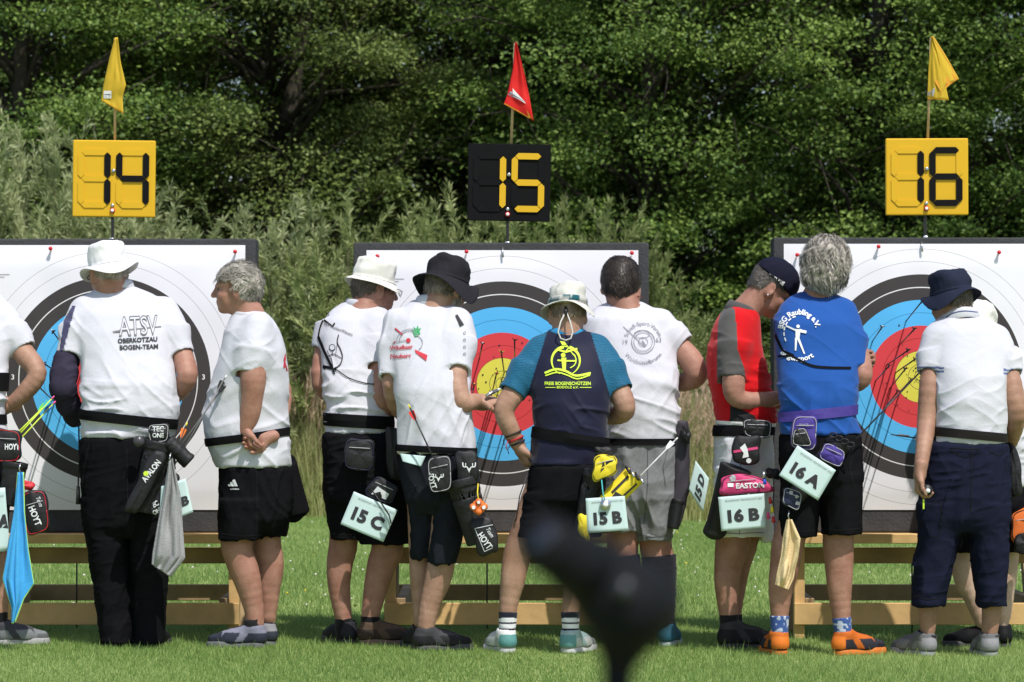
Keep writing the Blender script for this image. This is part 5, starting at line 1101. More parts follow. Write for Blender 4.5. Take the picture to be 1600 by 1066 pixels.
# ---------------------------------------------------------------- 8: red polo, dark cap
p = Person('person in navy cap and red polo with grey sleeves, head bowed', 1155, -.6, SK_red, lean=.02); ppl[8] = p
rows = [(476, 1138, 1180, .06), (486, 1128, 1186, .085), (505, 1116, 1188, .12), (540, 1106, 1190, .15), (570, 1104, 1196, .155), (605, 1109, 1205, .155), (635, 1116, 1212, .155), (662, 1123, 1214, .155)]
p.torso(rows); p.head(1203, 452, -84, 38, 0, neck=(1158, 494, 0), nr=.062)
p.arm([(1145, 530, -.13, .054), (1146, 592, -.155, .052), (1152, 622, -.155, .044), (1190, 626, -.12, .040), (1226, 620, -.04, .030)]); p.hands.append(dict(w=p.pt(1226, 620, -.04), d=Vector((1, .4, 0)), pn=Vector((0, .2, 1)), thumb=-1, curl=30))
p.arm([(1160, 530, .13, .05), (1170, 600, .13, .042), (1215, 630, .12, .03)])
p.leg([(1150, 740, -.04, .088), (1146, 838, -.04, .080), (1138, 885, -.04, .064), (1136, 920, -.04, .055), (1139, 965, -.04, .041), (1140, 1000, -.04, .038)], back=(-.95, -.3)); p.leg([(1185, 740, .12, .08), (1165, 840, .12, .062), (1152, 890, .12, .056), (1146, 960, .12, .036), (1146, 1000, .12, .036)], back=(-.95, -.3)); p.body()
RED = (.52, .006, .010); DG = (.085, .082, .080)
p.shirt(rows, [[(1150, 505, -.08, .066), (1146, 540, -.125, .070), (1144, 590, -.145, .062)], [(1160, 505, .08, .06), (1164, 560, .13, .06)]], col=RED, seed=8, regions=[(inpoly([(1135, 474), (1149, 484), (1151, 520), (1153, 548), (1163, 575), (1166, 600), (1121, 600), (1120, 550), (1122, 505), (1127, 485)]), DG), (inpoly([(1141, 634), (1160, 640), (1180, 650), (1182, 670), (1139, 670)]), (.02, .02, .022))], h=.005)
p.collar(1159, 488, 0, .066, .070, .034, m_col=DG, tilt=0, roll=24)
p.bottoms([(650, 1122, 1210, .15), (690, 1117, 1208, .16), (740, 1117, 1208, .16)], [[(730, 1117, 1194, .13, -.04), (838, 1116, 1196, .12, -.04)], [(730, 1150, 1208, .12, .11), (846, 1152, 1207, .11, .11)]], (.68,.68,.72), seed=8, fscale=1.2, mtl=C_knit)
c_, M_ = p.hc, p.hM; F_ = Shape(); F_.ell(c_+M_@np.array((0, -.004, .050)), (.092, .113, .100), M_, .01, n=2.2)
pl_ = c_+M_@np.array((0, 0, .038)); F_.halfspace(pl_, -M_[:, 2]+M_[:, 1]*(-.10), c_-.3, c_+.3); V, Fc = F_.mesh(.005); V = folds(V, Fc, [(20, .08, .03, .003, None, None)], 8); cap = mk('cap', V, Fc, C_hat, p.root, colors=np.tile((.012, .013, .026), (len(V), 1)))
F_ = Shape(); F_.ell(c_+M_@np.array((0, .125, .036)), (.066, .062, .0055), M_ @ rotm(0, 12, 0), .01); V, Fc = F_.mesh(.004); mk('visor', V, Fc, C_hat, cap, colors=np.tile((.012, .013, .026), (len(V), 1)))
V, Fc = tube([c_+M_@np.array((0, -.004, .148)), c_+M_@np.array((0, -.004, .154))], [.009, .006], 10); mk('button', V, Fc, M_white, cap)
Print().text('TUNED-WARE', (1213, 437), 6.5, width=28, rot=30, bold=.04).put('lettering', cap, M_white, .006)
p.hair((.10, .085, .075), front=.02, low=-.055, seed=8, locks=700, llen=.016, t=.005)
ear = c_+M_@np.array((.088, -.002, -.040)); V, Fc = tube([ear+np.array((0, -.004, .006)), ear+np.array((0, -.006, -.006))], .0035, 8); mk('earring', V, Fc, M_steel, p.root)
p.sock([(1139, 960, -.04, .045), (1140, 1000, -.04, .046)], (.014, .014, .016)); p.sock([(1146, 960, .12, .042), (1146, 1000, .12, .042)], (.014, .014, .016)); p.shoe(1141, 0, -76, (.016, .016, .018), (.03, .03, .03), dy=-.04, lace=(.03, .03, .03), accent=(.04, .04, .042), sc=1.08, high=.10); p.shoe(1146, 0, -70, (.016, .016, .018), (.03, .03, .03), dy=.12)
# ---------------------------------------------------------------- 9: blue tee, wavy grey hair
p = Person('person with wavy grey hair in blue t-shirt and black shorts, arms folded', 1285, -.95, SK_red); ppl[9] = p
rows = [(457, 1250, 1302, .06, .02), (466, 1232, 1318, .085, .01), (480, 1218, 1330, .11), (505, 1211, 1338, .13), (550, 1213, 1342, .14), (590, 1216, 1341, .145), (622, 1218, 1341, .145), (648, 1221, 1336, .145), (665, 1220, 1342, .155), (679, 1219, 1348, .16)]
p.torso(rows); p.head(1287, 418, 8, 8, 10, neck=(1277, 470, 0), nr=.062, sc=1.0)
p.arm([(1328, 510, 0, .056), (1341, 560, 0, .054), (1345, 592, 0, .046), (1318, 600, .17, .042), (1290, 590, .25, .03)]); p.arm([(1240, 520, .05, .055), (1240, 590, .13, .044), (1260, 585, .26, .04), (1330, 565, .24, .034), (1346, 560, .19, .028)])
p.hands.append(dict(w=p.pt(1346, 561, .17), d=Vector((.55, -.9, .02)), pn=Vector((-.85, -.55, 0)), thumb=1, curl=[36, 34, 34, 34], sc=1.0, spread=1.05)); p.hands.append(dict(w=p.pt(1290, 590, .25), d=Vector((-1, .2, 0)), pn=Vector((0, -1, 0)), thumb=1, curl=30))
p.leg([(1258, 770, .0, .09), (1234, 838, .0, .072), (1226, 885, .0, .066), (1220, 920, .0, .054), (1218, 962, 0, .039), (1218, 1000, 0, .038)]); p.leg([(1316, 770, .0, .09), (1310, 835, .0, .070), (1311, 880, 0, .064), (1312, 920, 0, .054), (1315, 965, 0, .040), (1318, 1002, 0, .038)]); p.body()
BLU = (.014, .075, .30)
p.shirt(rows, [[(1316, 490, 0, .066), (1330, 530, 0, .066), (1337, 576, -.005, .058)], [(1234, 495, .02, .060), (1234, 560, .08, .058)]], col=BLU, seed=9, h=.005, fold=[(-6, .2, .045, .014, P3(0, 680, -.9).z, P3(0, 590, -.9).z), (-38, .3, .05, .012, None, None), (50, .2, .05, .009, None, None), (80, .3, .06, .007, None, None)])
p.collar(1277, 463, .02, .078, .070, .014, m_col=BLU, tilt=8, flare=.0, name='neckband')
p.bottoms([(655, 1220, 1344, .15), (700, 1219, 1347, .16), (750, 1219, 1348, .155)], [[(740, 1219, 1284, .14), (838, 1218, 1276, .12)], [(740, 1280, 1348, .14), (835, 1284, 1346, .12)]], BLACKC, seed=9)
p.hair((.25, .228, .20), t=.024, front=.06, low=-.125, seed=9, locks=5200, llen=.042, wave=.0, lthick=.0019, vol=(.034, .034, .03), bob=((.006, -.040, -.062), (.090, .074, .062)), curly=.005, sideburn=-.11, grow_top=.0)
SB = (.05, .10, .30)
for a, b in (((1218, 962), (1218, 994)), ((1315, 965), (1319, 1004))):
    mo = lambda V: vnoise(V*75, 4) > .63
    p.sock([(*a, 0, .043), (*b, 0, .044)], SB, regions=[(mo, (.45, .5, .6))], h=.004)
p.shoe(1217, 0, 12, (.04, .04, .05), (.60, .17, .03), heelcol=(.65, .17, .025), accent=(.5, .13, .02), sc=1.0); p.shoe(1318, 0, -58, (.03, .03, .04), (.60, .17, .03), heelcol=(.65, .17, .025), accent=(.5, .12, .02), lace=(.03, .3, .3), sc=1.03)
# ---------------------------------------------------------------- 10: navy hat, white polo with striped cuffs, navy trousers
p = Person('person in navy bucket hat, white polo with striped cuffs and cropped navy trousers', 1505, -.95, SK_tan); ppl[10] = p
rows = [(492, 1476, 1526, .06, .02), (500, 1462, 1548, .085, .01), (516, 1448, 1566, .11), (545, 1448, 1574, .125), (590, 1458, 1572, .135), (630, 1462, 1570, .14), (665, 1461, 1571, .14), (693, 1459, 1572, .14)]
p.torso(rows); p.head(1486, 472, 30, 16, 0, neck=(1500, 512, 0), nr=.060)
p.arm([(1460, 540, 0, .052), (1454, 600, 0, .050), (1449, 655, -.01, .045), (1443, 700, -.09, .035), (1438, 736, -.15, .029)]); p.hands.append(dict(w=p.pt(1438, 736, -.15), d=Vector((-.12, .05, -1)), pn=Vector((1, -.15, .1)), thumb=1, curl=[46, 50, 54, 56], sc=1.05))
p.arm([(1566, 540, 0, .052), (1580, 600, 0, .048), (1588, 650, 0, .043), (1578, 690, .12, .036), (1570, 700, .2, .03)])
p.leg([(1480, 800, 0, .085), (1462, 900, 0, .056), (1452, 940, 0, .048), (1450, 975, 0, .036), (1450, 1005, 0, .036)]); p.leg([(1545, 800, 0, .085), (1550, 900, 0, .056), (1550, 945, 0, .046), (1547, 980, 0, .037), (1547, 1008, 0, .036)]); p.body()
cuffs = [(lambda V, y0=y0, y1=y1: (lambda x, y: ((x < 1475) | (x > 1568)) & (y+(x-1455)*(-.03 if 1 else 0) > y0) & (y+(x-1455)*(-.03) < y1))(*pxs(V))) for y0, y1 in ((573, 576.5), (578.5, 582))]
p.shirt(rows, [[(1464, 530, 0, .060), (1456, 560, 0, .062), (1454, 582, 0, .056)], [(1558, 530, 0, .058), (1572, 562, 0, .058), (1579, 584, 0, .054)]], seed=10, h=.0045, regions=[(c, (.10, .13, .28)) for c in cuffs], fold=[(35, .25, .05, .014, None, None), (60, .3, .05, .010, None, None), (-30, .2, .05, .009, None, None), (0, .2, .03, .008, P3(0, 700, -.95).z, P3(0, 640, -.95).z)])
p.collar(1501, 500, .02, .076, .070, .038, tilt=14, roll=-8)
Print().line([(1476, 497), (1490, 489), (1508, 486), (1528, 488)], 1.6).put('collar_stripe', [o for o in p.sh.children if o.name.startswith('collar')][0], mat('stripe_navy', (.05, .07, .2), .8), .002)
NV = (.012, .014, .030)
p.bottoms([(680, 1450, 1574, .145), (720, 1446, 1578, .155), (780, 1438, 1577, .155), (810, 1436, 1576, .145)], [[(790, 1437, 1512, .135), (840, 1432, 1498, .12), (900, 1427, 1486, .105), (946, 1425, 1474, .10)], [(790, 1506, 1577, .135), (840, 1514, 1576, .12), (900, 1522, 1574, .105), (947, 1528, 1573, .10)]], NV, name='cropped_trousers', seed=10, fscale=1.3, k=.03)
p.bucket((.020, .024, .045), crown=.098, brim=.040, drop=.040, rx=.090, ry=.106, seed=10, up=.072, tilt=(-4, -4), wob=.012)
p.hair((.10, .08, .065), capz=.03, front=.0, low=-.05, seed=10, locks=600, llen=.014, t=.005)
p.band('leather_belt', rows, 679, .040, .020, mat('belt_leather', (.012, .010, .009), .6, spec=.15), tilt=-.10)
for x0, x1, a in ((1450, 1446, 34), (1547, 1545, 8)): p.sock([(x0, 992, 0, .041), (x0, 1008, 0, .043)], (.02, .02, .02)); p.shoe(x1, 0, a, (.20, .205, .21), (.28, .28, .29), accent=(.13, .13, .135), heelcol=(.24, .24, .25), lace=(.3, .3, .3))
c = p.pt(1443, 685, 0)
for (x, y, r) in ((1443, 684, .037), (1438, 730, .031)):
    c = p.pt(x, y, 0.01); V, Fc = tube([c+Vector((r*math.cos(t), r*math.sin(t), .008*math.cos(t))) for t in np.linspace(0, 2*math.pi, 25)], .0035, 6); V, Fc = join((V, Fc), box(c+Vector((.01, -r-.002, 0)), (.028, .008, .018), bev=.003)); mk('bracelet', V, Fc, M_black if y > 700 else M_steel, p.root)
# ---------------------------------------------------------------- 11: mostly hidden at the right edge
p = Person('pale hatted person mostly hidden behind the archer in the navy bucket hat', 1570, -.42, SK_pale); ppl[11] = p
rows = [(540, 1530, 1585, .06), (552, 1515, 1602, .10), (575, 1508, 1618, .12), (620, 1512, 1612, .13), (700, 1512, 1610, .13), (760, 1512, 1608, .13)]
p.torso(rows); p.head(1526, 520, -40, 22, 0, neck=(1545, 562, 0), sc=.95); p.arm([(1600, 585, 0, .05), (1625, 640, 0, .042), (1600, 690, .2, .03)])
p.leg([(1530, 780, 0, .085), (1508, 858, 0, .062), (1506, 890, 0, .058), (1520, 930, .0, .048), (1540, 980, 0, .036), (1544, 1000, 0, .034)]); p.leg([(1580, 780, 0, .08), (1572, 880, 0, .056), (1565, 980, 0, .035), (1564, 1000, 0, .034)]); p.body()
p.shirt(rows, [[(1594, 578, 0, .055), (1610, 620, 0, .055)]], seed=11); p.bottoms([(745, 1512, 1608, .13), (790, 1510, 1608, .13)], [[(780, 1494, 1552, .12), (862, 1490, 1532, .10)], [(780, 1552, 1606, .12), (862, 1552, 1602, .10)]], BLACKC, seed=11)
p.bucket((.68,.68,.64), crown=.10, brim=.03, drop=.03, rx=.09, ry=.105, seed=11, up=.07); p.hair((.2, .17, .14), capz=.03, front=0, low=-.05, seed=11, locks=200); p.shoe(1548, 0, 75, BLACKC, (.05, .05, .05), lace=(.02, .02, .02)); p.shoe(1566, 0, 10, BLACKC, (.05, .05, .05))
p.sock([(1542, 988, 0, .038), (1544, 1004, 0, .040)], (.02, .02, .02))
Print().text('g', (1595, 577), 9, bold=.02).text('o', (1596, 610), 9, bold=.02).put('lettering', p.sh, M_ink, .003)

M_seam = mat('dark_seam', (.004, .004, .006), .9); M_seam2 = mat('grey_seam', (.10, .10, .11), .9)
def seams(i, lines, m, w=1.3):
    b = [o for o in ppl[i].root.children if o.name.split('.')[0] in ('shorts', 'trousers', 'three_quarter_trousers', 'cropped_trousers')][0]; 
    for l in lines: Print().line(l, w).put('stitched_seam', b, m, .0022, tree=ppl[i].tree['bottoms'])
seams(10, [[(1484, 702), (1500, 712), (1518, 713), (1529, 704)], [(1484, 700), (1530, 702)], [(1517, 694), (1518, 740), (1517, 800)], [(1545, 704), (1560, 712), (1572, 706)], [(1440, 930), (1426, 932)], [(1428, 932), (1450, 937), (1472, 934)], [(1530, 939), (1550, 942), (1571, 939)], [(1452, 790), (1470, 786), (1468, 836), (1449, 838)]], M_seam)
seams(7, [[(1012, 700), (1012, 760), (1006, 820)], [(1044, 700), (1036, 730), (1040, 760)], [(998, 836), (1020, 839), (1044, 837)]], M_seam2)
seams(9, [[(1282, 690), (1281, 740), (1281, 800)], [(1222, 828), (1250, 831), (1274, 829)], [(1286, 826), (1315, 829), (1344, 826)], [(1335, 690), (1328, 730), (1334, 760)]], M_seam)
seams(4, [[(563, 690), (564, 740), (562, 800)], [(520, 700), (512, 706), (513, 712)], [(519, 834), (540, 836), (564, 834)], [(604, 760), (622, 760), (622, 800)]], M_seam)
seams(2, [[(198, 700), (199, 760), (200, 830)], [(140, 690), (132, 730), (128, 760)]], M_seam)
seams(8, [[(1158, 690), (1157, 760), (1155, 836)], [(1118, 832), (1150, 834), (1194, 832)]], M_seam2, .9)
seams(3, [[(400, 735), (402, 790), (400, 836)], [(345, 834), (380, 838), (410, 836)]], M_seam)
# ================================================================ PRINTS ON CLOTHING
def onshirt(i, name, pr, m, off=.005): return pr.put(name, ppl[i].sh, m, off, tree=ppl[i].tree['shirt'])
M_lime = mat('lime_print', (.55, .75, .05), .7); M_redp = mat('red_print', (.5, .03, .05), .7); M_greenp = mat('green_print', (.03, .3, .10), .7); M_whp = mat('white_print', (.72, .74, .76), .7); M_gry = mat('pale_grey_ink', (.24, .24, .27), .8)
M_wh2 = mat('shirt_white', (.535, .54, .59), .85)
onshirt(2, 'print', Print().text('ATSV', (216, 508), 30, width=62, rot=-3, bold=.03).line([(176, 518), (200, 515), (252, 510)], 1.2).poly([(176, 520), (190, 514), (192, 519)]), M_ink)
onshirt(2, 'print', Print().text('ATSV', (216, 508), 29, width=59.5, rot=-3, bold=-.008), M_wh2, .007)
onshirt(2, 'lettering', Print().text('OBERKOTZAU', (215, 531), 7, width=62, rot=-3, bold=.035).text('BOGEN-TEAM', (217, 542), 7, width=60, rot=-2, bold=.03), M_inkd)
pr = Print()
for k, (x, h) in enumerate(((360, 4), (365, 7.5), (370, 11))): pr.poly([(x-3, 760), (x+1.5, 760), (x-h*.42+1.5, 760-h), (x-h*.42-2.5, 760-h+1.5)])
pr.text('adidas', (366.5, 764), 2.6, width=14, bold=.02).put('lettering', None, M_whp, .003, tree=ppl[3].tree['bottoms'], parent=[o for o in ppl[3].root.children if o.name.startswith('shorts')][0])
onshirt(3, 'print', Print().line([(449, 545), (444, 562), (449, 580)], 2).line([(446, 556), (444, 575)], 2.6), M_redp)
onshirt(4, 'lettering', Print().text('BSV FrankenWiesent', (529, 514), 5, width=48, rot=22, bold=.01), M_ink)
onshirt(4, 'print', Print().line([(529, 523), (527, 535), (532, 546), (535, 558), (531, 570), (521, 577)], 1.8).line([(529, 523), (521, 577)], .7).disc((519, 543), 5.2).line([(513, 556), (522, 553), (534, 560)], 1.2).line([(511, 548), (524, 575)], .8).line([(519, 549), (520, 583)], 1.2), M_inkd)
onshirt(4, 'print', Print().disc((519, 543), 4.0).poly([(518, 556), (526, 558), (528, 572), (521, 575)]), M_wh2, .007)
onshirt(4, 'chest_guard_strap', Print().line([(514, 491), (506, 498), (500, 512), (497, 528)], 2.2).line([(497, 526), (506, 548), (518, 573)], 4.2).line([(501, 572), (526, 577)], 4.6).line([(518, 573), (523, 585)], 2).line([(526, 578), (548, 592), (578, 600), (603, 599)], 1.6), M_strap, .006)
onshirt(5, 'print', Print().arc((640, 533), 16, 180, 330, 1).arc((641, 536), 22, 190, 300, .8).arc((648, 536), 12, 270, 420, 1).line([(613, 536), (634, 532)], 1), M_gry)
onshirt(5, 'print', Print().line([(617, 513), (629, 523)], 2.4).disc((638, 532), 3.6).poly([(648, 546), (668, 555), (666, 564), (650, 552)]).line([(614, 536), (618, 534)], 2), M_redp)
onshirt(5, 'lettering', Print().text('Wibelbaer', (627, 542.5), 7, width=36, rot=-4, bold=.02).text('Neuberg', (626, 556), 7, width=32, rot=-3, bold=.02), M_redp)
onshirt(5, 'print', Print().poly([(648, 526), (643, 514), (648, 517), (646, 510), (650, 514), (653, 508), (654, 514), (658, 512), (655, 518), (657, 521), (651, 526)]), M_greenp)
onshirt(5, 'shoulder_tape', Print().line([(713, 492), (722, 509)], [4, 7]), M_inkd)
pr = Print(); [pr.arc((726, 520+k*11), 1.8, 0, 360, .9, n=10) for k in range(4)]; onshirt(5, 'print', pr, M_gry)
pr = Print().arc((884, 564), 22, 115, 262, [1, 5], ry=22).arc((884, 564), 22, 65, -75, [1, 5], ry=22).poly([(875, 533), (882, 534), (889, 543), (880, 542)]).line([(870, 546), (884, 550), (902, 545)], 3).line([(889, 543), (884, 549)], 1.6)
pr.disc((880, 555), 3.6).poly([(877, 559), (885, 559), (884, 578), (879, 578)]).line([(871, 563), (884, 564), (900, 564)], 2.4).line([(894, 552), (899, 558), (900, 565), (897, 571), (891, 575)], 1.6).line([(890, 548), (899, 556)], 1.2)
pr.line([(851, 583), (868, 577), (884, 580), (900, 587), (923, 583)], 3.4).line([(852, 587), (870, 582), (886, 586), (902, 592), (922, 586)], 2)
pr.text('FREIE BOGENSCHÜTZEN', (887, 599), 5.2, width=72, bold=.02).text('BODOLZ e.V.', (887, 605), 3.9, width=34, bold=.02).line([(852, 605.5), (868, 605.5)], 1).line([(906, 605.5), (924, 605.5)], 1)
onshirt(6, 'print', pr, M_lime)
pr = Print().text('Schieß-Sport-Verein', (1005, 533), 6.5, arc=(28, -90, True)).text('Waldbüttelbrunn', (1005, 533), 6.5, arc=(33, 90, False)).text('19', (977, 534), 7).text('63', (1029, 531), 7)
pr.arc((1005, 534), 18, 0, 360, 1).arc((1005, 534), 14.5, 0, 360, .8).arc((1003, 522), 12, 0, 360, .7, ry=6).arc((1005, 534), 7, 0, 360, .7).line([(974, 510), (1008, 542)], 1).poly([(1003, 530), (1010, 540), (1006, 541)])
onshirt(7, 'print', pr, M_gry)
V, Fc = tube([ppl[7].pt(x, y, dy) for x, y, dy in ((950, 474, .0), (962, 468, -.060), (980, 464, -.075), (998, 463, -.060), (1006, 466, .0))], .0022, 6); mk('neck_cord', V, Fc, mat('cord_brown', (.12, .04, .03), .7), ppl[7].root)
pr = Print().text('BSG Raubling e.V.', (1249, 517), 8.5, arc=(30, -92, True), bold=.03).text('Bogensport', (1249, 522), 8, arc=(38, 96, False), bold=.03)
onshirt(9, 'lettering', pr, M_whp)
pr = Print().disc((1247, 510), 2.8).poly([(1243, 514), (1251, 515), (1249, 530), (1243, 530)]).line([(1244, 528), (1243, 548)], [4, 2.4]).line([(1247, 528), (1257, 553)], [4, 2.2]).line([(1228, 509), (1245, 517)], 2.6).line([(1249, 517), (1260, 519)], 4.4).line([(1260, 519), (1249, 515)], 2.6)
for k in range(6): pr.arc((1248, 520), 23, 150+k*19, 163+k*19, 2, ry=26, n=4)
onshirt(9, 'print', pr, M_whp)
onshirt(9, 'chest_guard_strap', Print().line([(1213, 470), (1207, 490), (1210, 520), (1222, 547)], 4).line([(1207, 488), (1209, 545)], 3.4).line([(1215, 557), (1240, 556)], 3.4).line([(1222, 547), (1244, 560), (1268, 571), (1292, 574), (1330, 575)], 3.6).poly([(1230, 549), (1241, 554), (1239, 560), (1228, 555)]), M_strap, .006)
# ================================================================ ARCHERY GEAR
M_nyl = mat('black_nylon', (.010, .010, .012), .6, var=.35, scale=30, bump=.003, bscale=45, spec=.4); M_pipe_r = mat('red_piping', (.5, .02, .03), .6); M_pipe_w = mat('grey_piping', (.4, .4, .42), .6)
M_nvy = mat('navy_nylon', (.02, .022, .06), .6, var=.2, bump=.001); M_prp = mat('purple_nylon', (.055, .035, .24), .6, var=.25, scale=40, bump=.001); M_ygb = mat('yellow_nylon', (.75, .60, .03), .6, var=.15, bump=.001, bscale=50); M_pnk = mat('pink_nylon', (.60, .05, .18), .6, var=.15, bump=.001, bscale=50)
M_org = mat('orange_nylon', (.7, .16, .03), .6); M_card = mat('pale_teal_card', (.50, .64, .63), .65, var=.04, scale=12)
def lab_q(label, i, dy=0, cat='quiver', name='quiver', group='quivers and belts worn by the archers'):
    r = empty(name, ppl[i].root.location+Vector((0, -.01, 0)), label, cat, group); return r
def slab(q4, Y, depth, m, parent, name='pouch', bev=.010, trim=None, bulge=.006, tilt=0, base=None):
    """quilted block whose front outline is the photo quad q4 (tl,tr,br,bl); Y = depth of the front"""
    tl, tr_, br, bl = [P3(a[0], a[1], Y) for a in q4]; n = 12; V, Fc, idx = [], [], {}
    def pos(u, v): return tl*(1-u)*(1-v)+tr_*u*(1-v)+br*u*v+bl*(1-u)*v
    c = pos(.5, .5)
    g = random.Random(int(q4[0][0]*7+q4[0][1])); ph = g.uniform(0, 6)
    def rc(a):  # superellipse footprint
        ca, sa = math.cos(a), math.sin(a); e = 5.0; r = (abs(ca)**e+abs(sa)**e)**(-1/e); return .5+.5*r*ca, .5+.5*r*sa
    N = 48; prof = [(0, -bulge), (.45, -bulge*.85), (.85, -bulge*.3), (.95, .002), (1.0, bev), (1.01, depth*.5), (1.0, depth-bev), (.94, depth), (0, depth)]
    for s_, y in prof:
        for k in range(N):
            u, v = rc(2*math.pi*k/N); p = c.lerp(pos(u, v), s_); p.y += y+.005*math.sin(7*u+ph)*math.sin(6*v+ph)*s_; p.x += .003*math.sin(9*v+ph)*s_; p.z += .003*math.sin(8*u+ph)*s_; V.append(p)
    for j in range(len(prof)-1):
        for k in range(N): Fc.append((j*N+k, j*N+(k+1) % N, (j+1)*N+(k+1) % N, (j+1)*N+k))
    o = mk(name, V, Fc, m, parent)
    if trim is not None:
        pts = [c.lerp(pos(*rc(2*math.pi*k/40)), .93)+Vector((0, -.001, 0)) for k in range(41)]; v, f = tube(pts, .0019, 6); mk('piping', v, f, trim, o)
        a_, b_ = pos(.14, .30), pos(.86, .27); zz = [a_.lerp(b_, k/6)+Vector((0, -bulge*.8-.003+.005*math.sin(7*(.14+.72*k/6)+ph)*math.sin(1.7+ph), 0)) for k in range(7)]; v, f = tube(zz, .0019, 5); mk('zip', v, f, M_pipe_w, o)
    return o
def rod(a, b, Y, ra, rb, m, parent, name, dy2=0, n=14, flat=.7):
    A, B = P3(*a, Y), P3(*b, Y+dy2); F_ = Shape(); F_.cone(A, B, ra, rb, .01, flat=True); F_.cone(A, A.lerp(B, .12), ra+.003, ra+.003, .004, flat=True); F_.cone(A-(B-A)*.02, A.lerp(B, .3), ra-.008, ra-.010, .004, 's', flat=True)
    V, Fc = F_.mesh(.005); V = folds(V, Fc, [(20, .08, .03, .004, None, None)], 3); return mk(name, V, Fc, m, parent)
def on(o, name, pr, m, off=.002): return pr.put(name, o, m, off)
def card(q4, Y, txt, label, size, tc, rot, yaw=0, tilt_y=(0, 0, 0, 0), header=True, tw=None):
    tl, tr_, br, bl = [P3(a[0], a[1], Y+d) for a, d in zip(q4, tilt_y)]; base = (tl+tr_)/2
    root = empty('number_card', base, label, 'number card', 'pale teal number cards hung on the archers')
    def fn(u, v): p = tl*(1-u)*(1-v)+tr_*u*(1-v)+br*u*v+bl*(1-u)*v; p.y += -.006*math.sin(math.pi*u)*(.3+v)-.004*v; return p
    V, Fc = grid_cloth(fn, 12, 12, .0012); c = mk('card', V, Fc, M_card, root)
    def bl2(u, v): return Vector(q4[0])*(1-u)*(1-v)+Vector(q4[1])*u*(1-v)+Vector(q4[2])*u*v+Vector(q4[3])*(1-u)*v
    W = (Vector(q4[1])-Vector(q4[0])).length; H = (Vector(q4[3])-Vector(q4[0])).length
    def quad(t, uc, vc, sz, wd, bold):
        V2, F2 = textmesh(t, bold); V2 = np.array(V2); x0, x1 = V2[:, 0].min(), V2[:, 0].max(); pr = Print()
        for x, y in V2: pr.V.append(bl2(uc+(x-(x0+x1)/2)/(x1-x0)*wd/W, vc-((y-.36)/.72*sz)/H))
        pr.F = list(F2); return pr
    quad(txt, tc[0], tc[1], size*1.12, (tw or W*.70), .055).put('lettering', c, M_inkd, .0025)
    if header: quad('BOGENSPORT MEISTERSCHAFT 2023', .55, .13, 2.6, W*.8, .0).put('small_print', c, M_ink, .0025)
    return root, c
def towel(Lp, Rp, Y, m, label, rip=.02, fr=2.5, seed=0, edge=None, ncat='towel'):
    root = empty('towel', P3((Lp[0][0]+Rp[0][0])/2, Lp[0][1], Y), label, 'towel'); Lp = [(*a[:2], 0) for a in Lp]; Rp = [(*a[:2], 0) for a in Rp]; V, Fc = sheet(Lp, Rp, Y, nv=60, nu=30, th=.006, rip=rip, fr=fr, seed=seed); o = mk('cloth', V, Fc, m, root)
    if edge is not None:
        n = len(V)//2; W = 31; ids = [j*W for j in range(61)]+[60*W+i for i in range(1, 31)]+[j*W+30 for j in range(59, -1, -1)]; Vv, Ff = tube([V[i] for i in ids], .003, 5); mk('edging', Vv, Ff, edge, root)
    v, f = tube([P3((Lp[0][0]+Rp[0][0])/2, Lp[0][1]-14, Y), P3((Lp[0][0]+Rp[0][0])/2-2, Lp[0][1]-6, Y-.01), P3((Lp[0][0]+Rp[0][0])/2, Lp[0][1]+2, Y)], .003, 6); mk('hook', v, f, M_steel, root); return root
def belt(i, root, rows_y, hgt, m, th=.012, tilt=0, rows=None, name='belt', sag=0):
    p = ppl[i]; r = p._rows if rows is None else rows; return p.band(name, r, rows_y, hgt, th, m, tilt=tilt, parent=root, sag=sag)
# rows recalled for the belts
def setrows(i, rows): ppl[i]._rows = rows
setrows(1, [(600, -88, 12, .13), (700, -86, 13, .135)]); setrows(2, [(600, 128, 276, .168), (684, 126, 270, .168), (720, 125, 272, .168)]); setrows(3, [(600, 320, 452, .175), (730, 330, 457, .175)]); setrows(4, [(620, 508, 614, .147), (700, 505, 620, .155)]); setrows(5, [(640, 622, 738, .155), (730, 620, 745, .16)])
setrows(6, [(640, 833, 950, .142), (727, 828, 940, .148)]); setrows(7, [(640, 948, 1063, .148), (720, 950, 1060, .155)]); setrows(8, [(640, 1116, 1213, .16), (720, 1116, 1210, .165)]); setrows(9, [(600, 1216, 1341, .15), (690, 1218, 1347, .165)]); setrows(10, [(640, 1460, 1571, .142), (720, 1448, 1577, .157)])
# --- 1
q = lab_q('black and red quiver with pouches on the belt of the archer at the left edge', 1); belt(1, q, 655, .045, M_strap)
o = slab([(-14, 668), (32, 674), (31, 722), (-14, 722)], -1.0, .06, M_nyl, q, trim=M_pipe_r); on(o, 'lettering', Print().text('HOYT', (19, 698), 9, width=23, bold=.03), M_whp)
rod((24, 722), (14, 790), -.98, .055, .045, M_nyl, q, 'quiver_tube'); slab([(6, 748), (54, 752), (52, 766), (6, 764)], -1.02, .03, M_pipe_r, q, name='strap')
o = slab([(33, 770), (70, 764), (78, 828), (42, 840)], -1.04, .055, M_nyl, q, trim=M_pipe_r); on(o, 'lettering', Print().text('Team', (62, 784), 7, width=16, rot=68, shear=.2).text('HOYT', (55, 806), 10, width=32, rot=68, bold=.03), M_whp)
card([(-58, 766), (8, 762), (16, 860), (-40, 868)], -1.06, '14 A', 'pale teal number card cut off by the left edge', 17, (.66, .52), 0, tw=62)
M_tb = mat('blue_towel', (.06, .36, .72), .95, var=.1, bump=.002, bscale=160); M_te = mat('lime_edging', (.4, .7, .15), .8)
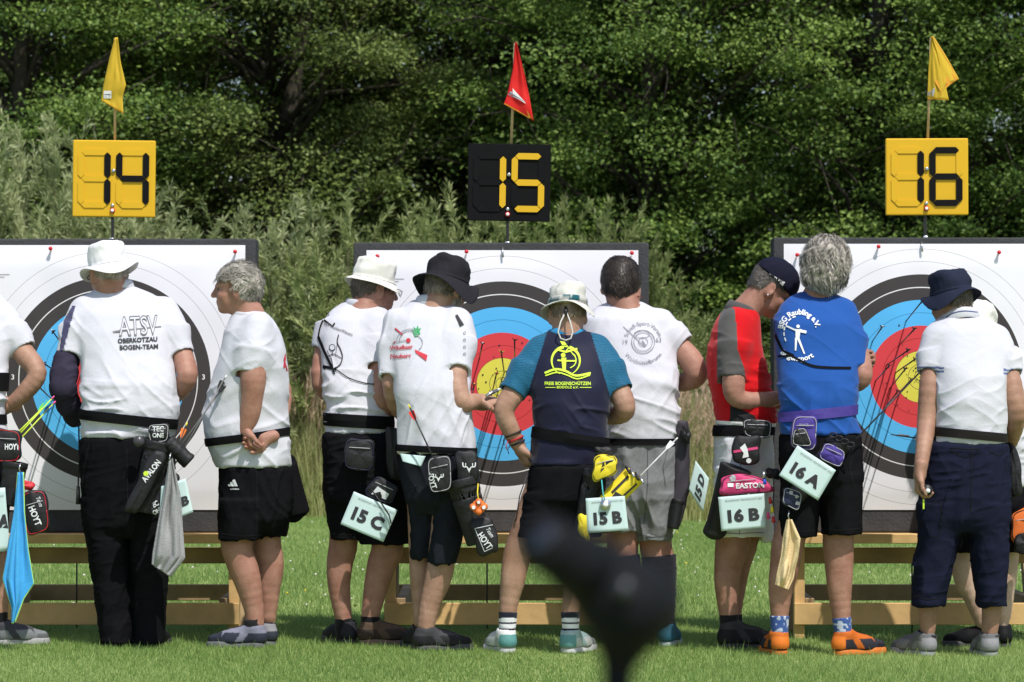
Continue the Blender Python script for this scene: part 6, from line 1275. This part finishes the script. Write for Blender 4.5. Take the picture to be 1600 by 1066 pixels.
towel([(28, 738), (22, 800), (12, 860), (4, 905), (18, 950), (18, 974)], [(36, 738), (38, 800), (44, 860), (52, 912), (36, 935), (22, 972)], -1.10, M_tb, 'bright blue towel with lime edging hanging at the left edge', rip=.018, fr=1.6, seed=3, edge=M_te)
for k, (a, b) in enumerate((((36, 672), (82, 622)), ((32, 668), (76, 628)), ((40, 676), (84, 630)))):
    arrow(P3(*b, -.86+.01*k), P3(a[0]-38, a[1]+42, -.95), [vcol['teal'], vcol['green'], vcol['blue']][k], mat('nock_pink', (.8, .1, .3), .4), ['lime yellow arrow in the quiver at the left edge, uppermost of three', 'lime yellow arrow in the quiver at the left edge, middle one', 'lime yellow arrow in the quiver at the left edge, lowest one'][k], 'arrows in the left edge quiver', shaft=mat('shaft_lime', (.5, .65, .05), .4))
# --- 2
q = lab_q('black quiver with green lettering on the belt of the archer in long trousers', 2); belt(2, q, 655, .046, M_strap, tilt=-.115)
o = slab([(231, 664), (264, 662), (262, 690), (234, 692)], -1.0, .05, M_nyl, q, trim=M_pipe_w); on(o, 'lettering', Print().text('TEC', (247, 670), 8, width=18, bold=.03).text('ONE', (247, 680), 7, width=18, bold=.03), M_whp)
slab([(233, 690), (256, 690), (254, 710), (236, 708)], -.99, .04, mat('tab_white', (.6, .6, .56), .6), q, name='finger_tab'); rod((248, 690), (222, 800), -.95, .062, .046, M_nyl, q, 'quiver_tube'); rod((262, 690), (296, 722), -.97, .035, .035, M_nyl, q, 'side_pocket')
o = slab([(240, 700), (262, 712), (214, 806), (192, 796)], -1.03, .05, M_nyl, q, name='pouch'); on(o, 'lettering', Print().text('AVALON', (236, 736), 9, width=40, rot=-52, bold=.03), M_whp); on(o, 'print', Print().disc((228, 740), 4), M_lime, .004)
o = slab([(262, 735), (284, 745), (252, 812), (232, 800)], -1.05, .03, M_nyl, q, name='pouch'); on(o, 'lettering', Print().text('TEC', (240, 789), 8, width=16, rot=-30, bold=.03).text('ONE', (246, 798), 7, width=16, rot=-30, bold=.03), M_whp)
V, Fc = tube([P3(217, 690, -.99), P3(217, 690, -1.0)], [.026, .024], 18); mk('ring_gauge', V, Fc, mat('dark_plastic', (.05, .05, .055), .3), q)
V, Fc = tube([P3(123, 660, -.75), P3(124, 720, -.78), P3(122, 760, -.78)], .004, 6); V2, F2 = tube([P3(122, 760, -.78), P3(122, 788, -.78)], [.008, .011], 8); V, Fc = join((V, Fc), (V2, F2)); mk('cord', V, Fc, M_black, q)
card([(252, 760), (290, 748), (302, 800), (248, 822)], -1.07, '14 B', 'pale teal number card half covered by the grey towel', 14, (.6, .6), 0, header=False)
M_tg = mat('grey_towel', (.30, .30, .31), .97, var=.15, bump=.003, bscale=150)
towel([(264, 722), (256, 770), (246, 820), (238, 866), (237, 882)], [(270, 716), (281, 770), (285, 820), (289, 872), (266, 902)], -1.12, M_tg, 'grey terry towel hanging beside the long black trousers', rip=.022, fr=2.2, seed=6)
arrow(P3(352, 590, -.93), P3(268, 735, -.98), vcol['black'], vcol['white'], 'carbon arrow in the trouser archer quiver, nearer the profile archer', 'arrows pointing up out of the trouser archer quiver', r=.0036, shaft=mat('shaft_grey', (.14, .14, .14), .3)); arrow(P3(355, 596, -.90), P3(262, 725, -.97), vcol['black'], vcol['white'], 'carbon arrow in the trouser archer quiver, just behind its twin', 'arrows pointing up out of the trouser archer quiver', r=.0036, shaft=MATS['shaft_grey'])
arrow(P3(291, 664, -.93), P3(262, 740, -.98), vcol['orange'], vcol['yellow'], 'short orange vaned arrow in the trouser archer quiver', 'arrows pointing up out of the trouser archer quiver')
# --- 3
q = lab_q('plain black belt and quiver hanging behind the profile archer', 3); belt(3, q, 683, .036, M_strap, tilt=.14)
F_ = Shape(); F_.cone(P3(446, 728, -.62), P3(462, 805, -.62), .05, .042, .02, flat=True); F_.cone(P3(452, 720, -.60), P3(476, 796, -.60), .03, .022, .02); F_.ell(P3(458, 800, -.6), (.05, .04, .05), None, .02); V, Fc = F_.mesh(.005); mk('quiver_tube', V, Fc, C_dark, q, colors=np.tile(BLACKC, (len(V), 1)))
# --- 4
q = lab_q('black belt with pouches over black shorts of the 15 C archer', 4); belt(4, q, 658, .060, M_strap, tilt=-.06); slab([(540, 684), (586, 688), (582, 738), (537, 732)], -.80, .04, M_nyl, q, trim=M_nvy); o = slab([(588, 742), (622, 760), (612, 790), (566, 772)], -.82, .05, M_nyl, q, trim=M_nvy)
on(o, 'label_patch', Print().poly([(590, 760), (608, 772), (603, 781), (580, 772)]), M_whp); slab([(600, 668), (624, 668), (628, 750), (606, 750)], -.76, .05, M_nyl, q, name='quiver_tube')
card([(553, 768), (621, 797), (599, 847), (532, 819)], -.86, '15 C', 'tilted number card 15 C over black shorts, under a patched pouch', 17, (.5, .55), 0)
V, Fc = tube([P3(580, 765, -.87), P3(595, 785, -.875), P3(608, 805, -.875), P3(611, 818, -.872)], .0035, 6); mk('cord', V, Fc, M_black, q)
# --- 5
q = lab_q('black quiver with antler emblems and bags on the archer in the black hat', 5); belt(5, q, 702, .03, M_strap, tilt=-.05)
def antler(o, cx, cy, s):
    pr = Print().line([(cx-s*.15, cy+s*.5), (cx-s*.35, cy), (cx-s, cy-s*.1), (cx-s*1.1, cy-s*.8)], 1.6).line([(cx-s*.6, cy-s*.05), (cx-s*.6, cy-s*.7)], 1.2).line([(cx+s*.15, cy+s*.5), (cx+s*.35, cy), (cx+s, cy-s*.1), (cx+s*1.1, cy-s*.8)], 1.6).line([(cx+s*.6, cy-s*.05), (cx+s*.6, cy-s*.7)], 1.2).poly([(cx-s*.3, cy+s*.2), (cx+s*.3, cy+s*.2), (cx, cy+s)]); on(o, 'print', pr, M_whp)
o = slab([(667, 716), (704, 710), (706, 766), (672, 772)], -1.14, .07, M_nyl, q, trim=M_pipe_w); antler(o, 685, 746, 7); on(o, 'lettering', Print().text('HOYT', (675, 750), 8, width=28, rot=72, bold=.03), M_whp)
o = slab([(711, 704), (746, 706), (748, 754), (714, 756)], -1.12, .08, M_nyl, q); antler(o, 733, 730, 9)
rod((722, 748), (748, 850), -1.06, .075, .052, M_nyl, q, 'quiver_tube'); o = slab([(733, 812), (770, 806), (782, 862), (748, 872)], -1.14, .06, M_nyl, q, bulge=.01); on(o, 'lettering', Print().text('Team', (766, 832), 7, width=16, rot=58, shear=.2).text('HOYT', (758, 845), 10, width=28, rot=54, bold=.03).line([(742, 826), (770, 820)], .8).line([(742, 826), (757, 862)], .8).line([(757, 862), (770, 856)], .8), M_whp)
on(rod((712, 770), (724, 800), -1.12, .03, .03, M_nyl, q, 'side_pocket'), 'lettering', Print().text('HOYT', (718, 815), 3, width=8), M_org) if 0 else None
V, Fc = join(*[tube([P3(748+9*math.cos(a), 792+8*math.sin(a), -1.17), P3(748+9*math.cos(a), 792+8*math.sin(a), -1.19)], [.016, .014], 10) for a in (0, 1.57, 3.14, 4.71)], tube([P3(748, 792, -1.17), P3(748, 792, -1.185)], [.034, .03], 8)); o = mk('arrow_puller', V, Fc, M_org, q)
on(o, 'print', Print().disc((740, 793), 3).disc((756, 793), 3).disc((748, 785), 2.5), M_whp, .003); V, Fc = tube([P3(747, 756, -1.14), P3(746, 770, -1.17), P3(748, 784, -1.18)], .0028, 6); mk('lanyard', V, Fc, M_ygb, q)
card([(625, 709), (665, 713), (658, 729), (629, 721)], -1.06, ' .', 'folded pale teal card corner showing under the white polo hem', 1, (.9, .9), 0, header=False, tw=1)
for k, (x, y) in enumerate(((640, 636),)): arrow(P3(x, y, -1.13), P3(700, 765, -1.13), vcol['red'], vcol['yellow'], 'black arrow with yellow nock and red vanes resting against the white polo', 'arrows carried by the black hatted archer', r=.004)
pen = empty('pen', P3(772, 612, -.86), 'short silver pen held by the bearded archer', 'pen'); V, Fc = tube([P3(777, 610, -.86), P3(768, 614, -.88), P3(760, 619, -.90)], [.008, .009, .008], 10); mk('barrel', V, Fc, M_steel, pen); V, Fc = tube([P3(783, 607, -.85), P3(777, 610, -.86)], [.002, .008], 10); mk('pen_tip', V, Fc, M_white, pen)
# --- 6
q = lab_q('yellow and black quiver with pouches on the archer with teal sleeves', 6); belt(6, q, 684, .05, M_strap, tilt=-.16); slab([(930, 697), (958, 700), (957, 716), (930, 713)], -1.22, .04, M_nyl, q, name='pouch')
o = slab([(928, 712), (962, 710), (966, 738), (926, 756)], -1.24, .07, M_ygb, q, trim=M_nyl); on(o, 'print', Print().poly([(942, 722), (960, 718), (957, 744), (938, 738)]), M_inkd)
F_ = Shape(); F_.cone(P3(992, 742, -1.15), P3(946, 790, -1.17), .05, .045, .01, flat=True); F_.cone(P3(995, 739, -1.15), P3(986, 748, -1.15), .040, .042, .004, 's', flat=True); V, Fc = F_.mesh(.005); tb = mk('quiver_tube', V, Fc, M_ygb, q); on(tb, 'print', Print().line([(956, 770), (982, 744)], 4).line([(970, 779), (995, 756)], 3).poly([(952, 782), (962, 768), (972, 774), (962, 790)]), M_inkd, .003)
for k in range(4): V, Fc = tube([P3(978+k*7, 729+k*5, -1.19), P3(984+k*7, 740+k*5, -1.22)], .006, 8); mk('tube_divider', V, Fc, M_steel if k % 2 else M_nyl, q)
rod((930, 735), (905, 840), -1.12, .050, .030, M_nyl, q, 'spare_tube'); slab([(902, 806), (918, 800), (922, 848), (905, 838)], -1.16, .03, M_ygb, q, name='pouch')
card([(915, 779), (976, 775), (982, 828), (918, 833)], -1.27, '15 B', 'upright number card 15 B with a round metal badge, below yellow pouches', 16, (.52, .60), 0)
V, Fc = tube([P3(946, 789, -1.28), P3(946, 789, -1.295)], [.025, .023], 20); b_ = mk('badge', V, Fc, M_steel, q); V, Fc = tube([P3(946, 789, -1.294), P3(946, 789, -1.30)], [.012, .010], 14); mk('badge_centre', V, Fc, M_white, b_); V, Fc = tube([P3(940, 750, -1.26), P3(942, 770, -1.28), P3(945, 782, -1.29)], .003, 6); mk('lanyard', V, Fc, vcol['teal'], q)
arrow(P3(1056, 687, -1.05), P3(980, 765, -1.15), vcol['white'], vcol['white'], 'white vaned silver arrow slanting across the grey shorts', 'arrows carried by the teal sleeved archer', r=.0036, shaft=mat('shaft_silver', (.5, .5, .52), .3))
V, Fc = tube([P3(826, 735, -.98), P3(812, 775, -1.0), P3(806, 815, -1.0)], .003, 6); mk('cord', V, Fc, M_black, q)
# --- 7
q = lab_q('long black side quiver hanging beside grey shorts', 7); belt(7, q, 690, .03, M_strap)
F_ = Shape(); F_.stack([(P3(0, y, -.55).z, P3((a+b)/2, 0, -.55).x, -.55, (b-a)/2/PXM(-.55), .045) for y, a, b in ((658, 1056, 1074), (680, 1052, 1078), (730, 1050, 1077), (760, 1049, 1078), (800, 1042, 1068), (824, 1043, 1062))], .01); V, Fc = F_.mesh(.005); V = folds(V, Fc, [(70, .12, .03, .006, None, None)], 5); mk('quiver_tube', V, Fc, mat('charcoal_nylon', (.04, .035, .045), .7, var=.2, bump=.001), q)
rod((1060, 780), (1052, 826), -.62, .028, .026, M_nyl, q, 'side_pocket'); slab([(1066, 662), (1080, 672), (1078, 694), (1066, 690)], -.64, .03, M_nyl, q)
card([(1087, 720), (1108, 748), (1098, 800), (1076, 765)], -.62, '15 D', 'pale teal number card reading 15 D, turned edge up', 11, (.5, .5), 0, header=False) if 0 else None
def dcard():
    q4 = [(1076, 765), (1087, 720), (1108, 748), (1098, 800)]; return card(q4, -.62, '15 D', 'number card 15 D turned on its side beyond the grey shorts', 14, (.5, .55), 0, header=False, tw=34)
dcard()
# --- 8
q = lab_q('black and pink quiver bags over the white shorts of the red polo archer', 8); belt(8, q, 672, .05, M_strap, tilt=.02); belt(8, q, 662, .016, M_white, name='white_strap', th=.016, tilt=-.05)
slab([(1160, 655), (1206, 657), (1204, 685), (1164, 682)], -.86, .06, M_nyl, q, trim=M_pipe_w); o = slab([(1146, 682), (1190, 680), (1186, 728), (1144, 724)], -.90, .07, M_nyl, q); on(o, 'print', Print().line([(1146, 706), (1184, 700)], 4), M_pnk); on(o, 'emblem', Print().poly([(1156, 700), (1164, 693), (1168, 702), (1170, 714), (1160, 716), (1162, 708)]).disc((1170, 720), 4), M_whp, .004)
F_ = Shape(); a = P3(1150, 745, -.82); F_.cone(P3(1150, 730, -.84), P3(1112, 835, -.80), .075, .035, .02, flat=True); F_.ell(P3(1118, 830, -.80), (.052, .03, .04), None, .02); V, Fc = F_.mesh(.005); mk('quiver_tube', V, Fc, M_nyl, q)
o = slab([(1128, 744), (1180, 740), (1219, 768), (1124, 776)], -.93, .06, M_pnk, q, trim=M_nyl); on(o, 'lettering', Print().text('EASTON', (1172, 758.5), 8, width=44, rot=-2, bold=.04).poly([(1137, 755), (1146, 755), (1146, 761), (1137, 761)]), M_whp, .003); on(o, 'badge', Print().disc((1145, 747), 5), M_pipe_w, .004)
slab([(1196, 733), (1216, 731), (1220, 750), (1200, 748)], -.86, .04, M_nyl, q); 
for k, (x, y, m) in enumerate(((1193, 742, M_steel), (1194, 752, mat('clip_blue', (.03, .1, .6), .4)), (1203, 782, M_pipe_r), (1206, 796, M_ygb), (1200, 806, M_pnk), (1208, 812, M_pipe_r))): V, Fc = tube([P3(x, y-5, -.97), P3(x+1, y+5, -.975)], [.006, .008], 8); mk('charm', V, Fc, m, q)
card([(1122, 777), (1194, 771), (1197, 824), (1127, 830)], -.96, '16 B', 'upright number card 16 B below the pink bag over white shorts', 16, (.52, .58), 0)
# --- 9
q = lab_q('purple belt and pouches over the black shorts of the blue shirt archer', 9); belt(9, q, 646, .045, M_prp, tilt=.10); o = slab([(1240, 650), (1278, 650), (1274, 706), (1234, 700)], -1.20, .06, M_prp, q, trim=M_pipe_w); on(o, 'lettering', Print().text('FIVICS', (1256, 664), 4, width=14), M_pipe_w); o = slab([(1240, 672), (1258, 668), (1270, 698), (1238, 696)], -1.23, .03, M_nyl, q, trim=M_pipe_w)
slab([(1290, 690), (1322, 706), (1314, 732), (1278, 716)], -1.18, .05, M_prp, q, trim=M_pipe_w)
rod((1312, 690), (1240, 780), -1.10, .055, .04, M_nyl, q, 'quiver_tube')
for k in range(4): c = P3(1302+k*9, 680+k*5, -1.16); V, Fc = tube([c+Vector((.016*math.cos(t), -.004*math.cos(t), .011*math.sin(t))) for t in np.linspace(0, 6.283, 17)], .0032, 6); mk('tube_ring', V, Fc, M_black, q)
card([(1246, 696), (1306, 735), (1278, 782), (1217, 743)], -1.25, '16 A', 'tilted number card 16 A over black shorts under the purple pouches', 16, (.5, .58), 0)
o = slab([(1226, 760), (1254, 770), (1248, 800), (1222, 786)], -1.22, .04, M_nvy, q, trim=M_pipe_w); on(o, 'badge', Print().disc((1236, 770), 3.2).disc((1245, 776), 2.8).poly([(1244, 783), (1250, 785), (1249, 790), (1243, 788)]), M_pipe_w, .003)
M_ty = mat('yellow_towel', (.70, .54, .30), .97, var=.12, bump=.003, bscale=150)
towel([(1230, 812), (1224, 840), (1220, 870), (1214, 898), (1212, 914)], [(1237, 812), (1250, 842), (1247, 870), (1240, 905), (1232, 922)], -1.20, M_ty, 'pale yellow towel hanging from the bag beside a bare leg', rip=.025, fr=2.0, seed=9)
arrow(P3(1456, 562, -.80), P3(1338, 686, -1.12), vcol['black'], vcol['red'], 'black arrow slanting up right in front of target sixteen', 'arrows carried by the blue shirt archer', r=.0036)
# --- 10 / 11
q = lab_q('small black holder on the belt behind the navy trousers', 10, cat='holder', name='belt_holder'); slab([(1574, 690), (1592, 700), (1600, 770), (1582, 780)], -.90, .05, M_nyl, q)
cb = empty('clipboard', P3(1420, 680, -.75), 'dark clipboard held level left of the white polo', 'clipboard'); V, Fc = box(P3(1420, 683, -.68), (.14, .22, .006), Matrix.Rotation(R(8), 3, 'Y'), bev=.002); mk('board', V, Fc, M_black, cb, smooth=False); V, Fc = box(P3(1412, 681, -.76), (.05, .02, .012), Matrix.Rotation(R(8), 3, 'Y'), bev=.003); mk('clip', V, Fc, M_steel, cb, smooth=False)
kn = empty('tape_measure', P3(1449, 768, -1.14), 'small black and white disc with lime tab held in a hand', 'hand tool'); V, Fc = tube([P3(1448, 766, -1.17), P3(1448, 766, -1.145)], [.024, .026], 18); mk('case', V, Fc, M_black, kn); V, Fc = tube([P3(1450, 767, -1.174), P3(1450, 767, -1.168)], [.009, .011], 18); mk('face', V, Fc, M_white, kn); V, Fc = box(P3(1443, 788, -1.15), (.008, .006, .045), bev=.002); mk('tab', V, Fc, M_lime, kn)
bg_ = empty('shoulder_bag', P3(1600, 790, -.5), 'orange and black bag cut off by the right edge', 'bag'); slab([(1582, 800), (1618, 790), (1622, 862), (1580, 846)], -.55, .10, M_org, bg_, name='body', trim=M_nyl); slab([(1588, 836), (1618, 826), (1620, 868), (1584, 864)], -.64, .04, M_nyl, bg_, name='pocket')
st_ = ppl[1]
